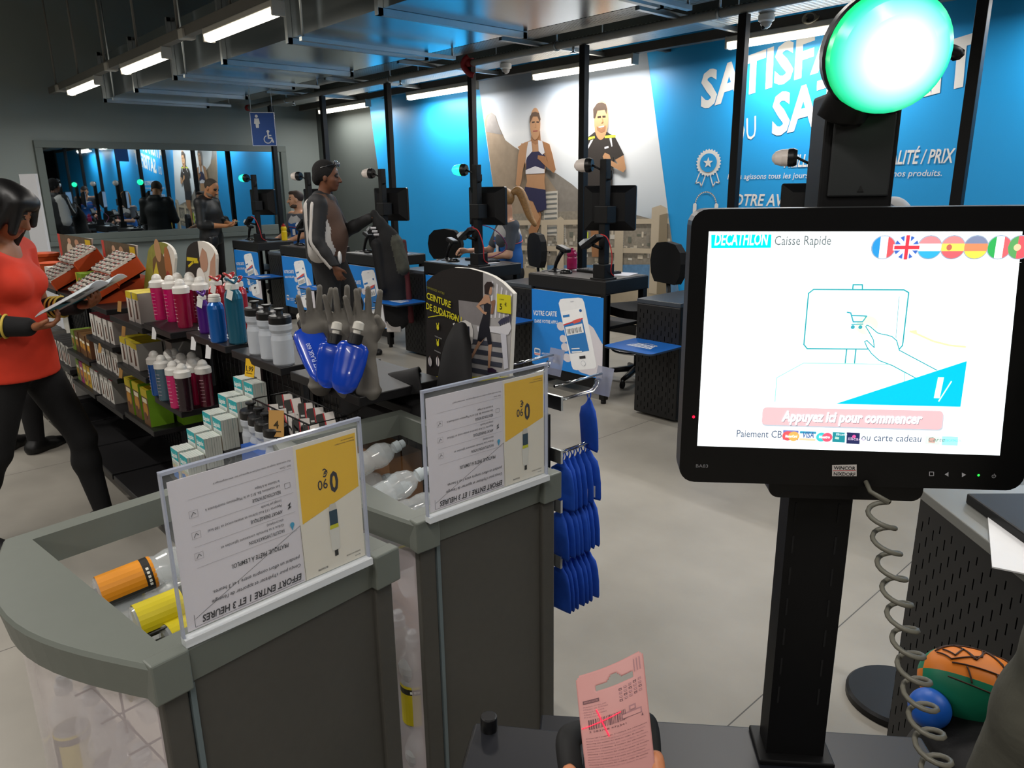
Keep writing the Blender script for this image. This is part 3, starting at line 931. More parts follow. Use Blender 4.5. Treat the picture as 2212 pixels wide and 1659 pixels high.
def poster_print(mb, o, w, h):
    F = Flat(mb, o, (w, 0, 0), (0, 0, -h), lift=-.0006)
    F.n = Vector((0, -1, 0)); F.lift = .0006
    wh, hand, grey = ink('#eceef0'), ink('#d3cfd6'), ink('#bfc3cc')
    F.rect(0, 0, 1, 1, poster_blue, 1)
    F.poly([(.80, .33), (.88, .38), (.97, .52), (1.0, .56), (1, .99), (.72, .97), (.60, .90), (.60, .5)], hand, 2)
    for x, y, a, b in ((.44, .43, .055, .055), (.475, .585, .05, .05), (.50, .69, .055, .055), (.53, .82, .06, .055)):
        F.ell(x, y, a, b, hand, 2)
    F.poly([(.41, .14), (.43, .09), (.47, .075), (.68, .035), (.73, .04), (.755, .085), (.92, .80), (.925, .85), (.90, .88), (.66, .955), (.615, .95), (.595, .91)], wh, 3)
    F.poly([(.44, .245), (.72, .155), (.83, .67), (.58, .755)], ink('#f4f5f6'), 4)
    F.poly([(.483, .41), (.735, .285), (.83, .67), (.58, .755)], ink('#2c78bd'), 5)
    F.line([(.485, .405), (.60, .352), (.735, .285)], .016, ink('#cf3a3a'), 6); F.line([(.625, .345), (.70, .31)], .04, ink('#d9594f'), 6)
    F.poly([(.505, .43), (.735, .345), (.76, .455), (.53, .535)], wh, 7)
    for i in range(12):
        x = .53 + .0165 * i
        F.line([(x, .455 - .0055 * i), (x + .012, .512 - .0055 * i)], .004 + .006 * ((i * 7) % 3) / 2, ink('#35353a'), 8)
    F.poly([(.47, .285), (.56, .258), (.565, .285), (.475, .312)], ink('#2c78bd'), 7)
    F.ell(.71, .19, .017, .019, ink('#2c5d9d'), 7)
    F.line([(.575, .098), (.615, .088)], .008, grey, 7)
    F.ell(.755, .845, .032, .034, grey, 7); F.ell(.755, .845, .027, .029, wh, 8)
    F.poly([(.70, .765), (.78, .74), (.785, .775), (.705, .80)], ink('#2b2b30'), 7)
    F.line([(.60, .69), (.70, .665)], .012, wh, 8); F.line([(.605, .73), (.73, .70)], .016, wh, 8)
    G = Flat(mb, Vector(o) + Vector((0, 0, -h)), (w, 0, 0), (0, 0, h)); G.n = Vector((0, -1, 0)); G.lift = .0006; G.k = 4
    def t(x, y, s, hh, ww, b):
        vs, fs = glyphs(s, b, 0)
        x0 = min(p[0] for p in vs); x1 = max(p[0] for p in vs); sx = ww / (x1 - x0)
        mb.add([G.P(x + (p[0] - x0) * sx, y + p[1] * hh / .73 + (p[0] - x0) * sx * .10) for p in vs], fs, wh)
    t(.04, .655, 'VOTRE CARTE', .065, .345, .02); t(.06, .56, 'DANS VOTRE APPLI', .045, .335, .012)
    F.rrect(.055, .775, .145, .875, .02, wh, 4); F.rect(.065, .795, .135, .835, ink('#3d83c6'), 5); F.line([(.06, .86), (.14, .85)], .012, ink('#d9594f'), 5)
    t(.165, .155, 'APPLICATION', .024, .125, .01); t(.185, .122, 'DECATHLON', .024, .11, .01)
    for y in (.805, .87):
        F.rrect(.325, y, .445, y + .052, .01, ink('#15171b'), 5)
    t(.365, .148, 'Google play', .020, .07, .008); t(.365, .083, 'App Store', .020, .065, .008)
    F.poly([(.337, .815), (.337, .845), (.355, .83)], wh, 6); F.ell(.346, .897, .011, .014, wh, 6)

def make_counter():
    t = thing('checkout_counter', '', 'checkout counter', (0, TY, 0))
    MB().bb((-.40, 0, .82), (.40, .50, .92), slotted('till_vented', '#0c0c0d', .5, .0245, .28, .5, .5, False, .845, .90)).build('top_box', t, bevel=.006)
    MB().bb((-.39, .01, .92), (.39, .49, .924), till_top).build('work_surface', t, bevel=.001)
    MB().bb((-.40, .02, .10), (.40, .06, .82), till_black).build('front_panel', t, bevel=.003)
    for x, y in ((-.37, .47), (.37, .47), (.375, .03), (-.375, .03)):
        MB().bb((x - .025, y - .025, .03), (x + .025, y + .025, .82), till_black).build('leg', t, bevel=.003)
        MB().cyl((x, y, 0), (x, y, .03), .02, black_matte).build('foot', t)
    MB().bb((-.36, .06, .55), (.36, .45, .575), till_black).build('shelf', t, bevel=.003)
    p = MB(); p.bb((-.38, .006, .19), (.38, .0195, .80), ink('#d8dbe0')); poster_print(p, (-.38, .0055, .80), .76, .61)
    p.build('poster', t)
    return t

def make_cabinet():
    t = thing('bagging_cabinet', '', 'cabinet', (0, TY, 0))
    MB().bb((0, 0, .02), (.36, .75, .80), slotted('till_punched', '#0c0c0d', .5, .03, .17, .07, .5, True, .05, .76)).build('body', t, bevel=.008)
    MB().bb((0, 0, .80), (.36, .75, .83), mat('cabinet_lid', '#3b4046', .3, var=.06)).build('lid', t, bevel=.004)
    v = MB(); sh = mat('slot_shadow', '#050506', .8)
    v.bb((.20, -.0012, .24), (.235, .002, .275), sh); v.bb((.20, -.0012, .12), (.235, .002, .16), sh); v.bb((.285, -.0012, .04), (.288, .002, .79), sh)
    v.build('lock_pattern', t)
    f = MB(); f.prism(rrect(0, 0, .40, .36, .04), (.0, -.36, .552), (1, 0, 0), (0, 1, 0), .012, mat('flap_blue', '#1a66bd', .35, var=.03), side=mat('flap_edge', '#23303f', .5))
    F = Flat(f, (0, -.36, .552), (1, 0, 0), (0, 1, 0)); wh = ink('#e4e8ec')
    F.poly([(.10, .13), (.30, .13), (.27, .225), (.13, .225)], wh, 1)
    for i in range(6):
        F.line([(.125 + .03 * i, .135), (.137 + .025 * i, .22)], .006, mat('flap_blue', '#1a66bd'), 2)
    F.line([(.12, .16), (.28, .16)], .005, mat('flap_blue', '#1a66bd'), 3); F.line([(.125, .19), (.275, .19)], .005, mat('flap_blue', '#1a66bd'), 3)
    F.line([(.14 + .06 + .075 * math.cos(math.pi * i / 12), .225 + .03 * math.sin(math.pi * i / 12)) for i in range(13)], .012, wh, 1)
    f.build('flap', t)
    for x_ in (.03, .32):
        MB().bb((x_, -.30, .52), (x_ + .02, 0, .538), till_black).build('flap_bracket', t)
    return t

def make_monitor(z0=.924):
    t = thing('till_monitor', '', 'monitor', (0, TY + .07, z0))
    MB().bb((-.055, -.055, 0), (.055, .055, .11), till_black).bb((-.07, -.07, 0), (.07, .07, .012), till_black).build('base_box', t, bevel=.004)
    MB().bb((-.028, -.028, .11), (.028, .028, .84), till_black).build('pole', t, bevel=.004)
    MB().bb((-.06, -.045, .40), (.06, .06, .52), till_black).build('clamp', t, bevel=.006)
    s = MB()
    s.prism(rrect(-.19, -.16, .19, .16, .015), (0, .115, 0), (1, 0, 0), (0, 0, 1), .03, black_plastic)
    sl = [(-.12, .06, -.09), (.12, .06, -.09), (.12, .06, .11), (-.12, .06, .11)]; bk = [(-.185, .115, -.155), (.185, .115, -.155), (.185, .115, .155), (-.185, .115, .155)]
    s.add(sl + bk, [(0, 1, 2, 3), (0, 4, 5, 1), (1, 5, 6, 2), (2, 6, 7, 3), (3, 7, 4, 0)], black_plastic)
    Fs = Flat(s, (.175, .1455, -.145), (-1, 0, 0), (0, 0, 1)); Fs.rect(0, 0, .35, .29, glow('#6f86a0', .6), 1)
    s.build('screen', t, loc=(.02, 0, .50))
    h = MB(); h.sweep([(.028, 0, .70), (.05, 0, .70), (.058, 0, .715), (.058, 0, .76)], .007, till_black, 6); h.build('hook', t)
    b = MB(); ax = rot('Z', 205) @ rot('Y', 90)
    b.lathe([(.042, -.03), (.05, -.012), (.05, .012), (.046, .02)], black_plastic, c=(-.115, -.05, .80), n=20, M=ax)
    b.cyl((-.09, -.04, .80), (-.02, 0, .76), .008, till_black, n=6)
    lo = b.build('lamp_base', t)
    MB().lathe([(.047, .018), (.046, .05), (.036, .085), (.016, .102), (0, .105)], lamp_clear, c=(-.115, -.05, .80), n=22, M=ax, close=False).build('lamp_lens', t)
    # payment terminal on an arm
    M = rot('Y', -32)
    k = MB(); k.box((0, 0, 0), (.17, .075, .03), black_plastic, M).box(M @ Vector((-.06, 0, .028)), (.06, .07, .03), mat('terminal_grey', '#a9adb1', .35, var=.05), M).box(M @ Vector((.03, 0, .017)), (.07, .055, .008), mat('terminal_grey', '#a9adb1', .35), M)
    k.build('payment_terminal', t, loc=(-.02, -.11, .275), bevel=.004)
    MB().cyl((-.01, -.11, .25), (0, -.02, .22), .012, till_black, n=8).build('terminal_arm', t)
    MB().sweep(smooth_path([(.06, -.11, .33), (.10, -.08, .30), (.11, -.04, .18), (.07, 0, .06), (.05, .06, .02)], 5), .004, red_cable, 6).build('cable', t)
    return t

def make_scanner():
    t = thing('hand_scanner', '', 'barcode scanner', (0, 0, 0))
    MB().lathe([(.055, 0), (.055, .006), (.03, .015), (.012, .03)], black_plastic).build('stand_foot', t)
    MB().sweep([(0, 0, .02), (.012, -.005, .06), (.05, -.02, .12), (.085, -.032, .165)], [.014, .014, .017, .02], black_plastic, 10).build('handle', t)
    M = rot('Z', -20) @ rot('Y', 15)
    MB().box((.10, -.04, .185), (.12, .07, .035), black_plastic, M).build('head', t, bevel=.012, seg=3)
    MB().sweep(smooth_path([(.0, 0, .03), (-.06, .02, .005), (-.1, -.03, .004), (-.05, -.07, .004)], 5), .004, mat('grey_cable', '#77787a', .5), 6).build('cable', t)
    return t

def make_keyboard():
    k = MB(); k.box((0, 0, .010), (.36, .13, .018), black_plastic)
    for r in range(4):
        for c in range(14):
            k.box((-.163 + .025 * c, -.042 + .028 * r, .021), (.020, .022, .006), mat('key_grey', '#26262a', .5))
    return k.build('keyboard', bevel=.0015)

def make_mouse():
    return MB().ball((0, 0, .006), (.05, .03, .026), mat('mouse_black', '#0c0c0d', .15, var=.05), 16).bb((-.045, -.027, 0), (.045, .027, .008), black_plastic).build('mouse')

def make_chair():
    t = thing('office_chair', '', 'chair', (0, 0, 0))
    fab = mat('chair_fabric', '#0b0b0c', .9, var=.3, scale=60)
    for k in range(5):
        a = 2 * math.pi * k / 5 + .3
        e = Vector((.29 * math.cos(a), .29 * math.sin(a), .07))
        lg = MB().sweep([(0, 0, .11), e * .6 + Vector((0, 0, .04)), e], [.028, .024, .018], black_plastic, 8).build('leg', t)
        MB().cyl(e + Vector((-.012 * math.sin(a), .012 * math.cos(a), -.04)), e + Vector((.012 * math.sin(a), -.012 * math.cos(a), -.04)), .03, black_matte, n=14).cyl(e, e + Vector((0, 0, -.03)), .008, zinc, n=6).build('caster', lg)
    MB().cyl((0, 0, .08), (0, 0, .34), .028, black_plastic).cyl((0, 0, .34), (0, 0, .56), .016, chrome).build('gas_column', t)
    MB().sweep([Vector((.21 * math.cos(a), .21 * math.sin(a), .27)) for a in [2 * math.pi * i / 28 for i in range(28)]], .011, chrome, 8, closed=True).cyl((-.21, 0, .27), (.21, 0, .27), .008, chrome, n=6).build('foot_ring', t)
    MB().prism(rrect(-.23, -.22, .23, .22, .09), (0, 0, .63), (1, 0, 0), (0, 1, 0), .07, fab).build('seat', t, bevel=.02, seg=3)
    MB().sweep([(0, .14, .57), (0, .25, .58), (0, .29, .64), (0, .27, .86)], .016, black_plastic, 8, flat=(2.0, .6)).build('back_bar', t)
    pr = [(-.15, 0), (.15, 0), (.205, .07), (.22, .17), (.20, .26), (.13, .32), (0, .335), (-.13, .32), (-.20, .26), (-.22, .17), (-.205, .07)]
    MB().prism(pr, (0, .235, .80), (1, 0, 0), (0, 0, 1), .06, fab).build('backrest', t, bevel=.022, seg=3)
    return t

proto = dict(c=make_counter(), b=make_cabinet(), m=make_monitor(), s=make_scanner(), k=make_keyboard(), o=make_mouse(), h=make_chair())
tag(proto['k'], '', 'keyboard'); tag(proto['o'], '', 'computer mouse')
def place(key, i, loc, rz, label, group, first=[]):
    if key not in first:
        first.append(key); r = proto[key]
        r.location = loc; r.rotation_euler[2] = rz; r['label'] = label; r['group'] = group
        return r
    return dup(proto[key], loc, rz, label, group)
ROT = [math.radians(a) for a in (26, 22, 24, 14, 30, 25)]
LIT = []
for i, x in enumerate(TX):
    place('c', i, (x, TY, 0), 0, 'black checkout counter with blue phone poster, the one ' + HB[i], 'checkout counters')
    place('b', i, (x + .685, TY, 0), 0, 'black bagging cabinet with a blue flap, beside the till ' + HB[i], 'bagging cabinets')
    m = place('m', i, (x + .31, TY + .08, .924), 0, 'black monitor on a pole at the till ' + HB[i] + (', lamp lit green' if i in (0, 3) else ''), 'till monitors')
    for c in kids(m):
        if c.name.startswith('screen'):
            c.rotation_euler = (0, 0, ROT[i])
    if i in (0, 3):
        LIT.append(m)
    if i < 5:
        place('s', i, (x - .30, TY + .20, .924), .25, 'black hand scanner on its stand at the till ' + HB[i], 'hand scanners')
        place('k', i, (x + .02, TY + .36, .924), -.05, 'black keyboard on the counter of the till ' + HB[i], 'till keyboards')
        place('o', i, (x - .14, TY + .16, .924), .6, 'glossy black mouse on the counter of the till ' + HB[i], 'till mice')
    if i < 5:
        place('h', i, (x + [-.19, .1, .12, -.19, .13][i], TY + [.95, .92, .80, .92, .74][i], 0), [.09, .2, .35, -.44, -.35][i], 'black swivel chair behind the till ' + HB[i], 'till chairs')
for m in LIT:
    recolor(m, {lamp_clear: lamp_green})
for (x, y, a, w, h, i) in ((TX[4] + .24, TY + .40, .3, .15, .21, 4), (TX[3] + .16, TY + .30, -.2, .21, .15, 3), (TX[2] + .20, TY + .30, .1, .21, .15, 2), (TX[4] - .16, TY + .42, .1, .2, .12, 4)):
    tag(MB().box((0, 0, .001), (w, h, .002), ink('#cfcfd6')).build('paper_sheet', loc=(x, y, .9245), rz=a), 'white sheet of paper on the till ' + HB[i], 'paper', 'paper on the tills')

def drink_bottle(name, label, body, cap_m, loc, h=.20, r=.036, group=None):
    t = thing(name, label, 'bottle', loc, group=group)
    MB().lathe([(r * .94, 0), (r, .006), (r, h * .52), (r * .88, h * .58), (r, h * .64), (r, h * .74), (r * .8, h * .82), (r * .62, h * .84)], body, n=22).build('body', t)
    MB().lathe([(r * .72, h * .83), (r * .72, h * .90), (r * .3, h * .93), (r * .28, h)], cap_m, n=18).build('cap', t)
    return t
drink_bottle('drink_bottle', 'yellow sports bottle with red cap on the farthest till', mat('bottle_yellow', '#d9b60c', .4, var=.05), mat('bottle_red', '#a5231c', .4), (TX[0] + .27, TY + .44, .924), h=.22, r=.037)
t = drink_bottle('drink_bottle', 'magenta tumbler on the till closest to the camera', mat('bottle_magenta', '#8e1548', .3, var=.05), mat('bottle_magenta', '#8e1548', .3), (TX[4] - .32, TY + .42, .924), h=.17, r=.042)
# behind the gap of the nearest till: grey basket and bag
t = thing('shopping_basket', 'blue grey plastic basket standing on end behind the nearest till', 'basket', (-3.27, 4.93, 0))
MB().prism(rrect(-.17, 0, .17, .72, .07), (0, -.06, 0), (1, 0, 0), (0, 0, 1), .16, mat('basket_grey', '#3e4852', .5, var=.05)).build('shell', t, bevel=.01)
MB().prism(rrect(-.06, .58, .06, .65, .03), (0, -.0625, 0), (1, 0, 0), (0, 0, 1), .004, mat('basket_hole', '#a49a99', .6)).build('grip_hole', t)
bg = Body(); bg.ell((0, 0, .25), (.11, .10, .25)); bg.ell((.03, .02, .42), (.08, .07, .16)); bg.ell((-.03, 0, .1), (.13, .11, .12))
tag(bg.mesh(.012, 'plastic_bag', mat('bag_white', '#a8a8a8', .35, bump=.3, scale=14)), 'crumpled pale plastic bag behind the nearest till', 'bag').location = (-3.48, 5.30, .02)

# ================================================================== self checkout in front of the camera
def hit(px, py, O, n):
    r = Vector(_ray(px, py)); o = Vector((0, 0, CAMZ))
    t = (Vector(O) - o).dot(n) / r.dot(n)
    return o + r * t

KW = Vector((.749, .663, 0)).normalized()          # along the screen, to the right
KB = Vector((-KW.y, KW.x, 0))                       # away from the camera
KO = at_d(1495, 452, .80)                           # top left corner of the monitor
def K(px, py, back=0.0):
    p = hit(px, py, KO + KB * back, KB) - KO
    return (p.dot(KW), p.z)
kang = math.atan2(KW.y, KW.x)
TZ = (hit(1722, 1652, KO + KB * .04, KB)).z       # height of the table that carries it
bezel = mat('monitor_bezel', '#050506', .35, spec=.35, var=.1)
bezel_edge = mat('monitor_edge', '#2c2c2f', .4)
kiosk = thing('self_checkout', 'black self checkout with lit touch screen and glowing green lamp', 'self checkout', (KO.x, KO.y, TZ), rz=kang)
KZ = KO.z - TZ
bl, brr = K(1465, 1040), K(2206, 1058)
MW, MH = .386, -bl[1]
b = MB()
b.prism(rrect(0, KZ - MH, MW, KZ, .018), (0, 0, 0), (1, 0, 0), (0, 0, 1), .035, bezel, side=bezel_edge)
b.build('monitor', kiosk, bevel=.004)
b2 = MB(); b2.prism(rrect(.03, KZ - MH + .03, MW - .03, KZ - .03, .02), (0, .035, 0), (1, 0, 0), (0, 0, 1), .03, bezel)
b2.build('monitor_back', kiosk, bevel=.01)
def U(*pts):
    """screen drawing given on the monitor plane"""
    out = []
    for x, y in pts:
        a, z = K(1450 + x / 2.903, 430 + y / 2.903); out.append((a, KZ + z))
    return out
S = 1.0
wht, cyan, teal = glow('#f4feff', S), glow('#00e6f2', 1.0), glow('#33aab5', .65)
scr = MB(); F = Flat(scr, (0, -.0006, 0), (1, 0, 0), (0, 0, 1), lift=.0003)
F.poly(U((235, 203), (2200, 203), (2058, 1606), (162, 1546)), wht, 1)
# true rectangle of the panel: top right lies outside the picture
def rectU(x0, y0, x1, y1, m, k):
    F.poly(U((x0, y0), (x1, y0), (x1, y1), (x0, y1)), m, k)
F.poly(U((250, 224), (627, 222), (623, 305), (250, 308)), cyan, 2)
lx, lz = U((270, 288))[0]; lx2 = U((603, 288))[0][0]
F.text(lx, lz, 'DECATHLON', .0135, glow('#ffffff', 1.3), w=lx2 - lx, bold=.018, shear=.1, k=3)
lx, lz = U((645, 288))[0]; lx2 = U((997, 288))[0][0]
F.text(lx, lz, 'Caisse Rapide', .0105, glow('#6c777c', .55), w=lx2 - lx, k=3)
def flag(cx, kind):
    c = U((cx, 302))[0]; r = .0128
    F.ell(c[0], c[1], r, r, glow('#9fb0c4', .7), 2)
    def band(x0, x1, col, vert):
        pts = []
        n = 8
        for i in range(n + 1):
            t = x0 + (x1 - x0) * i / n
            pts.append((t, math.sqrt(max(0, 1 - t * t))))
        pts = pts + [(a, -b) for a, b in pts[::-1]]
        q = [(c[0] + a * r * .92, c[1] + bb * r * .92) for a, bb in pts] if vert else [(c[0] + bb * r * .92, c[1] + a * r * .92) for a, bb in pts]
        F.poly(q, glow(col, .95), 3)
    V = {'fr': ('#2d8fd0', '#f6f8fa', '#e0555c'), 'it': ('#35a857', '#f6f8fa', '#e0656b')}
    H = {'nl': ('#d98a90', '#f6f8fa', '#35a9d8'), 'es': ('#e08a8a', '#f2da62', '#d9626a'), 'de': ('#7c87a5', '#e58a63', '#f2d955')}
    if kind in V:
        for i, col in enumerate(V[kind]): band(-1 + 2 * i / 3, -1 + 2 * (i + 1) / 3, col, True)
    elif kind in H:
        for i, col in enumerate(H[kind]): band(1 - 2 * i / 3, 1 - 2 * (i + 1) / 3, col, False)
        if kind == 'es': F.ell(c[0] - r * .3, c[1], r * .22, r * .25, glow('#c06a5a', .9), 4)
    elif kind == 'uk':
        F.ell(c[0], c[1], r * .95, r * .95, glow('#3b62b5', .95), 3)
        for a in (45, 135): F.line([(c[0] + r * .9 * math.cos(math.radians(a)), c[1] + r * .9 * math.sin(math.radians(a))), (c[0] - r * .9 * math.cos(math.radians(a)), c[1] - r * .9 * math.sin(math.radians(a)))], r * .3, glow('#f6f8fa', .95), 4)
        for a in (0, 90):
            p0 = (c[0] + r * .9 * math.cos(math.radians(a)), c[1] + r * .9 * math.sin(math.radians(a))); p1 = (2 * c[0] - p0[0], 2 * c[1] - p0[1])
            F.line([p0, p1], r * .5, glow('#f6f8fa', .95), 5); F.line([p0, p1], r * .28, glow('#cf3b49', .95), 6)
    else:
        band(-1, -.2, '#5aa05f', True); band(-.2, 1, '#dd5a63', True); F.ell(c[0] - r * .2, c[1], r * .28, r * .28, glow('#e9c9a0', .9), 4)
for x, kd in ((1328, 'fr'), (1471, 'uk'), (1616, 'nl'), (1762, 'es'), (1906, 'de'), (2053, 'it'), (2180, 'pt')):
    flag(x, kd)
F.line(U((225, 390), (2190, 396)), .0004, glow('#d5dde0', .9), 2)
def ln(pts, w=.0014, m=teal, k=3, closed=False):
    F.line(U(*pts), w, m, k, closed)
ln([(858, 590), (890, 565), (1455, 568), (1485, 585), (1447, 915), (1425, 940), (850, 936), (829, 910)], closed=True)
ln([(1425, 610), (1405, 870)], .0005)
ln([(1135, 562), (1137, 536), (1195, 536), (1195, 564)]); ln([(1097, 942), (1088, 1028)]); ln([(1155, 942), (1146, 1030)])
ln([(648, 1268), (660, 1118), (828, 1026), (1370, 1034), (1460, 1085), (1458, 1140)], .0009, glow('#8edcc8', .9))
F.ell(*U((1225, 790))[0], .0118, .0105, glow('#fbf7c8', 1.0), 2)
ln([(1100, 708), (1122, 712), (1138, 768), (1196, 768), (1222, 732), (1130, 728)], .0014, glow('#3aa3b3', .8), 4); ln([(1128, 784), (1198, 782)], .0012, glow('#3aa3b3', .8), 4)
for x in (1135, 1182): F.ell(*U((x, 801))[0], .0022, .0022, glow('#3aa3b3', .8), 4)
hand = [(1214, 797), (1222, 788), (1240, 795), (1288, 836), (1320, 845), (1350, 850), (1380, 860), (1408, 885), (1425, 945), (1660, 1070), (1525, 1118), (1380, 1040), (1300, 1010), (1250, 965), (1222, 925), (1207, 890), (1222, 884), (1268, 928), (1262, 880), (1235, 830)]
F.poly(U(*hand), glow('#f8feff', S), 5); ln(hand[:10], .0011, teal, 6); ln(hand[10:] + [hand[0]], .0011, teal, 6)
ln([(1495, 828), (1540, 845), (1640, 890), (1740, 915), (1840, 925)], .0022, glow('#f6f0a6', 1.0), 3); F.poly(U((1490, 825), (1535, 818), (1540, 850)), glow('#f6f0a6', 1.0), 3)
F.poly(U((1028, 1279), (1846, 1012), (1806, 1298)), glow('#00b7ee', 1.0), 7)
p = U((1640, 1235), (1720, 1235), (0, 1095)); F.text(p[0][0], p[0][1], '1', .0225, glow('#ffffff', 1.1), bold=.05, k=8, shear=.06); ln([(1748, 1140), (1670, 1262)], .0012, glow('#ffffff', 1.1), 8)
def skew_rr(tl, tr, br, b_l, m, k, r=.06):
    out = []
    A, B, Cc, D = [Vector(q) for q in U(tl, tr, br, b_l)]
    for s_, t_ in rrect(0, 0, 1, 1, r):
        pass
    for s_, t_ in [(x / 8.0, y) for x, y in rrect(0, 0, 8, 1, .2)]:
        out.append(tuple(D * (1 - s_) * (1 - t_) + Cc * s_ * (1 - t_) + A * (1 - s_) * t_ + B * s_ * t_))
    F.poly(out, m, k)
skew_rr((575, 1310), (1708, 1334), (1698, 1452), (566, 1420), glow('#b9c4cf', .8), 2); skew_rr((572, 1302), (1702, 1325), (1692, 1442), (564, 1410), glow('#f7b0b5', .98), 3)
a, c = U((690, 1388), (1565, 1405)); ang = math.degrees(math.atan2(c[1] - a[1], c[0] - a[0]))
F.text(a[0] + .0008, a[1] - .0009, 'Appuyez ici pour commencer', .0125, glow('#8f8f98', .7), w=c[0] - a[0], bold=.03, shear=.12, ang=ang, k=4)
F.text(a[0], a[1], 'Appuyez ici pour commencer', .0125, glow('#ffffff', 1.2), w=c[0] - a[0], bold=.03, shear=.12, ang=ang, k=5)
a, c = U((408, 1488), (690, 1492)); F.text(a[0], a[1], 'Paiement CB', .0092, glow('#4a5a78', .55), w=c[0] - a[0], ang=ang, k=3)
a, c = U((1188, 1512), (1562, 1520)); F.text(a[0], a[1], 'ou carte cadeau', .0088, glow('#4a5a78', .55), w=c[0] - a[0], ang=ang, k=3)
def qd(x0, y0, x1, y1, col, k=3):
    F.poly(U((x0, y0), (x1, y0 + 4), (x1 - 3, y1 + 4), (x0 - 3, y1)), glow(col, .9), k)
qd(700, 1446, 796, 1506, '#6d76b8'); F.ell(*U((728, 1482))[0], .0062, .0058, glow('#e0565c', .9), 4); F.ell(*U((765, 1484))[0], .0062, .0058, glow('#f0a95c', .9), 5)
a, c = U((712, 1490), (785, 1490)); F.text(a[0], a[1], 'MasterCard', .0032, glow('#ffffff', 1.0), w=c[0] - a[0], bold=.03, k=6)
qd(806, 1452, 908, 1466, '#2f8fb0'); qd(804, 1466, 906, 1496, '#eef4f8'); qd(802, 1496, 904, 1510, '#f0c8a8')
a, c = U((820, 1492), (890, 1492)); F.text(a[0], a[1], 'VISA', .0075, glow('#41659c', .8), w=c[0] - a[0], bold=.02, shear=.2, k=5)
F.ell(*U((938, 1489))[0], .0058, .0055, glow('#3fbfc4', .9), 4); F.ell(*U((974, 1490))[0], .0058, .0055, glow('#e0566f', .9), 5); a, c = U((922, 1495), (990, 1495)); F.text(a[0], a[1], 'Maestro', .0034, glow('#ffffff', 1.0), w=c[0] - a[0], bold=.03, k=6)
qd(1010, 1458, 1088, 1520, '#1f8591'); a = U((1030, 1478))[0]; F.text(a[0], a[1], 'Illicado', .003, glow('#e8f4f4', .9), w=.012, k=5); qd(1025, 1486, 1050, 1500, '#a9cfc2', 4)
qd(1098, 1460, 1180, 1530, '#242a55'); a = U((1104, 1508))[0]; F.text(a[0], a[1], 'illicado', .004, glow('#d9c2e0', .9), w=.0185, k=5); F.ell(*U((1142, 1485))[0], .002, .002, glow('#e0569a', .9), 5)
qd(1590, 1482, 1680, 1534, '#cfe4d8'); qd(1610, 1492, 1650, 1522, '#c99f96', 4); a = U((1605, 1515))[0]; F.text(a[0], a[1], 'Carte', .0055, glow('#6d8a86', .8), w=.018, shear=.2, k=5)
qd(1695, 1484, 1795, 1540, '#9fe3e6'); a = U((1712, 1516))[0]; F.text(a[0], a[1], 'DECATHLON', .003, glow('#5fc3c9', .8), w=.017, k=5)
scr.build('screen', kiosk)
ex = MB(); F = Flat(ex, (0, -.0005, 0), (1, 0, 0), (0, 0, 1), lift=.0003)
def KK(px, py):
    a, z = K(px, py); return (a, KZ + z)
bx = [KK(1797, 1004), KK(1850, 1003), KK(1850, 1028), KK(1797, 1028)]
F.poly(bx, ink('#b9b4b0', .4), 1)
F.line([KK(1799, 1016), KK(1848, 1015.5)], .0006, ink('#b04a4a'), 2)
a, c = KK(1800, 1013), KK(1847, 1013); F.text(a[0], a[1], 'WINCOR', .0042, ink('#1a1a1d'), w=c[0] - a[0], bold=.02, k=2)
a, c = KK(1800, 1026), KK(1847, 1026); F.text(a[0], a[1], 'NIXDORF', .0042, ink('#1a1a1d'), w=c[0] - a[0], bold=.02, k=2)
a, c = KK(1503, 1009), KK(1529, 1009); F.text(a[0], a[1], 'BA83', .0042, ink('#77777a'), w=c[0] - a[0], k=1)
g = ink('#9a9a9e')
F.line([KK(2007, 1019), KK(2016, 1019), KK(2016, 1027), KK(2007, 1027)], .0008, g, 1, closed=True)
F.poly([KK(2048, 1019), KK(2048, 1029), KK(2040, 1024)], g, 1); F.poly([KK(2077, 1020), KK(2077, 1030), KK(2086, 1025)], g, 1)
F.ell(*KK(2113, 1026), .0014, .0014, glow('#30e050', 1.0), 1)
pc = KK(2146, 1028); F.line([(pc[0] + .002 * math.cos(t), pc[1] + .002 * math.sin(t)) for t in [math.radians(130 + 28 * i) for i in range(11)]], .0006, g, 1); F.line([pc, (pc[0], pc[1] + .0028)], .0006, g, 1)
F.ell(*KK(1498, 900), .0016, .0016, mat('laser_red', '#ff1030', .4, emit=3.0), 1)  # laser reflection on the bezel, drawn as a glowing dot
explode(ex.build('marking_and_glint', kiosk))
# column, bracket, head box
cxl = [K(1705, 1075, .05)[0], K(1843, 1075, .05)[0]]
sl = MB(); sl.bb((cxl[0], .05, 0), (cxl[1], .09, KZ - .02), black_metal)
for i in range(7):
    for q in (.12, .80):
        x = cxl[0] + (cxl[1] - cxl[0]) * q
        sl.bb((x - .0012, .0492, KZ - MH - .07 - .045 * i), (x + .0012, .0499, KZ - MH - .045 - .045 * i), mat('slot_shadow', '#050506', .8))
sl.build('column', kiosk)
br_ = [K(1655, 1075, .02)[0], K(1985, 1075, .02)[0]]
MB().prism(rrect(br_[0], KZ - MH - .022, br_[1], KZ - MH + .03, .012), (0, .012, 0), (1, 0, 0), (0, 0, 1), .04, bezel).build('bracket', kiosk, bevel=.003)
MB().bb((cxl[0] - .012, .035, 0), (cxl[1] + .012, .105, .008), black_metal).build('foot_plate', kiosk, bevel=.002)
h0, h1 = K(1775, 300, .06)[0], K(1936, 300, .06)[0]; ht = KZ + K(1800, 200, .06)[1]
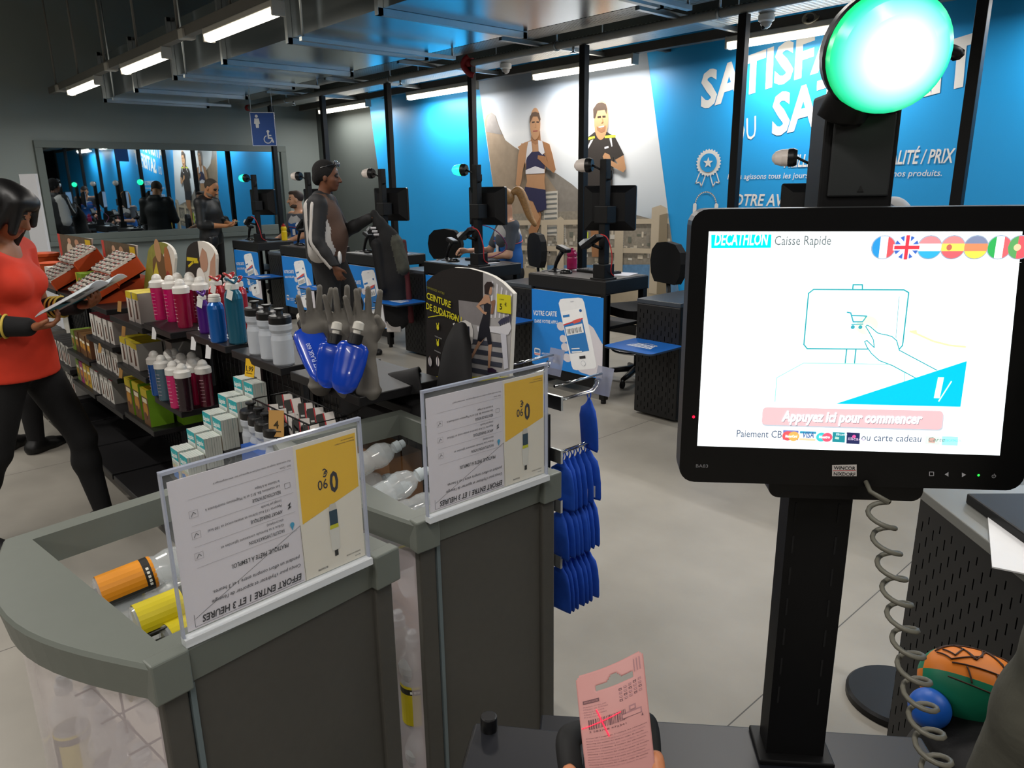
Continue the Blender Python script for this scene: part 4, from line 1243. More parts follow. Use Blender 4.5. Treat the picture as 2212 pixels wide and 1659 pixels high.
hd = MB(); hd.bb((h0, .05, KZ - .05), (h1, .11, ht), black_metal); hd.build('head_box', kiosk, bevel=.004)
f0, f1 = K(1797, 300, .05)[0], K(1930, 300, .05)[0]; fz1, fz0 = KZ + K(1850, 245, .05)[1], KZ + K(1850, 425, .05)[1]
MB().bb((f0, .046, fz0), (f1, .05, fz1), mat('head_cover', '#232526', .45, var=.05)).build('cover', kiosk, bevel=.002)
ar = MB(); F = Flat(ar, (0, .0455, 0), (1, 0, 0), (0, 0, 1)); xm = K(1856, 408, .05); F.poly([(xm[0] - .0035, KZ + xm[1] - .003), (xm[0] + .0035, KZ + xm[1] - .003), (xm[0], KZ + xm[1] + .004)], ink('#0a0a0b'), 1); ar.build('arrow_mark', kiosk)
lc = K(1932, 106, .0); LC = Vector((lc[0], .02, KZ + lc[1]))
def local_dir(w):
    return Vector((w.dot(KW), w.dot(KB), w.z))
tocam = local_dir(Vector((0, 0, CAMZ)) - at_d(1932, 106, .82)).normalized()
axd = (tocam + Vector((.28, 0, -.06))).normalized()
q = Vector((0, 0, 1)).rotation_difference(axd).to_matrix()
def lamp_glow():
    m = mat('beacon_lens', '#27e08a', .25, emit=1.0)
    nt = m.node_tree; b = nt.nodes['Principled BSDF']
    tc = nt.nodes.new('ShaderNodeTexCoord'); L = nt.nodes.new('ShaderNodeVectorMath'); L.operation = 'DISTANCE'
    L.inputs[1].default_value = tuple(LC + axd * .03)
    nt.links.new(tc.outputs['Object'], L.inputs[0])
    cr = nt.nodes.new('ShaderNodeValToRGB'); e = cr.color_ramp.elements
    e[0].position = .024; e[0].color = (1.0, 1.15, 1.05, 1); e[1].position = .064; e[1].color = (.0, .30, .07, 1)
    x = e.new(.040); x.color = (.35, .95, .75, 1); x = e.new(.053); x.color = (.03, .62, .36, 1)
    nt.links.new(L.outputs['Value'], cr.inputs[0]); nt.links.new(cr.outputs[0], b.inputs['Emission Color'])
    b.inputs['Emission Strength'].default_value = 1.5
    return m
lb = MB(); lb.lathe([(.05, -.045), (.060, -.03), (.062, -.004), (.060, .0)], black_plastic, c=LC, n=36, M=q); lb.build('lamp_ring', kiosk)
MB().lathe([(.0595, 0), (.058, .014), (.050, .028), (.036, .038), (.018, .043), (0, .044)], lamp_glow(), c=LC, n=40, M=q, close=False).build('lamp_lens', kiosk)
nb = MB(); nb.sweep([LC + axd * -.04, LC + Vector((-.03, .03, -.06)), Vector(((h0 + h1) / 2, .08, ht - .02))], [.028, .026, .024], black_metal, 10); nb.build('lamp_neck', kiosk)
MB().sweep(smooth_path([LC + axd * -.03 + Vector((.03, .01, 0)), LC + Vector((.055, .03, .008)), LC + Vector((.08, .035, .005)), LC + Vector((.086, .04, .002))], 5), [.006] * 15 + [.008], black_plastic, 8).build('lamp_cable', kiosk)
# coiled scanner cable
P0, P1, P2 = at_d(1897, 1085, .83), at_d(1955, 1400, .80), at_d(2035, 1700, .74)
pts = []
for i in range(0, 11 * 14 + 1):
    t = i / (11 * 14.0); cpos = P0 * (1 - t) ** 2 + P1 * 2 * t * (1 - t) + P2 * t * t
    a = 2 * math.pi * i / 14; rr_ = .0125 + .003 * t
    pts.append(cpos + KW * rr_ * math.cos(a) + KB * rr_ * math.sin(a))
pts = [at_d(1870, 1040, .86), at_d(1880, 1062, .85)] + pts
cb_ = MB(); cb_.sweep(pts, .0028, mat('coil_grey', '#5c5a50', .5, var=.05), 7)
tag(cb_.build('coiled_cable'), 'grey coiled cable hanging from the self checkout screen', 'cable')

# kiosk table with the flat scanner box
TP = at_z(1720, 1640, TZ) + KB * .06
tab = thing('kiosk_table', 'dark table edge that carries the self checkout', 'table', (TP.x, TP.y, 0), rz=kang)
MB().bb((-.36, -.46, TZ - .03), (.19, 0, TZ), mat('table_dark', '#14161c', .4, var=.06)).build('table_top', tab, bevel=.003)
MB().bb((-.30, -.40, 0), (.15, -.04, TZ - .03), till_black).build('cabinet_base', tab, bevel=.005)
sb = at_z(1140, 1650, TZ + .05)
sc_ = thing('scanner_box', 'black counter scanner box with a small knob at bottom of picture', 'scanner', (sb.x, sb.y, TZ), rz=kang - .05)
sb_ = MB(); sb_.bb((-.075, -.16, 0), (.075, .02, .09), black_plastic); sb_.build('housing', sc_, bevel=.006)
MB().bb((-.07, -.155, .09), (.07, .01, .098), mat('scanner_lid', '#1c1d22', .35, var=.05)).build('lid', sc_, bevel=.003)
MB().cyl((-.05, .0, .095), (-.05, .0, .118), .011, black_plastic).build('knob', sc_, bevel=.002)

# ------------------------------------------------------------------ pink card under the scanner beam, with the hand that holds it
card_m = mat('card_red_light_tint', '#b5817d', .5, var=.03, scale=30)  # red scanner light on the card is put into its base colour
A, B = at_d(1243, 1462, .70), at_d(1388, 1402, .70)
Cc, D = at_d(1420, 1700, .66), at_d(1272, 1720, .66)
NX, NY = 40, 72
def cardp(s, t):
    p = A * (1 - s) * (1 - t) + B * s * (1 - t) + Cc * s * t + D * (1 - s) * t
    return p + KB * (-.006 * math.sin(math.pi * t) - .004 * math.sin(math.pi * s))
def in_card(s, t):
    x, y = s * .064, t * .13
    r = .006
    for cx_, cy_ in ((r, r), (.064 - r, r)):
        if (x < r or x > .064 - r) and y < r and abs(x - cx_) <= r and math.hypot(x - cx_, y - cy_) > r:
            return False
    if .27 < s < .83 and abs(t - .135 ) < .017: return False
    if math.hypot((s - .55) * .064, (t - .12) * .13) < .0062 and t < .135: return False
    return True
cd = thing('product_card', 'pink lit product card with barcode under a red scanner cross', 'card', tuple(cardp(.5, 1)))
O_ = cardp(.5, 1)
mb = MB()
vs = [cardp(i / NX, j / NY) - O_ for j in range(NY + 1) for i in range(NX + 1)]
fs = [(j * (NX + 1) + i, (j + 1) * (NX + 1) + i, (j + 1) * (NX + 1) + i + 1, j * (NX + 1) + i + 1) for j in range(NY) for i in range(NX) if in_card((i + .5) / NX, (j + .5) / NY)]
mb.add(vs, fs, card_m, True)
co = mb.build('card', cd); sm = co.modifiers.new('thick', 'SOLIDIFY'); sm.thickness = .0006; sm.offset = -1
pr = MB(); nrm = -KB * .0009
def Cq(pts, m, lift=1.0):
    pr.add([cardp(*p) - O_ + nrm * lift for p in pts], [list(range(len(pts)))], m)
def Cr(s0, t0, s1, t1, m, lift=1.0):
    Cq([(s0, t0), (s0, t1), (s1, t1), (s1, t0)], m, lift)
def Ct(s0, t0, s1, txt, h, m, bold=.0):
    vs, fs = glyphs(txt, bold, 0)
    x0 = min(p[0] for p in vs); x1 = max(p[0] for p in vs)
    pr.add([cardp(s0 + (p[0] - x0) / (x1 - x0) * (s1 - s0), t0 - p[1] / .73 * h) - O_ + nrm for p in vs], fs, m)
dk, md = ink('#5f3b40'), ink('#93686c')
Cr(.07, .20, .31, .225, dk); 
Ct(.09, .219, .29, 'DECATHLON', .012, card_m)
for i, w_ in enumerate((.34, .36, .30, .33, .22)):
    Ct(.07, .252 + .02 * i, .07 + w_, ('Produit conçu par', 'Made in China', 'Fabriqué en Chine', '59665 Villeneuve', 'France')[i], .010, md)
rows = ('UADE', 'AIDA', 'EHBB')
for j in range(4):
    for i in range(5):
        s_, t_ = .60 + .072 * i, .185 + .026 * j - .004 * i
        Cr(s_, t_, s_ + .045, t_ + .014, md if (i + j) % 3 else dk)
        Cr(s_ + .012, t_ + .004, s_ + .033, t_ + .010, card_m, 1.6)
for i in range(3):
    Ct(.84 + .04 * i, .045, .87 + .04 * i, '|||||||', .001, md)
    Cr(.845 + .042 * i, .03, .862 + .042 * i, .115, md)
x = .12
rr_ = random.Random(5)
while x < .66:
    w_ = rr_.choice((.008, .012, .02)); Cr(x, .355 - .02 * x, x + w_, .43 - .02 * x, dk); x += w_ + rr_.choice((.008, .012, .016))
Ct(.12, .452, .66, '3 583788 472341', .014, dk)
Cr(.72, .33, .82, .365, md); Cr(.74, .338, .80, .357, card_m, 1.6); Cr(.60, .37, .90, .41, md); Cr(.62, .377, .88, .403, card_m, 1.6); Ct(.63, .398, .87, '2494155', .014, md)
Cq([(.90, .415), (.885, .435), (.915, .435)], dk)
for j in range(12):
    Ct(.06, .50 + .022 * j, .95 - .03 * (j % 3), ('Conserver l emballage, il contient des informations', 'Please keep the packaging as it contains information', 'Warning not suitable for children under 36 months', 'Attention ne convient pas aux enfants de moins')[j % 4], .009, md if j % 2 else dk)
pr.build('print', cd)
las = MB(); lr = mat('laser_red', '#ff1030', .4, emit=3.0)  # projected scanner beam drawn as glowing strips lying on the card
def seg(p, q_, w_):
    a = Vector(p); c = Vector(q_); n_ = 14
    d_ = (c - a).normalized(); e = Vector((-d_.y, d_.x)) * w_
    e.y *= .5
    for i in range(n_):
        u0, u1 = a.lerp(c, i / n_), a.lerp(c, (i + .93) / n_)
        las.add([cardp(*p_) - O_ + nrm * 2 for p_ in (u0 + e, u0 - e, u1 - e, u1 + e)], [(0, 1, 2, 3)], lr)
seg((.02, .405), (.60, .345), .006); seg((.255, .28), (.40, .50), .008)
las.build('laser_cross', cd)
st = MB(); s0 = cardp(.35, .95) + KB * .012
loop = smooth_path([at_d(1240, 1700, .69), at_d(1230, 1640, .70), at_d(1228, 1600, .71), at_d(1245, 1582, .72), at_d(1290, 1575, .73), at_d(1340, 1568, .735), at_d(1385, 1560, .73), at_d(1398, 1580, .72), at_d(1402, 1640, .70), at_d(1400, 1700, .69)], 6)
st.sweep(loop, .009, black_matte, 8, flat=(1.35, .8))
tag(st.build('strap'), 'black strap of the product looping behind the pink card', 'strap')
skin_hand = mat('skin_warm', '#b5744f', .5, var=.06, scale=30)
hb_ = Body()
wr = at_d(1330, 2150, .60); palm = at_d(1330, 1900, .66) + KB * .02
hb_.cap(wr, palm, .028, .03, m=0); hb_.ell(palm, (.042, .03, .045), m=0)
for i, (px, d0) in enumerate(((1236, .685), (1285, .705), (1335, .71), (1388, .705))):
    base = at_d(1270 + 38 * i, 1850, .67) + KB * .03
    mid = at_d(px, 1760, d0 + .015) + KB * .012; tip = at_d(px - 6, 1668 if i == 0 else 1705, d0)
    hb_.cap(base, mid, .0095, .009, k=.008); hb_.cap(mid, tip, .009, .0075, k=.005)
th0, th1, th2 = at_d(1405, 1900, .65), at_d(1430, 1800, .645), at_d(1416, 1640, .672)
hb_.cap(th0, th1, .013, .011, k=.012); hb_.cap(th1, th2, .011, .008, k=.006)
hp = thing('person', 'hand of a person below the picture, fingertips holding the pink card', 'person', tuple(wr))
fa = (wr - palm).normalized(); el_ = wr + fa * .24 + Vector((0, 0, -.03))
hb_.cap(wr, el_, .028, .040)
ho = hb_.mesh(.0034, 'hand', skin_hand, hp); ho.location = -wr
sv = Body(); sv.cap(wr + fa * .05, el_, .036, .048, k=.02); sv.cap(el_, el_ + fa * .06 + Vector((0, 0, .10)), .048, .052, k=.03)
so = sv.mesh(.006, 'sleeve', mat('sleeve_dark', '#15161a', .8, var=.2, scale=40), hp, infl=.004); so.location = -wr

# ------------------------------------------------------------------ packing table, bag, balls and jacket at the right edge
Q1 = at_z(1990, 1058, .85); tdir = Vector((.72, -.69, 0)).normalized()
pk = thing('packing_table', 'black perforated packing table with pale top at the right edge', 'table', (Q1.x, Q1.y, 0), rz=math.atan2(tdir.y, tdir.x))
MB().bb((0, 0, .06), (1.0, .025, .835), slotted('packing_punched', '#0e0e0f', .5, .025, .16, .06, .45, True, .08, .80)).build('front_panel', pk, bevel=.003)
MB().bb((0, .60, .06), (1.0, .62, .835), till_black).build('rear_panel', pk); MB().bb((.97, .025, .06), (1.0, .6, .835), till_black).build('side_panel', pk)
for x in (.03, .97):
    for y in (.05, .57):
        MB().bb((x - .02, y - .02, 0), (x + .02, y + .02, .07), black_matte).build('foot', pk)
MB().bb((-.005, -.012, .835), (1.02, .63, .86), mat('packing_top', '#6f706c', .35, var=.06)).build('top', pk, bevel=.003)
MB().bb((.10, .05, .86), (.34, .40, .885), till_black).build('inlay', pk, bevel=.004)
tag(MB().bb((-.035, -.14, 0), (.035, .14, .003), ink('#d9dadc')).build('receipt', loc=at_z(2165, 1172, .862) + Vector((0.01, 0.01, 0)), rz=.3), 'white receipt strip lying on the packing table', 'paper')
dc = at_z(1965, 1540, .0)
t = thing('stand_base', 'round black base of a stand beside the packing table', 'stand', (dc.x - .05, dc.y + .03, 0))
MB().lathe([(.15, 0), (.15, .02), (.142, .028)], black_plastic, n=40).build('base_disc', t)
MB().cyl((.04, .05, .02), (.04, .05, .5), .014, black_metal).build('pole', t)
bc = at_d(2118, 1492, 1.30)
bgc = at_d(2130, 1730, 1.30)
bag = Body(); bag.ell((0, 0, .0), (.21, .15, .17), k=.05); bag.ell((-.03, -.02, .14), (.16, .11, .05), k=.04); bag.cap((-.15, .10, .08), (.06, .13, .40), .03, .026, k=.05); bag.cap((.06, .13, .40), (.2, .06, .12), .026, .03, k=.05)
bo = bag.mesh(.012, 'shopping_bag', mat('bag_black', '#08080a', .6, bump=.5, scale=18))
tang = math.atan2(tdir.y, tdir.x)
bo.location = (bgc.x + .03, bgc.y - .02, bgc.z - .02); bo.rotation_euler = (0, 0, tang)
tag(bo, 'black fabric bag at the right edge with two balls on top', 'bag')
sh_ = MB(); sh_.bb((-.22, -.10, -.02), (.30, .15, 0), till_black)
for x_ in (-.21, .27):
    sh_.bb((x_, -.08, -(bgc.z - .19)), (x_ + .02, .12, -.02), till_black)
tag(sh_.build('bag_shelf', loc=(bgc.x + .03, bgc.y - .02, bgc.z - .19), rz=tang), 'low black shelf under the fabric bag at the right edge', 'shelf')
orange, green = mat('ball_orange', '#d9791c', .5, var=.05), mat('ball_green', '#0f7a5a', .5, var=.05)
rb = thing('rugby_ball', 'orange and green mini rugby ball on the black bag', 'ball', tuple(bc))
Mq = rot('Z', 38) @ rot('Y', 20)
def ball_part(a0, a1, m, name):
    mb = MB(); n = 14; vs = []; hh = 22
    for i in range(hh + 1):
        t_ = math.pi * i / hh
        for k in range(n + 1):
            a = math.radians(a0 + (a1 - a0) * k / n)
            pz = -.105 * math.cos(t_); r_ = .066 * math.sin(t_) ** .8
            vs.append(Mq @ Vector((pz, r_ * math.cos(a), r_ * math.sin(a))))
    fs = [(i * (n + 1) + k, i * (n + 1) + k + 1, (i + 1) * (n + 1) + k + 1, (i + 1) * (n + 1) + k) for i in range(hh) for k in range(n)]
    mb.add(vs, fs, m, True); return mb.build(name, rb)
for k in range(4):
    ball_part(-10 + 90 * k - 30, -10 + 90 * k + 60, orange if k in (1, 3) else green, 'panel')
lw = MB(); blk = ink('#3a1d0d')
def on_ball(u, a, lift=1.02):
    t_ = math.pi * u; return Mq @ (Vector((-.105 * math.cos(t_), .066 * math.sin(t_) ** .8 * math.cos(math.radians(a)), .066 * math.sin(t_) ** .8 * math.sin(math.radians(a)))) * lift)
for path in ([(.18, 62), (.5, 52), (.82, 62)], [(.2, 75), (.25, 100), (.32, 80), (.36, 105), (.45, 75), (.5, 100)], [(.55, 75), (.6, 105), (.68, 80), (.74, 105)], [(.15, 70), (.3, 60), (.6, 58), (.8, 66)], [(.15, 80), (.22, 110), (.4, 95), (.45, 65)], [(.3, 62), (.35, 105)], [(.45, 65), (.5, 105), (.7, 100), (.72, 62)], [(.22, 118), (.5, 122), (.8, 115)], [(.55, 62), (.58, 100)], [(.2, 150), (.5, 152), (.8, 150)], [(.3, 122), (.33, 148)], [(.45, 122), (.47, 150)], [(.6, 121), (.62, 150)]):
    lw.sweep([on_ball(*(Vector(path[i_]).lerp(Vector(path[i_ + 1]), j_ / 8))) for i_ in range(len(path) - 1) for j_ in range(9)], .0014, blk, 5)
for path in ([(.2, -15), (.5, -20), (.8, -15)], [(.25, 22), (.5, 28), (.75, 22)]):
    lw.sweep([on_ball(*(Vector(path[i_]).lerp(Vector(path[i_ + 1]), j_ / 8))) for i_ in range(len(path) - 1) for j_ in range(9)], .0012, ink('#0a3d2e'), 5)
lw.build('line_pattern', rb)
b2_ = at_d(2008, 1530, 1.27)
tag(MB().ball((0, 0, 0), .034, mat('ball_blue', '#1557b5', .45, var=.04), 24).build('ball', loc=b2_), 'plain blue ball half sunk in the black bag', 'ball')

# ================================================================== shelving
shelf_m = mat('shelf_black', '#151416', .45, var=.15, scale=15)
wire_m = mat('wire_black', '#0e0e10', .4)
def shelf_unit(x0, x1, shelves, label, yf=1.0, yb=1.32, base=True, hgt=1.02, backed=True):
    t = thing('shelf_unit', label, 'shelving', (x0, yf, 0), group='black shelving units of the gondola')
    w = x1 - x0; D = yb - yf
    for x in (.012, w - .012):
        MB().bb((x - .012, D - .03, .0), (x + .012, D, hgt), shelf_m).build('upright', t)
    g = MB()
    for i in range(int(w / .05)):
        g.cyl((.03 + .05 * i, D - .014, .1), (.03 + .05 * i, D - .014, hgt - .03), .0022, wire_m, n=5)
    for i in range(17):
        g.cyl((0, D - .012, .12 + .052 * i), (w, D - .012, .12 + .052 * i), .0022, wire_m, n=5)
    g.build('wire_mesh', t)
    if backed:
        MB().bb((0, D - .006, .08), (w, D, hgt - .01), shelf_m).build('back_panel', t)  # black sheet added to stand in for the shade behind the mesh
    if base:
        MB().bb((-.01, -.10, .085), (w + .01, D, .12), shelf_m).build('base_shelf', t, bevel=.004)
        MB().bb((.02, -.02, 0), (w - .02, D, .085), black_matte).build('plinth', t)
    for (a, b, z) in shelves:
        s = MB(); s.bb((a - x0, 0, z - .028), (b - x0, D - .03, z), shelf_m)
        s.build('shelf', t, bevel=.003)
    return t
def tagcard(px, py, y, m, label, w=.032, h=.052, txt=None, tilt=14, stem=0):
    p = at_y(px, py, y)
    t = MB(); t.box((0, 0, 0), (w, .0015, h), m)
    if txt:
        F = Flat(t, (-w / 2, -.0009, -h / 2), (1, 0, 0), (0, 0, 1)); F.text(w * .5, h * .32, txt, h * .3, ink('#3a2d10'), align='c', bold=.02)
        F.line([(w * .2, h * .2), (w * .8, h * .2)], h * .04, ink('#3a2d10'))
    if stem: t.cyl((0, 0, -h / 2), (0, .02, -h / 2 - stem), .002, wire_m, n=6)
    o = t.build('price_tag', loc=p); o.rotation_euler = (math.radians(-12), 0, math.radians(tilt))
    return tag(o, label, 'price tag', 'price tags on the shelf edges')

shelf_unit(-6.62, -6.04, [(-6.62, -6.04, 1.0), (-6.62, -6.04, .46), (-6.62, -6.04, .28)], 'black shelving unit at the far left behind the woman in orange')
shelf_unit(-5.99, -5.34, [(-5.99, -5.34, 1.0), (-5.99, -5.34, .48), (-5.99, -5.34, .28)], 'black shelving unit with rows of white cartons on low shelves')
shelf_unit(-5.30, -4.78, [(-5.30, -4.78, 1.0), (-5.30, -4.78, .63), (-5.30, -4.78, .43)], 'black shelving unit below the far pair of orange display boxes')
shelf_unit(-4.74, -4.22, [(-4.74, -4.22, 1.0), (-4.74, -4.22, .80), (-4.74, -4.22, .63), (-4.74, -4.22, .43)], 'black shelving unit below the near pair of orange display boxes')
shelf_unit(-4.17, -3.64, [(-4.17, -3.64, .98), (-4.17, -3.70, .73), (-4.17, -3.70, .46)], 'black shelving unit with yellow topped and green cartons')
shelf_unit(-3.60, -3.25, [(-3.60, -3.25, 1.012), (-3.60, -3.25, .66)], 'black shelving unit holding the pink shaker bottles')
shelf_unit(-3.05, -2.655, [(-3.05, -2.655, 1.044)], 'black shelving unit topped by the metal bottles', base=False, hgt=1.04)
shelf_unit(-2.60, -2.205, [(-2.60, -2.205, 1.04)], 'black shelving unit topped by three clear squeeze bottles', base=False, hgt=1.03)
shelf_unit(-2.14, -1.725, [(-2.14, -1.725, 1.04)], 'black shelving unit topped by grey mannequin hands', base=False, hgt=1.03)
u5 = shelf_unit(-1.97, -1.40, [(-1.97, -1.40, .975)], 'black shelving unit with black cloth on top and hooks behind', yf=1.16, yb=1.42, base=False, hgt=.97)

def carton(name, w, d, h, front, side, top, label, group, pic=None, band=None):
    b = MB(); b.bb((-w / 2, 0, 0), (w / 2, d, h), side)
    F = Flat(b, (-w / 2, -.0001, 0), (1, 0, 0), (0, 0, 1)); F.rect(0, 0, w, h, front, 1)
    if band: F.rect(0, h * .78, w, h, band, 2)
    if pic == 'bar':
        F.poly([(w * .35, h * .12), (w * .68, h * .15), (w * .62, h * .68), (w * .38, h * .66)], ink('#5d3a2b'), 2); F.rect(w * .42, h * .68, w * .6, h * .76, ink('#1b1715'), 2)
    elif pic == 'bottle':
        F.rect(w * .3, h * .1, w * .7, h * .6, ink('#7d4a3c'), 2); F.rect(w * .35, h * .6, w * .65, h * .72, ink('#141414'), 2); F.rect(w * .38, h * .72, w * .62, h * .9, ink('#1d1d1d'), 2)
    elif pic == 'fruit':
        F.ell(w * .5, h * .45, w * .35, h * .2, ink('#c58a2a'), 2); F.ell(w * .4, h * .25, w * .2, h * .1, ink('#6b3a20'), 3); F.rect(w * .15, h * .62, w * .85, h * .74, ink('#f0e6c8'), 2)
    T = Flat(b, (-w / 2, 0, h), (1, 0, 0), (0, 1, 0)); T.rect(0, 0, w, d, top, 1)
    o = b.build(name); return tag(o, label, 'box', group)
def row(o, xs, y, z):
    for i, x in enumerate(xs):
        c = o if i == 0 else o.copy()
        if i: C.objects.link(c)
        c.location = (x, y + .004 * math.sin(i * 2.1), z)
white_b, grey_b, yel_b = ink('#cfccc4'), ink('#9b9892'), ink('#c9b512')
row(carton('snack_carton', .085, .12, .145, white_b, grey_b, yel_b, 'yellow topped carton with bar picture in the clear tray on the top shelf', 'yellow topped cartons', 'bar', yel_b), [-3.89, -3.80], 1.03, .98)
row(carton('snack_carton', .085, .10, .145, grey_b, grey_b, white_b, 'plain grey carton behind the yellow topped ones on the top shelf', 'grey cartons'), [-3.89, -3.80], 1.155, .98)
row(carton('snack_carton', .095, .12, .135, white_b, grey_b, yel_b, 'yellow topped carton with bar picture in front on the second shelf', 'yellow topped cartons', 'bar', yel_b), [-4.12, -4.02, -3.92], 1.03, .73)
row(carton('snack_carton', .095, .14, .14, grey_b, grey_b, grey_b, 'plain grey carton at the back of the second shelf', 'grey cartons'), [-3.80, -4.12, -4.02, -3.92], 1.155, .73)
row(carton('snack_carton', .10, .11, .19, ink('#6b4a24'), ink('#6f9c1c'), yel_b, 'brown and green carton with yellow band on the lowest filled shelf', 'brown and green cartons', 'fruit', yel_b), [-4.11, -3.99, -3.83], 1.02, .46)
row(carton('snack_carton', .10, .12, .185, ink('#6f9c1c'), ink('#6f9c1c'), ink('#87b12a'), 'bright green carton behind the brown fronted ones', 'brown and green cartons'), [-3.99, -3.83, -3.75], 1.15, .46)
cols = [('#7d9c2a', 'green'), ('#b53a72', 'pink'), ('#c9b030', 'yellow'), ('#c9a227', 'mustard'), ('#c9c4bd', 'white'), ('#b8505c', 'red topped'), ('#c9c4bd', 'white'), ('#c9c4bd', 'white'), ('#b8505c', 'red topped')]
for i, (c, nm) in enumerate(cols):
    x = -5.24 + .088 * i + (.03 if i > 4 else 0)
    if -4.83 < x < -4.72: x -= .03
    row(carton('snack_carton', .072, .12, .135, white_b if i > 3 else ink(c), grey_b, ink(c), ('%s snack carton in the mixed low row, number %s from the left' % (nm, 'one two three four five six seven eight nine'.split()[i])), 'mixed snack cartons', 'bar' if i > 3 else 'fruit'), [x], 1.03, .43)
row(carton('snack_carton', .07, .12, .12, white_b, grey_b, white_b, 'white carton with brown bar picture on the third shelf of the near orange unit', 'white bar cartons', 'bar'), [-4.69, -4.61, -4.53, -4.45, -4.37, -4.29], 1.03, .63)
row(carton('snack_carton', .075, .12, .125, white_b, grey_b, ink('#b8505c'), 'white carton with red lid below the orange display boxes', 'white bar cartons', 'bar'), [-4.68, -4.59, -4.50, -4.41, -4.32], 1.03, .80)
row(carton('snack_carton', .08, .12, .13, ink('#6b4a24'), ink('#5e3a22'), ink('#7d5a30'), 'brown chocolate carton in the row left of the white bar cartons', 'brown cartons', 'fruit'), [-5.14, -5.05, -4.96, -4.87], 1.03, .63)
row(carton('snack_carton', .07, .12, .125, ink('#8aa83a'), ink('#7d9c2a'), ink('#9cb84a'), 'green carton left of the brown chocolate cartons', 'brown cartons', 'fruit'), [-5.24], 1.03, .63)
row(carton('drink_carton', .07, .14, .135, white_b, grey_b, ink('#2b2a28'), 'white carton with black bottle picture in the row above the lowest shelf', 'white drink cartons', 'bottle'), [-5.94 + .08 * i for i in range(7)] + [-6.56 + .08 * i for i in range(6)], 1.03, .482)
row(carton('drink_carton', .07, .14, .135, white_b, grey_b, ink('#2b2a28'), 'white carton with black bottle picture on the lowest shelf at left', 'white drink cartons', 'bottle'), [-5.94 + .08 * i for i in range(7)] + [-6.56 + .08 * i for i in range(6)], 1.03, .282)

# orange display boxes of bars
org, orgd = mat('display_orange', '#c2480f', .5, var=.06), mat('display_orange_dark', '#a83c0c', .5, var=.06)
def display_box(w, d, h, label, loc, rz):
    t = thing('display_box', label, 'box', loc, rz=rz, group='orange display boxes')
    b = MB(); th = .006
    b.bb((-w / 2, 0, 0), (w / 2, th, h * .8), org); b.bb((-w / 2, d - th, 0), (w / 2, d, h), org)
    b.bb((-w / 2, th, 0), (-w / 2 + th, d - th, h * .9), orgd); b.bb((w / 2 - th, th, 0), (w / 2, d - th, h * .9), orgd); b.bb((-w / 2, th, 0), (w / 2, d - th, th), orgd)
    b.build('tray', t)
    r = random.Random(int(w * 1000 + loc[0] * 100))
    for i in range(6):
        for j in range(4):
            m_ = MB(); ww, dd = w / 4.1, d / 5.6
            m_.box((0, 0, 0), (ww, dd, .014), ink('#c9c2b8'), rot('Z', r.uniform(-6, 6)) @ rot('X', -7))
            Fm = Flat(m_, rot('X', -7) @ Vector((-ww / 2, -dd / 2, .0102)), (1, 0, 0), rot('X', -7) @ Vector((0, 1, 0)))
            Fm.rect(ww * .12, dd * .1, ww * .45, dd * .6, ink('#2c2420'), 1); Fm.rect(ww * .55, dd * .3, ww * .9, dd * .7, ink('#8a2f2a' if (i + j) % 3 else '#5d4a3a'), 1)
            m_.build('bar', t, loc=(-w / 2 + w / 4 * (j + .5), d / 6 * (i + .5), h - .012 + .004 * r.random() + .015 * i / 6))
    return t
for (nm, cx_, w_) in (('far', -5.44, .36), ('near', -4.63, .34)):
    for k_, (y_, z_) in enumerate(((.995, 1.0), (1.135, 1.09))):
        o_ = display_box(w_ - .02 + .04 * k_, .17, .075 + .02 * k_, '%s orange display box of wrapped bars in the %s pair' % (('front', 'rear raised')[k_], nm), (cx_ + .02 * k_, y_, z_), 0)
        o_.rotation_euler = (math.radians(27), 0, 0)
    rs = MB(); rs.add([(x_, y_, z_) for x_ in (-.15, .15) for y_, z_ in ((1.0, 1.0), (1.29, 1.0), (1.29, 1.13))], [(0, 1, 2), (3, 5, 4), (0, 3, 4, 1), (1, 4, 5, 2), (2, 5, 3, 0)], orgd)
    tag(rs.build('display_riser', loc=(cx_, .012, 0)), 'orange wedge riser under the %s pair of display boxes' % nm, 'riser')
t = thing('display_box', 'green and yellow display box wedged between the two orange pairs', 'box', (-5.06, 1.08, 1.0))
b = MB(); b.bb((-.07, 0, 0), (.07, .12, .12), ink('#6f8f1f')); F = Flat(b, (-.07, -.0001, 0), (1, 0, 0), (0, 0, 1)); F.rect(0, 0, .03, .12, ink('#c9b030'), 1); F.ell(.085, .06, .04, .035, ink('#b5793a'), 1); b.build('tray', t)
t = tag(MB().lathe([(.075, 0), (.085, .01), (.10, .14), (.107, .145), (.107, .165), (.08, .17)], org, n=14).build('bucket', loc=(-6.30, 1.14, 1.0)), 'orange ribbed bucket on the far left end of the shelves', 'bucket')
tag(MB().lathe([(.07, 0), (.075, .01), (.09, .12), (.095, .13), (.06, .135)], org, n=14).build('bucket', loc=(-5.86, 1.10, 1.0)), 'low orange tub beside the far orange display boxes', 'bucket')
tag(MB().bb((-.1, 0, 0), (.1, .15, .11), ink('#7da31f')).bb((-.1, -.002, .085), (.1, 0, .11), white_b).build('display_box', loc=(-6.46, 1.03, 1.0)), 'lime green box with white rim beside the orange bucket', 'box')
for k, (x, l, h_) in enumerate(((-5.66, 'white plastic tub left of the far orange boxes', .12), (-5.50, 'low white tray left of the far orange boxes', .06))):
    tag(MB().prism(rrect(-.06, 0, .06, h_, .01), (0, 0, 0), (1, 0, 0), (0, 0, 1), .14, white_b).build('plastic_tub', loc=(x, 1.03, 1.0)), l, 'tub')
pb = MB(); pwm = mat('panel_white', '#c9cbd0', .45, var=.03)
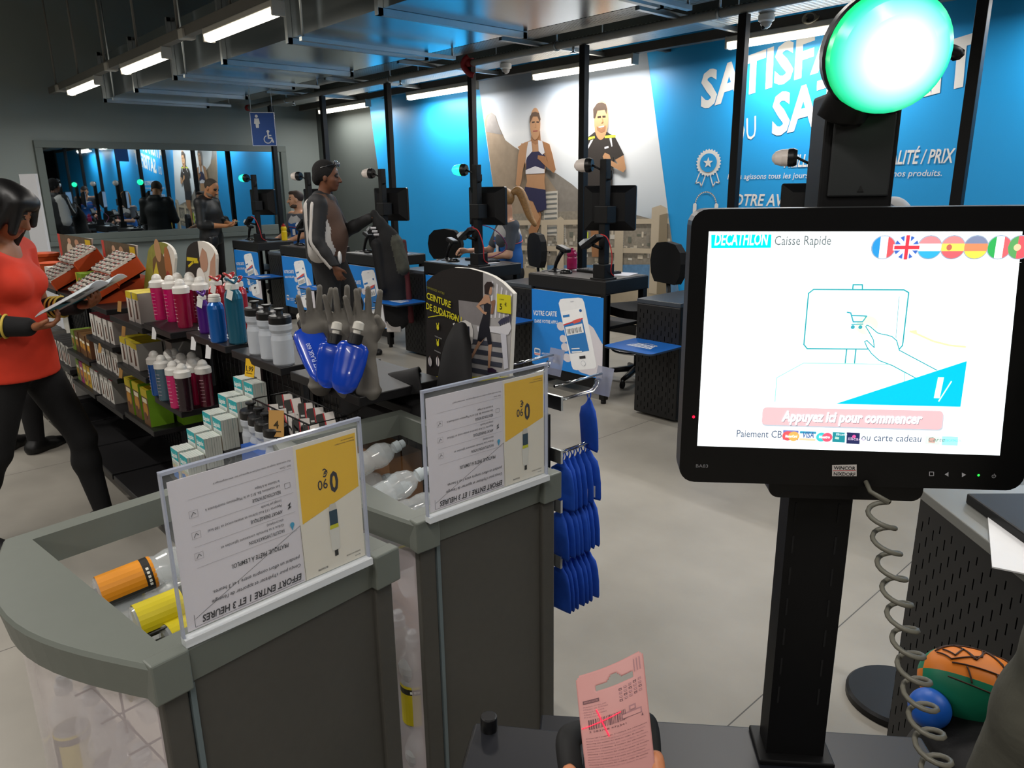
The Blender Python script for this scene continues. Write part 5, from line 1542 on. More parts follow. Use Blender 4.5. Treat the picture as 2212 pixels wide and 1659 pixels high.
pb.bb((-.14, 0, .05), (.14, .02, 1.74), pwm); pb.bb((-.14, -.12, 0), (.14, .14, .05), pwm)
tag(pb.build('display_stand', loc=(-7.42, 1.33, 0), rz=math.radians(14)), 'tall white display stand behind the woman in orange', 'stand')

# picture boards on the top shelf
def board(px_pts, y, label, draw, name='picture_board', cat='sign', zb=1.0):
    t = thing(name, label, cat, (0, y, 0))
    pts = [at_y(px, py, y) for px, py in px_pts]
    for p in pts:
        p.z = max(p.z, zb)
    zmin = min(p.z for p in pts)
    for p in pts:
        if p.z < zmin + .02: p.z = zb
    cx_ = sum(p.x for p in pts) / len(pts); zz = zb
    t.location = (cx_, y, zz)
    m = MB(); m.prism([(p.x - cx_, p.z - zz) for p in pts], (0, 0, 0), (1, 0, 0), (0, 0, 1), .012, ink('#d9d5cc'))
    F = Flat(m, (0, -.0002, 0), (1, 0, 0), (0, 0, 1), lift=.0004)
    def Q(*pp):
        out = []
        for a, c in pp:
            q = at_y(a, c, y); out.append((q.x - cx_, q.z - zz))
        return out
    draw(F, Q, [(p.x - cx_, p.z - zz) for p in pts])
    m.build('board', t)
    return t
def photo_rect(F, Q, out):
    xs = [p[0] for p in out]; zs = [p[1] for p in out]; a, b, c, d = min(xs), max(xs), min(zs), max(zs); w, h = b - a, d - c
    F.rect(a, c, b, d, mat('print_forest', '#5a4a36', .5, var=.5, scale=30), 1)
    F.rect(a, c, a + w * .08, d, ink('#b83a30'), 2); F.rect(a + w * .82, c + h * .62, a + w * .96, d - h * .04, ink('#c9a818'), 2)
    F.ell(a + w * .35, c + h * .6, w * .10, h * .22, ink('#c9b79f'), 2); F.ell(a + w * .58, c + h * .55, w * .12, h * .26, ink('#8f6a50'), 2); F.ell(a + w * .58, c + h * .85, w * .06, h * .08, ink('#b78a6c'), 3); F.ell(a + w * .36, c + h * .86, w * .05, h * .07, ink('#c99a7c'), 3)
board([(157, 700), (161, 512), (197, 516), (203, 700)], 1.275, 'small rectangular photo board behind the far orange boxes', photo_rect)
board([(247, 700), (250, 525), (293, 530), (300, 700)], 1.275, 'small rectangular photo board behind the near orange boxes', photo_rect)
def arch_pts(x0, x1, yt, ys, yb, drop):
    pts = [(x0, yb)]
    for i in range(13):
        a = math.pi - math.pi * i / 12
        pts.append(((x0 + x1) / 2 + (x1 - x0) / 2 * math.cos(a), ys + drop * (i / 12) - (ys - yt) * math.sin(a)))
    return pts + [(x1, yb)]
def arch_food(F, Q, out):
    F.poly([(p[0], p[1]) for p in out[:10]] , mat('print_field', '#8a8a3a', .5, var=.4, scale=25), 1)
    F.poly(Q((330, 560), (345, 540), (358, 560), (362, 640), (332, 640)), ink('#6a5130'), 2)
    F.ell(*Q((341, 541))[0], .05, .06, ink('#b58a60'), 3); F.poly(Q((330, 600), (338, 565), (345, 600), (342, 640), (330, 640)), ink('#c9b83a'), 2)
    F.ell(*Q((364, 575))[0], .05, .10, ink('#a8683a'), 3); F.ell(*Q((366, 610))[0], .04, .06, ink('#9a3a2a'), 3)
board(arch_pts(319, 378, 519, 550, 720, 8), 1.275, 'arched photo board with green field picture left of the pink shakers', arch_food, zb=1.0)
def arch_belt(F, Q, out):
    F.poly([(p[0], p[1]) for p in out[:7]] + [(out[6][0], out[0][1])], ink('#1d1815'), 1)
    F.poly(Q((404, 555), (427, 558), (427, 566), (404, 563)), yel_b, 2); F.line(Q((408, 575), (418, 566), (428, 566)), .012, yel_b, 2)
    F.poly(Q((431, 560), (437, 535), (446, 545), (450, 570), (447, 585), (437, 590)), ink('#b58a72'), 2); F.poly(Q((455, 565), (465, 545), (466, 600), (458, 620), (452, 600)), ink('#b58a72'), 2)
    F.ell(*Q((436, 610))[0], .06, .07, ink('#e6e2dc'), 3)
    F.rect(*Q((458, 650))[0], *Q((468, 605))[0], yel_b, 3)
board(arch_pts(403, 467, 514, 545, 720, 14), 1.275, 'arched black and white photo board right behind the pink shakers', arch_belt)

# ------------------------------------------------------------------ shaker and metal bottles
def tint(name, col, a=.86):
    return mat(name, col, .12, alpha=a, coat=.4, var=.05)
sh_mats = {'magenta': tint('shaker_magenta', '#c00f60'), 'crimson': tint('shaker_crimson', '#8f0d38'), 'wine': tint('shaker_wine', '#4f0f22'), 'blue': tint('shaker_blue', '#0f4f9c'), 'steel': tint('shaker_steel', '#45606e'), 'smoke': tint('shaker_smoke', '#27161d')}
cap_white = mat('cap_white', '#d6d4ce', .35, var=.03)
def make_shaker():
    t = thing('shaker_bottle', '', 'bottle', (0, 0, 0))
    MB().lathe([(.029, 0), (.031, .004), (.032, .06), (.0335, .15), (.0335, .156)], sh_mats['magenta'], n=22).build('body', t)
    MB().lathe([(.0355, .152), (.0355, .176), (.030, .182), (.022, .186), (.021, .196), (.015, .207), (.006, .212), (0, .213)], cap_white, n=22, close=False).build('cap', t)
    k = MB(); wm = ink('#e8c9d6')
    for i in range(7):
        z = .03 + .016 * i
        k.sweep([(.0342 * math.cos(a), .0342 * math.sin(a), z) for a in [math.radians(-75 + 6 * j) for j in range(6)]], .0006, wm, 4)
    k.build('scale_marks', t)
    s = MB(); s.sweep([(.0, 0, .02), (.004, .002, .14)], .0035, ink('#e6b9cc'), 6); s.build('straw', t)
    return t
shk = make_shaker()
def put_shaker(px, py, z, colour, label, group, dy=0.0, first=[]):
    p = at_z(px, py, z)
    if not first:
        first.append(1); shk.location = (p.x, p.y + dy, z); shk['label'] = label; shk['group'] = group; o = shk
        shk.rotation_euler[2] = 0
    else:
        o = dup(shk, (p.x, p.y + dy, z), random.uniform(-.5, .5), label, group)
    SH.append((o, colour)); return o
SH = []
for px, py, c, l in ((350, 690, 'magenta', 'hot pink shaker bottle standing first at the left of the top shelf'), (378, 694, 'magenta', 'hot pink shaker bottle half hidden behind the first ones on top'),
                     (401, 707, 'crimson', 'raspberry shaker bottle at the front of the top shelf, white cap tilted'), (421, 696, 'crimson', 'crimson shaker bottle right behind the front raspberry one'),
                     (442, 698, 'wine', 'dark wine shaker bottle at the right end of the top shelf'), (394, 686, 'crimson', 'crimson shaker bottle in the back row, left of two'), (420, 684, 'wine', 'wine shaker bottle in the back row, right of two')):
    put_shaker(px, py, 1.012, c, l, 'shaker bottles on the top shelf')
for px, py, c, l in ((344, 852, 'blue', 'blue shaker bottle at the left end of the lower shelf'), (360, 863, 'steel', 'grey blue shaker bottle beside the blue one'), (375, 848, 'steel', 'grey shaker bottle behind the grey blue one'),
                     (385, 879, 'magenta', 'pink shaker bottle at the front of the lower shelf'), (404, 886, 'smoke', 'dark smoke shaker bottle with pale straw at the front'), (402, 858, 'magenta', 'pink shaker bottle in the middle of the lower group'),
                     (425, 872, 'crimson', 'crimson shaker bottle right of the dark smoke one'), (448, 876, 'wine', 'dark wine shaker bottle at the right end of the lower shelf'), (425, 855, 'wine', 'wine shaker bottle at the back of the lower group'), (388, 846, 'blue', 'blue shaker bottle at the back of the lower group')):
    put_shaker(px, py, .66, c, l, 'shaker bottles on the lower shelf')
for o, c in SH[::-1]:
    if c != 'magenta':
        recolor(o, {sh_mats['magenta']: sh_mats[c]})
def metal_bottle(px, py, z, h, r, m, label, kind, dy=0):
    p = at_z(px, py, z)
    t = thing('metal_bottle', label, 'bottle', (p.x, p.y + dy, z), group='metal bottles on the top shelf')
    MB().lathe([(r * .9, 0), (r, .005), (r, h * .72), (r * .9, h * .80), (r * .66, h * .855), (r * .62, h * .88)], m, n=26).build('body', t)
    c = MB(); c.lathe([(r * .72, h * .87), (r * .72, h * .95), (r * .55, h * .965)], cap_white, n=20)
    c.build('cap', t)
    if kind == 'loop':
        sc = {'p': '#3a2a7a', 't': '#1f5f78', 'r': '#a33', 'b': '#1f5f78'}[kind if kind in 'ptrb' else 'r']
        MB().sweep([(r * .62 * math.cos(a), r * .62 * math.sin(a), h * .965 + .018 * abs(math.sin(a))) for a in [2 * math.pi * i / 20 for i in range(20)]], .0045, m, 6, closed=True).build('carry_loop', t)
        MB().lathe([(r * .5, h * .96), (r * .45, h * 1.0), (r * .2, h * 1.02), (0, h * 1.02)], cap_white, n=14, close=False).build('spout', t)
        MB().box((r * .95, -r * .75, h * .80), (.026, .0012, .034), ink('#d8d8d4'), rot('Z', 25) @ rot('Y', 20)).sweep([(r * .6, -r * .3, h * .93), (r * .95, -r * .74, h * .84)], .0008, ink('#7fae9a'), 4).build('swing_tag', t)
    else:
        MB().lathe([(r * .62, h * .95), (r * .7, h * .985), (r * .62, h * 1.02), (r * .45, h * 1.0), (0, h * .98)], cap_white, n=18, close=False).build('spout', t)
    g = MB(); g.box((-.3 * r, -r * 1.0, h * .10), (.016, .001, .004), ink('#dfe6ee')); g.box((-.35 * r, -r * 1.0, h * .14), (.008, .001, .007), ink('#dfe6ee'), rot('Y', 45)); g.build('logo', t)
    return t
mp, mb1, mt_, mr = mat('metal_purple', '#4a1577', .25, metal=.3, coat=.5), mat('metal_blue', '#0f5aa8', .25, metal=.3, coat=.5), mat('metal_teal', '#17586f', .28, metal=.3, coat=.5), mat('metal_red', '#a3141a', .25, metal=.3, coat=.5)
metal_bottle(445, 719, 1.044, .155, .024, mp, 'slim purple metal bottle at the left of the group', 'loop')
metal_bottle(474, 738, 1.044, .175, .031, mb1, 'bright blue metal bottle with open white spout', 'spout')
metal_bottle(515, 741, 1.044, .232, .033, mt_, 'tall teal metal bottle with white swing tag', 'loop')
metal_bottle(552, 705, 1.044, .20, .036, mr, 'red metal bottle at the right end behind the teal one', 'loop', dy=-.06)
metal_bottle(535, 692, 1.044, .20, .034, mr, 'red metal bottle in the back row behind the teal one', 'loop', dy=-.06)
metal_bottle(492, 700, 1.044, .195, .034, mr, 'red metal bottle in the back row behind the blue one', 'loop', dy=-.03)

# ------------------------------------------------------------------ squeeze bottles
sq = mat('squeeze_clear', '#c3c8cf', .3, alpha=.72, var=.05)
capb = mat('cap_black', '#141415', .35, var=.05)
def make_squeeze():
    t = thing('squeeze_bottle', '', 'bottle', (0, 0, 0))
    MB().lathe([(.030, 0), (.034, .006), (.035, .085), (.031, .10), (.031, .108), (.036, .118), (.036, .134), (.031, .142)], sq, n=24).build('body', t)
    MB().lathe([(.036, .138), (.036, .158), (.033, .164), (.012, .166), (.010, .178), (.016, .181), (.016, .186), (0, .187)], capb, n=24, close=False).build('cap', t)
    return t
sqb = make_squeeze()
names = ['leftmost of three on the upper shelf', 'middle of three on the upper shelf', 'front and rightmost of three on the upper shelf']
for i, (px, py) in enumerate(((561, 764), (587, 775), (614, 787))):
    p = at_z(px, py, 1.04)
    if i == 0:
        sqb.location = p; tag(sqb, 'clear squeeze bottle with black cap, ' + names[0], 'bottle', 'clear squeeze bottles')
    else:
        dup(sqb, p, .4 * i, 'clear squeeze bottle with black cap, ' + names[i], 'clear squeeze bottles')
for i, (px, py) in enumerate(((541, 868), (559, 880), (574, 891), (593, 903))):
    p = at_z(px, py, .965)
    dup(sqb, (p.x, p.y, .965 - .187), .3 * i, 'clear squeeze bottle with black cap on the low tray, %s from the books' % 'first second third fourth'.split()[i], 'clear squeeze bottles')
p = at_z(560, 880, .965)
MBt = MB(); MBt.bb((-.13, -.09, .0), (.13, .09, .012), shelf_m); MBt.bb((-.13, -.09, .0), (.13, -.085, .03), shelf_m)
for x in (-.12, .12):
    MBt.bb((x - .008, .05, -.76), (x + .008, .07, 0), shelf_m)
MBt.bb((-.13, -.06, -.765), (.13, .09, -.75), shelf_m)
tag(MBt.build('bottle_tray', loc=(p.x + .02, p.y, .765), rz=-.35), 'black tray under the low row of clear squeeze bottles', 'tray')

# ------------------------------------------------------------------ guide books on steps
def make_book():
    b = MB(); b.bb((-.036, 0, 0), (.036, .0075, .108), ink('#c9cdc6'))
    F = Flat(b, (-.036, -.0001, 0), (1, 0, 0), (0, 0, 1)); F.rect(0, 0, .072, .108, ink('#d2d8d4'), 1); F.rect(0, .07, .072, .108, ink('#1d9ba1'), 2)
    F.text(.006, .076, 'Baignades', .017, ink('#eef2ee'), w=.06, shear=.3, bold=.02, ang=6, k=3)
    F.text(.012, .058, 'EN FRANCE', .006, ink('#7d98a0'), w=.046, k=3)
    F.rect(.004, 0, .068, .05, ink('#b9a68c'), 2); F.poly([(.004, .0), (.05, 0), (.058, .025), (.03, .04), (.004, .035)], ink('#3f6aa8'), 3); F.poly([(.004, .04), (.02, .052), (.04, .046), (.068, .05), (.068, .056), (.004, .056)], ink('#a9b7a0'), 3)
    return b.build('guide_book')
bk = make_book(); nb = 0
steps = ['top', 'second', 'third', 'fourth', 'bottom']
rb_ = random.Random(2)
stand = thing('book_stand', 'black stepped stand carrying the teal guide books', 'stand', (-2.52, 1.0, 0))
for k in range(5):
    z, y = .83 - .052 * k, 1.0 - .062 * k
    MB().bb((-.14, y - 1.0, z - .02), (.14, y - 1.0 + .062, z), shelf_m).build('step', stand)
for x in (-.13, .13):
    s = MB(); s.sweep([(x, -.245, .60), (x, .055, .85)], .006, shelf_m, 6); s.cyl((x, .03, 0), (x, .03, .82), .008, shelf_m, n=8); s.build('leg', stand)
MB().bb((-.14, .0, 0), (.14, .06, .012), shelf_m).build('foot_bar', stand)
for k in range(5):
    for c in range(2):
        n = 7 if not (k == 0 and c == 1) else 6
        for i in range(n):
            o = bk if nb == 0 else bk.copy()
            if nb: C.objects.link(o)
            nb += 1
            o.location = (-2.575 + .092 * c + rb_.uniform(-.002, .002), 1.0 - .062 * k + .0008 + .0084 * i, .83 - .052 * k)
            o.rotation_euler = (0, 0, rb_.uniform(-.008, .008))
            tag(o, 'teal guide book in the %s column pile on the %s step' % (('left', 'right')[c], steps[k]), 'book', 'teal guide books')

# wire basket of small boxes
wb = thing('wire_basket', 'black wire basket of small black and white boxes', 'basket', (-1.965, .935, .855), rz=0)
w_ = MB()
for z in (0, .06, .12):
    w_.sweep([(-.18, -.06, z), (.18, -.06, z), (.18, .055, z), (-.18, .055, z)], .0028, wire_m, 5, closed=True)
for i in range(12):
    x = -.18 + .36 * i / 11
    w_.sweep([(x, -.06, .12), (x, -.06, 0), (x, .055, 0), (x, .055, .12)], .0018, wire_m, 5)
w_.build('wire_frame', wb)
MB().sweep([(-.15, .055, .10), (-.15, .08, .10)], .004, wire_m, 6).build('hook', wb); MB().sweep([(.15, .055, .10), (.15, .08, .10)], .004, wire_m, 6).build('hook', wb)
bb_ = MB(); bb_.bb((-.013, -.024, 0), (.013, .024, .085), ink('#2a2a28'))
F = Flat(bb_, (.0131, -.024, 0), (0, 1, 0), (0, 0, 1)); F.rect(0, 0, .048, .085, ink('#24241f'), 1); F.poly([(.020, 0), (.048, 0), (.048, .085), (.020, .085)], ink('#d0cac4'), 2); F.rect(.017, 0, .021, .085, ink('#b02a30'), 3); F.rect(.004, .03, .015, .036, ink('#b9b9b4'), 2); F.rect(.004, .042, .015, .048, ink('#b9b9b4'), 2); F.rect(.026, .03, .042, .034, ink('#8d8a86'), 3)
F = Flat(bb_, (-.013, -.0241, 0), (1, 0, 0), (0, 0, 1)); F.rect(0, 0, .026, .06, ink('#c2bcb6'), 1)
bb_ = bb_.build('small_box'); first = True
for r in range(2):
    for c in range(5):
        o = bb_ if first else bb_.copy()
        if not first: C.objects.link(o)
        first = False
        o.location = Vector((-1.965, .935, .86)) + Vector((-.135 + .068 * c, -.030 + .055 * r, .012 + .022 * r))
        o.rotation_euler = (math.radians(4 * ((c + r) % 3 - 1)), math.radians(-34), math.radians(-18))
        tag(o, 'small black and white box with red stripe in the %s row of the wire basket' % ('front', 'rear')[r], 'box', 'small boxes in the wire basket')
tag(MB().bb((-.09, 0, 0), (.09, .06, .06), ink('#1d4fa0')).build('blue_carton', loc=(-2.0, .80, .80), rz=0), 'blue carton below the wire basket', 'box')
MBs = MB(); MBs.bb((-.11, -.02, -.02), (.11, .08, .78), shelf_m); tag(MBs.build('display_pedestal', loc=(-2.0, .80, .02), rz=0), 'black pedestal under the blue carton', 'pedestal')

# price tags
yt, wt, ot = ink('#d6a915'), ink('#cfcfd0'), ink('#b98d4d')
tagcard(540, 795, .996, yt, 'bright yellow price tag under the clear squeeze bottles', .05, .062, '1,99')
tagcard(597, 915, .84, ot, 'tan price card stuck up among the low squeeze bottles', .045, .075, '4', 40, .10)
for px, py, m, l in ((333, 720, wt, 'white price tag under the pink shakers on the top shelf'), (418, 742, wt, 'white price tag hanging left of two above the lower shakers'), (450, 760, wt, 'white price tag hanging right of two above the lower shakers'),
                     (258, 662, ot, 'tan price tag in front of the yellow topped cartons'), (267, 716, ot, 'tan price tag on the edge of the top shelf of the yellow cartons'), (261, 806, ot, 'tan price tag above the brown and green cartons'), (216, 752, ot, 'tan price tag beside the white bar cartons'), (132, 645, ot, 'tan price tag near the hand of the woman in orange')):
    tagcard(px, py, .996, m, l)
# cardboard behind the mesh
for x, w_, h_, l in ((-1.90, .2, .80, 'tall brown cardboard box standing under the mannequin hands'), (-2.36, .16, .72, 'brown cardboard box standing under the squeeze bottles')):
    b = MB(); b.bb((-w_ / 2, 0, 0), (w_ / 2, .12, h_), ink('#8a5f35')); F = Flat(b, (-w_ / 2, -.0001, 0), (1, 0, 0), (0, 0, 1)); F.poly([(w_ * .2, h_ * .62), (w_ * .5, h_ * .78), (w_ * .9, h_ * .6), (w_ * .5, h_ * .55)], ink('#22333f'), 1)
    tag(b.build('cardboard_box', loc=(x, 1.13, 0)), l, 'box')

# ------------------------------------------------------------------ mannequin hands with soft flasks
hand_grey = mat('mannequin_grey', '#6d6962', .7, var=.08, scale=30)
flask_blue = mat('flask_blue', '#1742b5', .2, alpha=.93, var=.1, scale=12, coat=.3)
def mann_hand(px, pt, pb, z0, label, rz, sc):
    p = at_z(px, pb, z0)
    t = thing('mannequin_hand', label, 'display hand', (p.x, p.y, z0), rz=rz, group='grey mannequin hands')
    b = Body()
    b.cap((0, 0, .004), (0, 0, .13 * sc), .032, .023, k=.02); b.ell((0, 0, .005), (.036, .033, .010), k=.01)
    b.cap((0, 0, .13 * sc), (0, 0, .17 * sc), .024, .026, k=.02, flat=((1, 0, 0), 1.25))
    b.ell((0, .003, .185 * sc), (.040, .017, .045), k=.015)
    for i, (x, l, r) in enumerate(((-.033, .058, .0082), (-.011, .075, .009), (.012, .080, .0092), (.035, .070, .009))):
        z1 = .21 * sc
        m1 = (x * 1.18, -.004, z1 + l * .45); m2 = (x * 1.38, -.014, z1 + l * 1.0)
        b.cap((x, 0, z1 - .012), m1, r + .001, r, k=.004); b.cap(m1, m2, r, r * .82, k=.002)
    b.cap((.03, -.004, .16 * sc), (.046, -.026, .19 * sc), .013, .011, k=.012); b.cap((.046, -.026, .19 * sc), (.036, -.040, .215 * sc), .011, .0085, k=.005)
    b.mesh(.0032, 'hand', hand_grey, t)
    return t, p
def flask(top, bot, w, label, twist=0.0, text=False):
    top, bot = Vector(top), Vector(bot)
    t = thing('soft_flask', label, 'flask', tuple(top), group='blue soft flasks')
    ax = (top - bot).normalized(); sd = Vector((.676, .737, 0)); sd = (sd - ax * sd.dot(ax)).normalized(); nn = sd.cross(ax)
    L = (top - bot).length
    prof = [(0, .35), (.04, .80), (.12, .98), (.35, 1.0), (.6, .95), (.82, .82), (.94, .6), (1, .2)]
    vs = []; n = 14
    for u, wi in prof:
        c = -ax * u * L
        for k in range(n):
            a = 2 * math.pi * k / n
            fold = .25 * math.sin(3 * u + twist)
            vs.append(c + sd * (w / 2 * wi * math.cos(a)) + nn * (.014 * wi * (1 + .3 * math.sin(5 * u + twist)) * math.sin(a) + .010 * fold * math.cos(2 * a)))
    fs = [(i * n + k, i * n + (k + 1) % n, (i + 1) * n + (k + 1) % n, (i + 1) * n + k) for i in range(len(prof) - 1) for k in range(n)]
    m = MB(); m.add(vs, fs + [list(range(n)), list(range((len(prof) - 1) * n, len(prof) * n))[::-1]], flask_blue, True); m.build('pouch', t)
    q_ = Vector((0, 0, 1)).rotation_difference(ax).to_matrix()
    MB().lathe([(.019, -.006), (.019, .020), (.012, .022)], capb, n=18, M=q_).build('collar', t)
    MB().lathe([(.010, .02), (.010, .030), (.015, .033), (.014, .050), (.008, .054), (0, .055)], mat('valve_clear', '#c9c6bd', .25, var=.05), n=14, M=q_, close=False).build('valve', t)
    if text:
        k = MB(); F = Flat(k, -ax * L * .88 + nn * .0165 - sd * .005, ax, -sd, lift=.0006)
        if F.n.dot(nn) < 0: F.n = -F.n
        F.text(0, 0, 'SOFT FLASK 600', .012, ink('#b9c6e6'), w=.115, bold=.01); k.build('lettering', t)
    return t
mann_hand(693, 645, 835, 1.04, 'grey mannequin hand at the left, beside the squeeze bottles', 1.35, 1.0)
mann_hand(752, 652, 842, 1.04, 'grey mannequin hand in the middle of the three', 1.15, 1.02)
mann_hand(797, 660, 848, 1.04, 'grey mannequin hand at the right of the three', 1.0, 1.02)
fy = .935
flask(at_y(660, 707, fy + .03), at_y(706, 826, fy - .01), .088, 'blue soft flask leaning at the left with white writing', 0, True)
flask(at_y(722, 738, fy + .02), at_y(705, 838, fy - .02), .078, 'blue soft flask hanging from the middle hand', 1.5)
flask(at_y(766, 738, fy + .03), at_y(738, 850, fy - .02), .086, 'blue soft flask hanging from the right hand', 3)

# ------------------------------------------------------------------ belt board and black cloth
BY = 1.33
def Z5(*p): return [(860 + a / 4.424, 560 + c / 4.424) for a, c in p]
def belt(F, Q, out):
    q = lambda *p: Q(*Z5(*p))
    F.poly(q((272, 215), (330, 160), (420, 110), (540, 78), (680, 88), (815, 125), (815, 640), (700, 1180), (272, 1180)), ink('#191514'), 1)
    F.poly(q((815, 125), (910, 165), (1000, 225), (1100, 335), (1085, 640), (1060, 1165), (690, 1190), (640, 900), (600, 700), (580, 400), (815, 420)), mat('print_gym', '#a9a6a6', .5, var=.25, scale=25), 2)
    F.poly(q((580, 390), (815, 420), (815, 640), (600, 600)), mat('print_gym_dark', '#847f80', .5, var=.2, scale=20), 3)
    for i in range(5):
        F.poly(q((900 + 45 * i, 200 + 30 * i), (915 + 45 * i, 215 + 30 * i), (900 + 40 * i, 560), (885 + 40 * i, 560)), ink('#dcdadf'), 4)
    for i in range(6):
        F.poly(q((960 + 22 * i, 600 - 10 * i), (1000 + 18 * i, 560 - 10 * i), (985 + 18 * i, 640)), ink('#3b3b52'), 5)
    for i in range(4):
        F.poly(q((700, 760 + 90 * i), (1020 - 10 * i, 800 + 95 * i), (1015 - 10 * i, 845 + 95 * i), (695, 805 + 90 * i)), ink('#3f424e'), 5)
    F.poly(q((760, 640), (980, 640), (1075, 600), (1090, 660), (1060, 720), (1030, 720), (860, 690), (770, 690)), ink('#dad9de'), 6)
    F.poly(q((985, 700), (1040, 720), (1060, 1040), (1020, 1050)), ink('#cfcfd8'), 6)
    sk = ink('#bb8f72'); bk_ = ink('#1b1b24')
    F.poly(q((775, 775), (830, 760), (780, 830), (715, 950), (690, 960), (740, 850)), sk, 7); F.poly(q((870, 800), (905, 800), (893, 930), (885, 1040), (865, 1040)), sk, 7)
    F.poly(q((785, 640), (880, 640), (905, 810), (868, 815), (850, 730), (800, 790), (765, 775)), bk_, 8)
    F.poly(q((825, 420), (860, 380), (895, 430), (890, 500), (880, 640), (785, 640), (830, 500)), bk_, 8)
    F.poly(q((840, 335), (880, 345), (895, 430), (862, 415), (830, 430), (800, 400)), sk, 9)
    F.poly(q((800, 395), (835, 420), (785, 440), (835, 500), (860, 505), (850, 530), (820, 515), (755, 450)), sk, 9); F.poly(q((895, 400), (935, 385), (935, 420), (915, 520), (890, 525), (900, 450)), ink('#8f6650'), 7)
    F.ell(*q((890, 290))[0], .008, .0145, sk, 10); F.poly(q((838, 330), (835, 250), (860, 215), (905, 215), (925, 255), (890, 265), (875, 330)), ink('#2a1c1a'), 11)
    F.poly(q((862, 1040), (905, 1035), (948, 1060), (945, 1080), (865, 1080)), ink('#33203a'), 8)
    F.poly(q((530, 615), (548, 605), (580, 660), (570, 685)), ink('#d9d5d2'), 8); F.poly(q((590, 600), (650, 580), (705, 610), (725, 680), (720, 800), (690, 830), (600, 780), (575, 690)), ink('#d9d5d2'), 7); F.poly(q((595, 630), (690, 640), (695, 800), (600, 790)), ink('#1f2234'), 8)
    yl = ink('#d9cf1e')
    F.rect(*q((960, 500))[0], *q((1090, 345))[0], yl, 12)
    a = q((985, 475))[0]; F.text(a[0], a[1], '5', .017, ink('#1a1815'), k=13, bold=.02); a = q((1032, 445))[0]; F.text(a[0], a[1], '€', .0095, ink('#1a1815'), k=13, bold=.02); a = q((985, 385))[0]; F.text(a[0], a[1], 'LA CEINTURE', .0035, ink('#4a4415'), w=.017, k=13)
    def tt(x, y_, s, h, x1, m, b):
        a_ = q((x, y_))[0]; c_ = q((x1, y_))[0]; F.text(a_[0], a_[1], s, h, m, w=c_[0] - a_[0], bold=b, k=13, ang=-8)
    tt(282, 272, 'CHOISISSEZ VOTRE', .007, 455, ink('#8f8a1c'), .0); tt(285, 372, 'CEINTURE', .0205, 515, yl, .018); tt(282, 470, 'DE SUDATION !', .0205, 618, yl, .018)
    F.line(q((300, 552), (400, 535), (500, 540), (580, 560)), .0022, yl, 13)
    for cy in (650, 805):
        F.ell(*q((392, cy))[0], .006, .008, yl, 13); F.line(q((380, cy - 40), (390, cy)), .003, yl); F.line(q((402, cy - 42), (396, cy)), .003, yl)
    tt(365, 735, 'FACILE A UTILISER', .0035, 430, ink('#cfcfcf'), 0); tt(362, 872, 'REGLABLE', .0035, 420, ink('#cfcfcf'), 0)
    for x in (318, 392):
        F.ell(*q((x, 975))[0], .0085, .0155, ink('#ddd8d4'), 13); F.line(q((x, 930), (x, 1020)), .004, ink('#3a3550'), 14); F.ell(*q((x, 925))[0], .0015, .002, ink('#a87a60'), 14)
    F.poly(q((272, 1118), (1065, 1118), (1062, 1165), (272, 1165)), yl, 13)
    tt(930, 1110, 'DOMYOS', .006, 1050, ink('#e6e6e6'), .02)
bpx = Z5((272, 1235), (272, 215), (330, 160), (420, 110), (540, 78), (680, 88), (815, 125), (910, 165), (1000, 225), (1105, 330), (1088, 700), (1062, 1235))
bo_ = board(bpx, BY, 'black arched advertising board with running woman and yellow price', belt, 'advertising_board', zb=.975)
clothm = mat('neoprene_black', '#131214', .75, var=.25, scale=40)
def cloth(grid, label, rip=.006, seed=0, fold=1.0):
    """grid of 3-D control rows -> soft sheet"""
    rows = [smooth_path(r, 7) for r in grid]
    n = len(rows[0]); colsm = []
    for i in range(n):
        colsm.append(smooth_path([r[i] for r in rows], 7))
    vs = []; W_ = len(colsm[0])
    for i in range(n):
        for j in range(W_):
            p_ = colsm[i][j] + Vector((0, 0, rip * math.sin(i * .55 + seed) * math.cos(j * .4 + seed * 2)))
            vs.append(p_)
    o_ = vs[0].copy()
    m_ = MB(); m_.add([v - o_ for v in vs], [(i * W_ + j, i * W_ + j + 1, (i + 1) * W_ + j + 1, (i + 1) * W_ + j) for i in range(n - 1) for j in range(W_ - 1)], clothm, True)
    ob = m_.build('neoprene_belt', loc=o_); sd = ob.modifiers.new('thick', 'SOLIDIFY'); sd.thickness = .005
    return tag(ob, label, 'belt', 'black neoprene belts')
def gp(px, py, y): return at_y(px, py, y)
cloth([[gp(738, 905, 1.17), gp(790, 880, 1.17), gp(850, 860, 1.17), gp(915, 850, 1.18)],
       [gp(735, 868, 1.19), gp(790, 838, 1.19), gp(850, 820, 1.19), gp(905, 806, 1.2)],
       [gp(745, 845, 1.22), gp(800, 822, 1.22), gp(860, 806, 1.22), gp(905, 795, 1.22)],
       [gp(770, 850, 1.28), gp(820, 830, 1.28), gp(870, 815, 1.28), gp(910, 805, 1.28)]], 'rolled black neoprene belt at the left of the heap', .004, 1)
cloth([[gp(760, 915, 1.15), gp(830, 925, 1.15), gp(890, 940, 1.15), gp(960, 945, 1.15)],
       [gp(790, 880, 1.17), gp(840, 868, 1.18), gp(880, 890, 1.17), gp(960, 870, 1.18)],
       [gp(850, 850, 1.22), gp(880, 828, 1.22), gp(920, 850, 1.22), gp(990, 838, 1.22)],
       [gp(870, 830, 1.28), gp(900, 818, 1.28), gp(940, 835, 1.28), gp(1010, 820, 1.28)]], 'folded black neoprene belt in the middle of the heap', .005, 2)
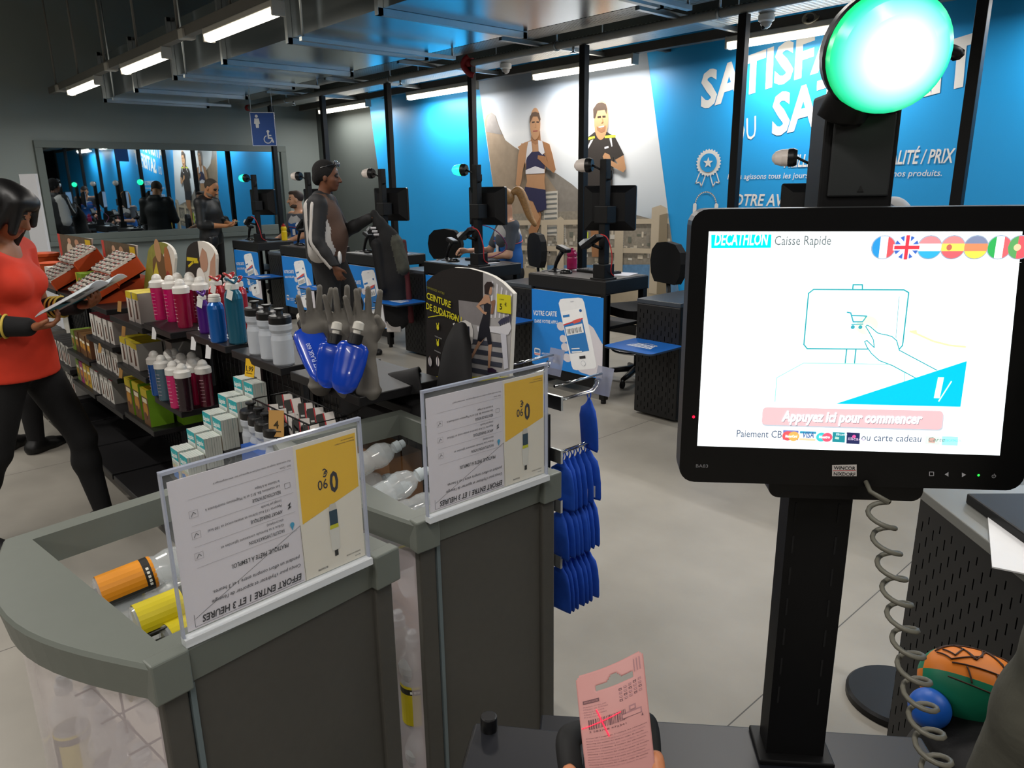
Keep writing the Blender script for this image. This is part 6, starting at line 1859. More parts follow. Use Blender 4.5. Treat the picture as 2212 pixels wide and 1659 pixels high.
cloth([[gp(880, 950, 1.14), gp(950, 960, 1.14), gp(1050, 930, 1.14), gp(1150, 900, 1.14)],
       [gp(890, 890, 1.16), gp(960, 880, 1.16), gp(1050, 860, 1.16), gp(1140, 850, 1.16)],
       [gp(900, 870, 1.22), gp(960, 850, 1.22), gp(1040, 840, 1.22), gp(1120, 830, 1.22)],
       [gp(920, 850, 1.30), gp(980, 838, 1.30), gp(1040, 828, 1.30), gp(1110, 815, 1.30)]], 'flat black neoprene belt in front of the advertising board', .004, 3)
cloth([[gp(945, 850, 1.24), gp(965, 850, 1.22), gp(1000, 850, 1.22), gp(1022, 850, 1.24)],
       [gp(953, 790, 1.26), gp(972, 790, 1.24), gp(1000, 790, 1.24), gp(1018, 790, 1.26)],
       [gp(965, 740, 1.28), gp(980, 735, 1.26), gp(1000, 735, 1.26), gp(1014, 740, 1.28)],
       [gp(985, 702, 1.30), gp(992, 698, 1.29), gp(1002, 700, 1.29), gp(1008, 708, 1.30)]], 'black neoprene belt standing up as a cone before the board', .002, 4)

# ------------------------------------------------------------------ hooks and blue pouches
holder = mat('holder_clear', '#a9adc0', .2, alpha=.55, var=.03)
def hook(x, z, y0, y1, label, holder_on):
    t = thing('display_hook', label, 'hook', (x, y0, z), group='chrome display hooks')
    L = y1 - y0
    MB().sweep([(-.006, 0, 0), (-.006, L - .02, 0), (-.006, L - .005, .012), (-.006, L, .028), (.006, L, .028), (.006, L - .005, .012), (.006, L - .02, 0), (.006, 0, 0)], .0026, chrome, 7).build('prong', t)
    MB().bb((-.03, -.004, -.02), (.03, .004, .02), chrome).build('back_plate', t)
    if holder_on:
        MB().cyl((0, 0, .045), (0, L + .02, .045), .0042, chrome, n=8).build('label_arm', t)
        MB().box((0, L + .03, .02), (.062, .002, .085), holder, rot('X', -14)).build('label_holder', t)
    return t
pm = mat('pouch_blue', '#0c47b0', .75, var=.2, scale=30, bump=.25)
def make_pouch():
    t = thing('drawstring_pouch', '', 'pouch', (0, 0, 0))
    b = MB(); n = 12; prof = [(0, .10, .3), (.012, .25, .5), (.022, .42, .7), (.034, .80, .9), (.06, .96, 1), (.10, 1.0, 1), (.15, .98, .8), (.158, .94, .25)]
    vs = []
    for i, (d_, w_, t_) in enumerate(prof):
        for k in range(n):
            a = 2 * math.pi * k / n
            ca = abs(math.cos(a)) ** .6 * (1 if math.cos(a) > 0 else -1)
            vs.append((.044 * w_ * ca + .004 * d_ / .158, .009 * t_ * math.sin(a) + .003 * math.sin(i * 1.3), -.012 - d_))
    b.add(vs, [(i * n + k, (i + 1) * n + k, (i + 1) * n + (k + 1) % n, i * n + (k + 1) % n) for i in range(len(prof) - 1) for k in range(n)] + [list(range(n)), list(range((len(prof) - 1) * n, len(prof) * n))[::-1]], pm, True)
    b.build('bag', t)
    MB().sweep([(.008 * math.cos(a), .002 * math.sin(2 * a), -.006 + .012 * math.sin(a)) for a in [2 * math.pi * i / 14 for i in range(14)]], .002, pm, 6, closed=True).build('cord_loop', t)
    return t
pch = make_pouch(); pf = [True]
def pouches(x, z, ys, label, tagged=()):
    for i, y in enumerate(ys):
        loc = (x, y, z - .006); rz = random.uniform(-.25, .25)
        if pf[0]:
            pf[0] = False; pch.location = loc; pch['label'] = label; pch['group'] = 'blue drawstring pouches'; o = pch
        else:
            o = dup(pch, loc, rz, label, 'blue drawstring pouches')
        if i in tagged:
            q_ = MB(); q_.box((0.02, .012, -.14), (.028, .001, .036), ink('#c9cbd0'), rot('Z', 10)); F = Flat(q_, (.034, .0128, -.154), (-1, .17, 0), (0, 0, 1)); F.k = 2
            for j in range(6): F.rect(.004 + .0035 * j, .012, .0055 + .0035 * j, .03, ink('#2a2a2e'))
            q_.box((.02, -.0125, -.14), (.028, .001, .036), ink('#c9cbd0'), rot('Z', 10)); q_.build('barcode_tag', o)
hook(-1.585, 1.035, 1.42, 1.60, 'chrome hook with label holder, first on the top row', True)
hook(-1.385, 1.01, 1.42, 1.60, 'chrome hook with label holder, nearest on the top row', True)
hook(-1.385, .852, 1.42, 1.60, 'chrome hook of the second row of blue pouches', False)
hook(-1.385, .70, 1.42, 1.60, 'chrome hook of the third row of blue pouches', False)
hook(-1.385, .522, 1.42, 1.60, 'chrome hook of the lowest row of blue pouches', False)
pouches(-1.585, 1.035, [1.455 + .02 * i for i in range(5)], 'blue drawstring pouch in the bunch on the first top hook')
pouches(-1.385, 1.01, [1.565], 'single blue drawstring pouch at the tip of the nearest top hook')
pouches(-1.385, .852, [1.45 + .023 * i for i in range(6)], 'blue drawstring pouch on the second hook row', (4, 5))
pouches(-1.385, .70, [1.44 + .0195 * i for i in range(8)], 'blue drawstring pouch on the third hook row')
pouches(-1.385, .522, [1.44 + .021 * i for i in range(7)], 'blue drawstring pouch on the lowest hook row')

# ================================================================== dump bins with price signs
rim_m = mat('bin_rim_grey', '#666b64', .45, var=.04, scale=30)
panel_m = mat('bin_panel_grey', '#46443f', .55, var=.08, scale=60)
post_m = mat('bin_post', '#5f6a6c', .45, var=.05)
acry = mat('acrylic_milky', '#e6dadd', .18, alpha=.5, var=.04, coat=.3)
acry2 = mat('acrylic_clear', '#e8eef0', .05, alpha=.035, coat=.2)
edge_m = mat('acrylic_edge', '#aeb4c4', .12, alpha=.75)
BZ = .97
def dump_bin(label, O, ang, w, d, bow):
    """local x: along the grey face (away from the camera), local y: into the bin"""
    t = thing('dump_bin', label, 'display bin', (O[0], O[1], 0), rz=ang, group='grey dump bins')
    N = 16
    outer = [(-bow * math.sin(math.pi * i / N), d * i / N) for i in range(N + 1)] + [(w * k / 4, d) for k in range(1, 5)] + [(w, d - d * k / 4) for k in range(1, 5)] + [(w - w * k / 4, 0) for k in range(1, 4)]
    i0, i1 = (.035, .05), (w - .035, d - .045)
    inner = [(i0[0], i0[1] + (i1[1] - i0[1]) * i / N) for i in range(N + 1)] + [(i0[0] + (i1[0] - i0[0]) * k / 4, i1[1]) for k in range(1, 5)] + [(i1[0], i1[1] - (i1[1] - i0[1]) * k / 4) for k in range(1, 5)] + [(i1[0] - (i1[0] - i0[0]) * k / 4, i0[1]) for k in range(1, 4)]
    M = len(outer); r = MB()
    lp = [[(p[0], p[1], BZ - .006) for p in outer], [(p[0] * .985 + .003, p[1] * .985 + .004, BZ) for p in outer], [(p[0], p[1], BZ) for p in inner], [(p[0], p[1], BZ - .06) for p in inner], [(p[0] * .97 + .006, p[1] * .97 + .008, BZ - .062) for p in outer]]
    vs = [p for l in lp for p in l]
    fs = []
    for a, b_ in ((0, 1), (1, 2), (2, 3), (3, 4), (4, 0)):
        for k in range(M):
            l = (k + 1) % M; fs.append((a * M + k, b_ * M + k, b_ * M + l, a * M + l))
    r.add(vs, fs, rim_m)
    r.build('rim', t)
    # raised corner caps of the rim on the grey face
    for x in (0, w - .055):
        MB().bb((x, -.008, BZ - .064), (x + .055, .02, BZ + .0015), rim_m).build('rim_corner', t, bevel=.003)
    MB().bb((.05, .012, .02), (w - .05, .022, BZ - .05), panel_m).build('grey_panel', t)
    for x in (.012, w - .05):
        MB().bb((x, .004, 0), (x + .038, .03, BZ - .055), panel_m).build('corner_post', t, bevel=.003)
    MB().bb((.052, .002, .02), (.060, .012, BZ - .06), post_m).build('trim_strip', t)
    c = MB(); bo = [(-(bow - .012) * math.sin(math.pi * i / N) + .012, .02 + (d - .04) * i / N) for i in range(N + 1)]
    vs = [(p[0], p[1], z) for z in (.03, BZ - .055) for p in bo]
    c.add(vs, [(k, k + 1, N + 2 + k, N + 1 + k) for k in range(N)], acry, True); co = c.build('curved_front', t)
    MB().bb((w - .016, .03, .03), (w - .012, d - .02, BZ - .055), acry2).build('clear_side', t)
    MB().bb((.02, d - .018, .03), (w - .02, d - .014, BZ - .055), acry2).build('clear_end', t)
    MB().bb((.015, .025, .02), (w - .02, d - .02, .05), panel_m).build('floor_plate', t)
    g = MB()
    for k in range(5):
        y = .08 + (d - .14) * k / 4
        g.cyl((.02, y, .70), (w - .02, y, .70), .002, wire_m, n=6)
    for k in range(4):
        x = .05 + (w - .1) * k / 3
        g.cyl((x, .03, .70), (x, d - .025, .70), .002, wire_m, n=6)
    g.build('wire_floor', t)
    dv = MB(); dv.cyl((.03, d * .42, .86), (w - .03, d * .42, .86), .0026, wire_m, n=6)
    for k in range(7):
        x = .04 + (w - .08) * k / 6; dv.cyl((x, d * .42, .70), (x, d * .42, .86), .002, wire_m, n=6)
    dv.build('wire_divider', t)
    return t
angA = math.atan2(.992, -.126)
binA = dump_bin('near grey dump bin with yellow labelled bottles inside', (-.985, .215), angA, .447, .60, .085)
angB = math.radians(88.6)
binB = dump_bin('far grey dump bin with clear bottles, beside the blue pouches', (-1.095, .735), angB, .395, .66, .05)

# ------------------------------------------------------------------ acrylic price signs (the sheet stands upside down)
pw, yl2, crm, txt = mat('paper_white', '#cdc9cf', .6, var=.02), ink('#dcae00', .6), ink('#d6d1c4', .5), ink('#2d2a2e')
def price_sign(o, ang, w, h, label):
    t = thing('price_sign', label, 'sign', o, rz=ang, group='upside down price signs')
    # local x along the rim away from the camera, local -y towards the reader
    def sheet_u(u): return Vector((w * (1 - u), 0, 0))
    a = MB(); a.bb((-.006, -.0035, -.004), (w + .006, -.0015, h + .008), acry2); a.bb((-.006, .0015, -.004), (w + .006, .0035, h + .008), acry2)
    a.build('acrylic_pocket', t)
    e = MB(); e.bb((-.009, -.004, -.004), (-.006, .004, h + .01), edge_m); e.bb((w + .006, -.004, -.004), (w + .009, .004, h + .01), edge_m); e.bb((-.009, -.004, h + .008), (w + .009, .004, h + .013), edge_m)
    e.build('acrylic_edges', t)
    MB().bb((-.009, -.010, -.016), (w + .009, .006, -.004), mat('acrylic_base', '#d9dde0', .1, alpha=.8, coat=.5)).build('foot_rail', t)
    m = MB(); m.bb((0, -.0006, .002), (w, .0006, h - .004), pw)
    F = Flat(m, (w, -.0007, h - .004), (-1, 0, 0), (0, 0, -1), lift=.00025)
    if F.n.y > 0: F.n = -F.n
    W, H = w, h - .006
    P = lambda *p: [(x * W, y * H) for x, y in p]
    F.poly(P((0, 0), (.38, 0), (.38, 1), (0, 1)), crm, 1)
    F.poly(P((.01, .03), (.365, .03), (.365, .575), (.01, .44)), yl2, 2)
    F.line(P((.375, 1), (.38, .575)), .0006, txt, 2); F.line(P((.38, .575), (.96, .93)), .0006, txt, 2)
    F.line(P((.39, .985), (.965, .985), (.965, .90)), .0006, txt, 2)
    T = lambda x, y, s, hh, x1, b=0.0, sh=0.0, m_=txt: F.text(x * W, y * H, s, hh * H, m_, w=(x1 - x) * W, bold=b, shear=sh, k=3)
    # upright reading frame: x to the reader's left in the picture
    T(.135, .27, '0', .155, .188, .03); T(.20, .30, '90', .075, .26, .01); T(.195, .225, '€', .06, .225, .02)
    F.poly(P((.155, .86), (.205, .86), (.21, .76), (.215, .70), (.205, .55), (.16, .55), (.15, .70), (.155, .76)), ink('#c9c8c0'), 3)
    F.poly(P((.158, .55), (.207, .55), (.207, .66), (.157, .66)), ink('#1f3a4a'), 4); F.poly(P((.157, .66), (.207, .66), (.21, .69), (.155, .69)), ink('#b9b81c'), 4); F.poly(P((.17, .86), (.192, .86), (.192, .905), (.17, .905)), ink('#1b1a18'), 4)
    F.poly(P((.165, .50), (.2, .50), (.207, .55), (.158, .55)), ink('#b9b6ae'), 4)
    T(.03, .935, 'BOISSON ISO CITRON', .012, .12); T(.24, .955, '8356098', .016, .30); T(.03, .965, 'Aptonia', .012, .065)
    T(.02, .055, 'Valable jusqu au', .010, .10); T(.02, .075, 'Boisson isotonique', .010, .14)
    T(.40, .925, 'EFFORT ENTRE 1 ET 3 HEURES', .048, .93, .022, .18)
    T(.40, .85, "Conçu pour s'hydrater et apporter de l'énergie", .026, .875, .004, .16); T(.40, .79, 'pendant un effort compris entre 1 et 3 heures.', .026, .865, .004, .16)
    T(.455, .665, "PRATIQUE, PRÊTE À L'EMPLOI.", .030, .76, .015, .16)
    for k, (y, s, l1, l2) in enumerate(((.555, "FACILITE L'HYDRATATION", 'Grâce à sa formule contenant (glucides et', 'électrolytes)'), (.415, 'APPORT ÉNERGÉTIQUE', 'Apporte 112 kcal (citron et ananas-coco) et 100 kcal', '(orange) par bouteille'), (.275, 'RÉDUCTION DE FATIGUE', 'Les vitamines B6, B12 et le Magnésium contribuent à', 'la réduction de la fatigue'))):
        T(.47, y, s, .024, .66 - .02 * k, .012); T(.47, y - .04, l1, .019, .80 + .05 * (k > 0)); T(.47, y - .075, l2, .019, .56 + .02 * k)
        F.line(P((.40, y + .045), (.92, y + .045)), .0004, ink('#8d8a8e'), 3)
        F.line(P((.885, y - .01), (.925, y - .01), (.925, y - .055), (.885, y - .055)), .0004, ink('#8d8a8e'), 3, closed=True); F.line(P((.895, y - .03), (.905, y - .045), (.917, y - .018)), .0008, ink('#4a4a4c'), 4)
    F.ell(.425 * W, .545 * H, .012 * W, .018 * H, ink('#3b93b8'), 4); F.poly(P((.415, .55), (.435, .55), (.425, .59)), ink('#3b93b8'), 4)
    F.poly(P((.42, .38), (.44, .40), (.43, .405), (.442, .43), (.418, .415), (.428, .408)), ink('#17171a'), 4); F.line(P((.415, .24), (.445, .24), (.445, .275), (.415, .275)), .0005, ink('#4a4a4c'), 4, closed=True)
    F.line(P((.40, .145), (.92, .145)), .0004, ink('#8d8a8e'), 3)
    T(.40, .12, 'Goût : Citron', .014, .46); T(.40, .085, 'Pour votre santé, mangez au moins cinq fruits et légumes par jour. www.mangerbouger.fr', .013, .80)
    m.build('sheet', t)
    return t
price_sign((-1.000, .277, BZ + .016), angA - math.radians(3.0), .306, .236, 'upside down acrylic price sign on the near grey bin')
price_sign((-1.080, .765, BZ + .016), angB, .302, .236, 'upside down acrylic price sign on the far grey bin')

# ------------------------------------------------------------------ bottles in the bins
pet = mat('pet_clear', '#dfe6e8', .08, alpha=.34, coat=.6, var=.05)
pet_cap = mat('pet_cap', '#c2ccd0', .3, alpha=.8)
def pet_bottle(kind):
    t = thing('drink_bottle', '', 'bottle', (0, 0, 0))
    MB().lathe([(.020, 0), (.030, .004), (.032, .012), (.032, .105), (.029, .115), (.034, .135), (.034, .15), (.026, .172), (.014, .185), (.0135, .192)], pet, n=20).build('body', t)
    MB().lathe([(.016, .190), (.016, .206), (.012, .209), (.011, .222), (.006, .225), (0, .225)], pet_cap, n=16, close=False).build('sports_cap', t)
    l = MB(); cols = {'o': (ink('#d98a12'), ink('#1d1b18')), 'y': (ink('#c9b80f'), ink('#22241a')), 'c': (pet, pet)}[kind]
    if kind != 'c':
        bnd = mat('label_grain', '#26271f', .45, var=.6, scale=90)
        n = 24
        for k in range(n):
            a0, a1 = 2 * math.pi * k / n, 2 * math.pi * (k + 1) / n
            zs = [.008, .014, .086, .100, .106]
            for z_i in range(4):
                side = bnd if n * .18 < (k + n * .25) % n < n * .80 else cols[0]
                mm_ = (cols[0], side, cols[1], cols[0])[z_i]
                rr_ = (.0328, .0328, .0328, .0328, .0318)
                l.add([(rr_[z_i] * math.cos(a0), rr_[z_i] * math.sin(a0), zs[z_i]), (rr_[z_i] * math.cos(a1), rr_[z_i] * math.sin(a1), zs[z_i]), (rr_[z_i + 1] * math.cos(a1), rr_[z_i + 1] * math.sin(a1), zs[z_i + 1]), (rr_[z_i + 1] * math.cos(a0), rr_[z_i + 1] * math.sin(a0), zs[z_i + 1])], [(0, 1, 2, 3)], mm_, True)
        for k in range(5):
            a = math.radians(-75 + 14 * k); l.box((.0332 * math.cos(a), .0332 * math.sin(a), .093), (.001, .005, .005), ink('#e6e6dc'), rot('Z', math.degrees(a)))
        l.build('label', t)
    return t
pets = {k: pet_bottle(k) for k in 'oyc'}
pf2 = set()
def put_pet(kind, loc, axis, label, roll=0.0):
    r = pets[kind] if kind not in pf2 else dup(pets[kind], loc, None, label)
    pf2.add(kind)
    r['label'] = label; r['group'] = 'drink bottles in the grey bins'; r.location = loc
    r.rotation_euler = (Vector((0, 0, 1)).rotation_difference(Vector(axis).normalized()).to_matrix() @ Matrix.Rotation(roll, 3, 'Z')).to_euler()
    return r
z1 = .86
put_pet('o', at_z(205, 1285, z1), (.05, 1, .10), 'orange labelled drink bottle lying on top in the near bin', .5)
put_pet('y', at_z(285, 1350, z1), (.02, 1, .06), 'yellow labelled drink bottle lying beside the orange one in the near bin', .5)
put_pet('y', at_z(355, 1390, z1 - .03), (-.1, 1, .02), 'yellow labelled drink bottle half hidden by the near price sign', .5)
put_pet('c', at_z(815, 1118, z1 + .005) + Vector((-.06, -.04, 0)), (.12, 1, .28), 'clear drink bottle lying at the left in the far bin', 0)
put_pet('c', at_z(852, 1135, z1 - .01) + Vector((-.04, -.05, 0)), (.25, 1, .12), 'clear drink bottle lying in front in the far bin', 1)
put_pet('c', at_z(762, 1030, z1) + Vector((-.02, -.05, 0)), (.1, 1, .25), 'clear drink bottle lying at the back of the far bin', 2)
rp = random.Random(11)
for bi, (bn, nm) in enumerate(((binA, 'near'), (binB, 'far'))):
    wq, dq = ((.447, .60), (.395, .66))[bi]
    Mb = Matrix.Rotation((angA, angB)[bi], 3, 'Z'); ob = Vector(bn.location)
    for lay, zz in ((0, .735), (1, .80)):
        for k in range(6):
            lx_, ly_ = .06 + .01 * rp.random(), .07 + (dq - .16) * k / 5
            if lay and k in (1, 3): continue
            put_pet('c' if (k + lay + bi) % 3 else 'y', ob + Mb @ Vector((lx_ + .02 * lay, ly_ + .02 * lay, zz)), Mb @ Vector((1, rp.uniform(-.12, .12), .03)), 'drink bottle in the pile under the top ones of the %s bin' % nm, rp.uniform(0, 6))
    for k in range(7):
        for zz in (.235, .46):
            put_pet('c' if k % 2 else 'y', ob + Mb @ Vector((.05 - (.02 if k in (0, 6) else -.0), .075 + (dq - .14) * k / 6, zz)), (0, rp.uniform(-.02, .02), 1), 'drink bottle standing behind the curved front of the %s bin' % nm, rp.uniform(0, 6))

# ================================================================== people
def nv(v):
    v = Vector(v); return v.normalized()

def add_head(b, c, f, up, s=1.0, beard=False, jaw=1.0):
    """c: middle of the head; f: where the face points; mats 0 skin, 1 eyes, 2 lips, 3 brows / beard"""
    f = nv(f); l = nv(Vector(up).cross(f)); u = f.cross(l)
    M = Matrix((f, l, u)).transposed()
    c = Vector(c)
    P = lambda x, y, z: c + M @ Vector((x * s, y * s, z * s))
    R = lambda *r: tuple(q * s for q in r)
    b.ell(P(-.012, 0, .030), R(.098, .078, .088), k=.02, M=M)
    b.ell(P(.022, 0, -.035), R(.070, .063 * jaw, .078), k=.03, M=M)
    b.ell(P(.055, 0, -.088), R(.026, .028 * jaw, .022), k=.02, M=M, m=3 if beard else 0)
    for q in (-1, 1):
        b.ell(P(.045, q * .040, -.022), R(.030, .024, .028), k=.015, M=M)
        b.ell(P(-.008, q * .078, -.008), R(.018, .010, .031), k=.006, M=M)
        b.ell(P(.076, q * .030, .010), R(.013, .016, .010), k=.004, M=M, m=1)
        b.cap(P(.083, q * .018, .030), P(.074, q * .046, .030), .0055 * s, .0045 * s, k=.006, m=3)
        if beard:
            b.ell(P(.028, q * .045, -.088), R(.042, .018, .020), k=.012, M=M, m=3)
    b.cap(P(.086, 0, .012), P(.108, 0, -.028), .008 * s, .0135 * s, k=.010)
    b.ell(P(.098, .011, -.032), R(.010, .009, .008), k=.006, M=M); b.ell(P(.098, -.011, -.032), R(.010, .009, .008), k=.006, M=M)
    b.cap(P(.084, -.020, -.060), P(.084, .020, -.060), .0062 * s, k=.004, m=2)
    if beard:
        b.cap(P(.088, -.022, -.048), P(.088, .022, -.048), .006 * s, k=.006, m=3)
    return M, P, R

def add_hand(b, w, d, palm, s=1.0, curl=.5, thumb=1, m=0, grip=0.0):
    """w: wrist, d: direction of the fingers, palm: where the palm faces; thumb: +1 / -1 side"""
    d = nv(d); palm = nv(Vector(palm) - d * d.dot(Vector(palm))); sd = d.cross(palm) * thumb
    w = Vector(w)
    M = Matrix((d, sd, palm)).transposed()
    b.ell(w + d * .047 * s, (.050 * s, .040 * s, .017 * s), k=.015, M=M, m=m)
    for i, (o, l) in enumerate(((.028, .068), (.010, .077), (-.010, .072), (-.028, .056))):
        r = .0092 * s
        a = w + (d * .082 + sd * o * 1.02) * s
        p, ang = a, .15 * curl
        for j, fr in enumerate((.45, .32, .26)):
            ang += curl * (.55, .75, .6)[j] + (.05 * i if grip else 0)
            q = p + (d * math.cos(ang) + palm * math.sin(ang) + sd * o * .8) * l * fr * s
            b.cap(p, q, r, r * .92, k=.005, m=m); p, r = q, r * .92
    a = w + (d * .020 + sd * .030) * s
    q = a + (d * .030 + sd * .026 + palm * .012) * s
    b.cap(w + d * .012 * s, a, .016 * s, .014 * s, k=.012, m=m); b.cap(a, q, .013 * s, .011 * s, k=.006, m=m)
    b.cap(q, q + (d * .026 + sd * (.006 - .02 * grip) + palm * (.012 + .012 * grip)) * s, .011 * s, .009 * s, k=.005, m=m)

class Fig:
    """joints in the person's own frame: x forward, y to the left, z up"""
    def __init__(s, H=1.75, **J):
        k = H / 1.75; s.k = k
        d = dict(pel=(0, 0, .95), wst=(0, 0, 1.10), chest=(0, 0, 1.28), neck=(-.01, 0, 1.47), head=(.03, 0, 1.635),
                 hipL=(0, .09, .92), hipR=(0, -.09, .92), kneeL=(.02, .10, .50), kneeR=(.02, -.10, .50), ankL=(-.02, .11, .085), ankR=(-.02, -.11, .085),
                 shL=(-.01, .185, 1.42), shR=(-.01, -.185, 1.42), elL=(-.03, .235, 1.13), elR=(-.03, -.235, 1.13), wrL=(.05, .24, .88), wrR=(.05, -.24, .88))
        d.update(J)
        for n, v in d.items():
            setattr(s, n, Vector(v) * k)
        s.face = Vector((1, 0, -.1)); s.up = Vector((0, 0, 1)); s.fem = False; s.fat = 1.0; s.toe = {'L': (1, .15, 0), 'R': (1, -.15, 0)}
    def torso(s, b, m=0, k=.05, g=0.0, low=True, chestm=None):
        w = (.90 if s.fem else 1.0) * s.k; f = s.fat
        if low:
            b.ell(s.pel, (.118 * w * f, .165 * w * (1.03 if s.fem else .97) * f, .125 * w), k=.04, m=m)
        b.cap(s.pel, s.wst, .112 * w * f, .100 * w * f * (.9 if s.fem else 1), k=k, m=m, flat=((0, 1, 0), 1.32))
        b.cap(s.wst, s.chest, .102 * w * f * (.9 if s.fem else 1), .118 * w * (.5 + .5 * f), k=k, m=m, flat=((0, 1, 0), 1.38))
        b.ell(s.chest + Vector((0, 0, .03)), (.112 * w, .168 * w, .15 * w), k=k, m=m if chestm is None else chestm)
        up = (s.neck - s.chest).normalized()
        b.cap(s.shL, s.neck - up * .05, .056 * w, .062 * w, k=.04, m=m); b.cap(s.shR, s.neck - up * .05, .056 * w, .062 * w, k=.04, m=m)
        if s.fem:
            for q in (-1, 1):
                b.ell(s.chest + Vector((.085 * w, q * .075 * w, .0)), (.055, .06, .058), k=.03, m=m)
        if f > 1.05:
            b.ell(s.wst + Vector((.05, 0, .02)), (.12 * f, .15 * f, .17), k=.06, m=m)
    def arm(s, b, q, m=0, r=1.0, t=1.0, fore=True, mf=None):
        w = (.86 if s.fem else 1.0) * s.k * r
        sh, el, wr = getattr(s, 'sh' + q), getattr(s, 'el' + q), getattr(s, 'wr' + q)
        b.cap(sh, sh.lerp(el, t), .054 * w, (.054 + (.041 - .054) * t) * w, k=.03, m=m)
        if fore:
            b.cap(el, el.lerp(wr, .45), .040 * w, .037 * w, k=.02, m=m if mf is None else mf); b.cap(el.lerp(wr, .4), wr, .037 * w, .026 * w, k=.02, m=m if mf is None else mf)
    def leg(s, b, q, m=0, r=1.0, upto=1.0):
        w = s.k * r
        h, kn, an = getattr(s, 'hip' + q), getattr(s, 'knee' + q), getattr(s, 'ank' + q)
        b.cap(h, kn, .092 * w, .057 * w, k=.03, m=m, flat=((1, 0, 0), 1.08))
        cf = kn.lerp(an, .32)
        b.cap(kn, cf + Vector((-.012, 0, 0)), .055 * w, .056 * w, k=.02, m=m); b.cap(cf + Vector((-.012, 0, 0)), kn.lerp(an, upto), .056 * w, .038 * w, k=.03, m=m)
    def foot(s, b, q, m=0, r=1.0):
        an = getattr(s, 'ank' + q); d = nv(s.toe[q])
        b.cap(an, an + Vector((0, 0, -.045)), .038 * r, .036 * r, k=.02, m=m)
        b.cap(an + d * -.035 + Vector((0, 0, -.050)), an + d * .10 + Vector((0, 0, -.055)), .036 * r, .034 * r, k=.03, m=m, flat=((d.y, -d.x, 0), 1.15)); b.cap(an + d * .09 + Vector((0, 0, -.058)), an + d * .165 + Vector((0, 0, -.062)), .033 * r, .024 * r, k=.02, m=m, flat=((d.y, -d.x, 0), 1.35))
    def body(s, t, mats, res=.0075, beard=False, hands=None, headscale=1.0, jaw=1.0):
        b = Body()
        s.torso(b); 
        for q in 'LR':
            s.leg(b, q); s.arm(b, q); s.foot(b, q, r=.9)
        b.cap(s.neck - Vector((0, 0, .05)), s.head + nv(s.up) * -.06 - nv(s.face) * .03, .058 * s.k * (.86 if s.fem else 1), .052 * s.k * (.86 if s.fem else 1), k=.03)
        for q, h in (hands or {}).items():
            add_hand(b, getattr(s, 'wr' + q), *h[:2], **(h[2] if len(h) > 2 else {}))
        s.hM, s.hP, s.hR = add_head(b, s.head, s.face, s.up, s.k * headscale, beard, jaw)
        return b.mesh(res, 'body', mats, t)

eye_m = mat('eye_dark', '#1a1210', .25)
def skins(tone, lip, brow):
    return [mat('skin_' + tone[1:], tone, .5, var=.05, scale=20), eye_m, mat('lip_' + lip[1:], lip, .5), mat('brow_' + brow[1:], brow, .7)]
def hair_caps(s, t, name, m, items, res=.007):
    b = Body()
    for it in items:
        if it[0] == 'e':
            b.ell(s.hP(*it[1]), s.hR(*it[2]), k=.015, M=s.hM)
        else:
            b.cap(s.hP(*it[1]), s.hP(*it[2]), it[3], it[4], k=.02)
    return b.mesh(res, name, m, t)

cloth_black = mat('cloth_black', '#0b0b0d', .85, var=.3, scale=40, bump=.15)
cloth_char = mat('cloth_charcoal', '#1b1b1d', .85, var=.25, scale=40, bump=.15)
cloth_white = mat('cloth_white', '#b9b7b6', .8, var=.06, scale=40)
cloth_blue = mat('vest_blue', '#1c5aa3', .75, var=.08, scale=30)
cloth_grey = mat('shirt_grey', '#4c5058', .8, var=.12, scale=30)
hair_black = mat('hair_black', '#060506', .45, var=.5, scale=60)
shoe_black = mat('shoe_black', '#0c0c0d', .5)

# ---- woman in orange reading a magazine
t = thing('person', 'woman with long black hair in orange shirt and black leggings reading a magazine', 'person', (-3.875, .54, 0), rz=math.radians(52))
s = Fig(1.655, kneeL=(.17, .10, .49), ankL=(.20, .12, .085), kneeR=(-.12, -.12, .49), ankR=(-.30, -.14, .085), hipL=(.0, .085, .91), hipR=(-.02, -.085, .91),
        elL=(.02, .235, 1.13), wrL=(.24, .15, 1.15), elR=(-.02, -.235, 1.13), wrR=(.19, -.20, 1.11), head=(.075, 0, 1.61), neck=(.01, 0, 1.465))
s.fem = True; s.face = Vector((.85, -.10, -.52)); s.up = Vector((.52, 0, .85))
s.body(t, skins('#8a5638', '#7d3f38', '#0d0908'), hands={'L': ((.9, -.35, .1), (0, -.2, 1), dict(curl=.9, thumb=-1, s=.95)), 'R': ((.9, .35, .05), (0, .1, 1), dict(curl=.9, thumb=1, s=.95))}, headscale=.98)
b = Body(); s.torso(b); s.arm(b, 'L', t=.35, fore=False); s.arm(b, 'R', t=.35, fore=False); b.cap(s.pel + Vector((0, 0, -.08)), s.wst, .128, .11, k=.04, flat=((0, 1, 0), 1.3))
b.cut(s.pel + Vector((0, 0, -.10)), (0, 0, -1)); b.cut(s.neck + Vector((.06, 0, -.05)), (.75, 0, .66))
b.mesh(.009, 'orange_shirt', mat('shirt_orange', '#c93218', .75, var=.08, scale=25, bump=.1), t, infl=.012)
b = Body()
for q in 'LR':
    s.leg(b, q)
b.ell(s.pel, (.115, .158, .12), k=.04); b.cut(s.pel + Vector((0, 0, .08)), (0, 0, 1))
b.mesh(.009, 'leggings', cloth_black, t, infl=.006)
b = Body()
for q in 'LR':
    e_, w_ = getattr(s, 'el' + q), getattr(s, 'wr' + q); b.cap(e_.lerp(w_, .18), e_.lerp(w_, .92), .042, .034, k=.01)
explode(b.mesh(.007, 'wrist_warmer', cloth_black, t, infl=.006))
stp = MB()
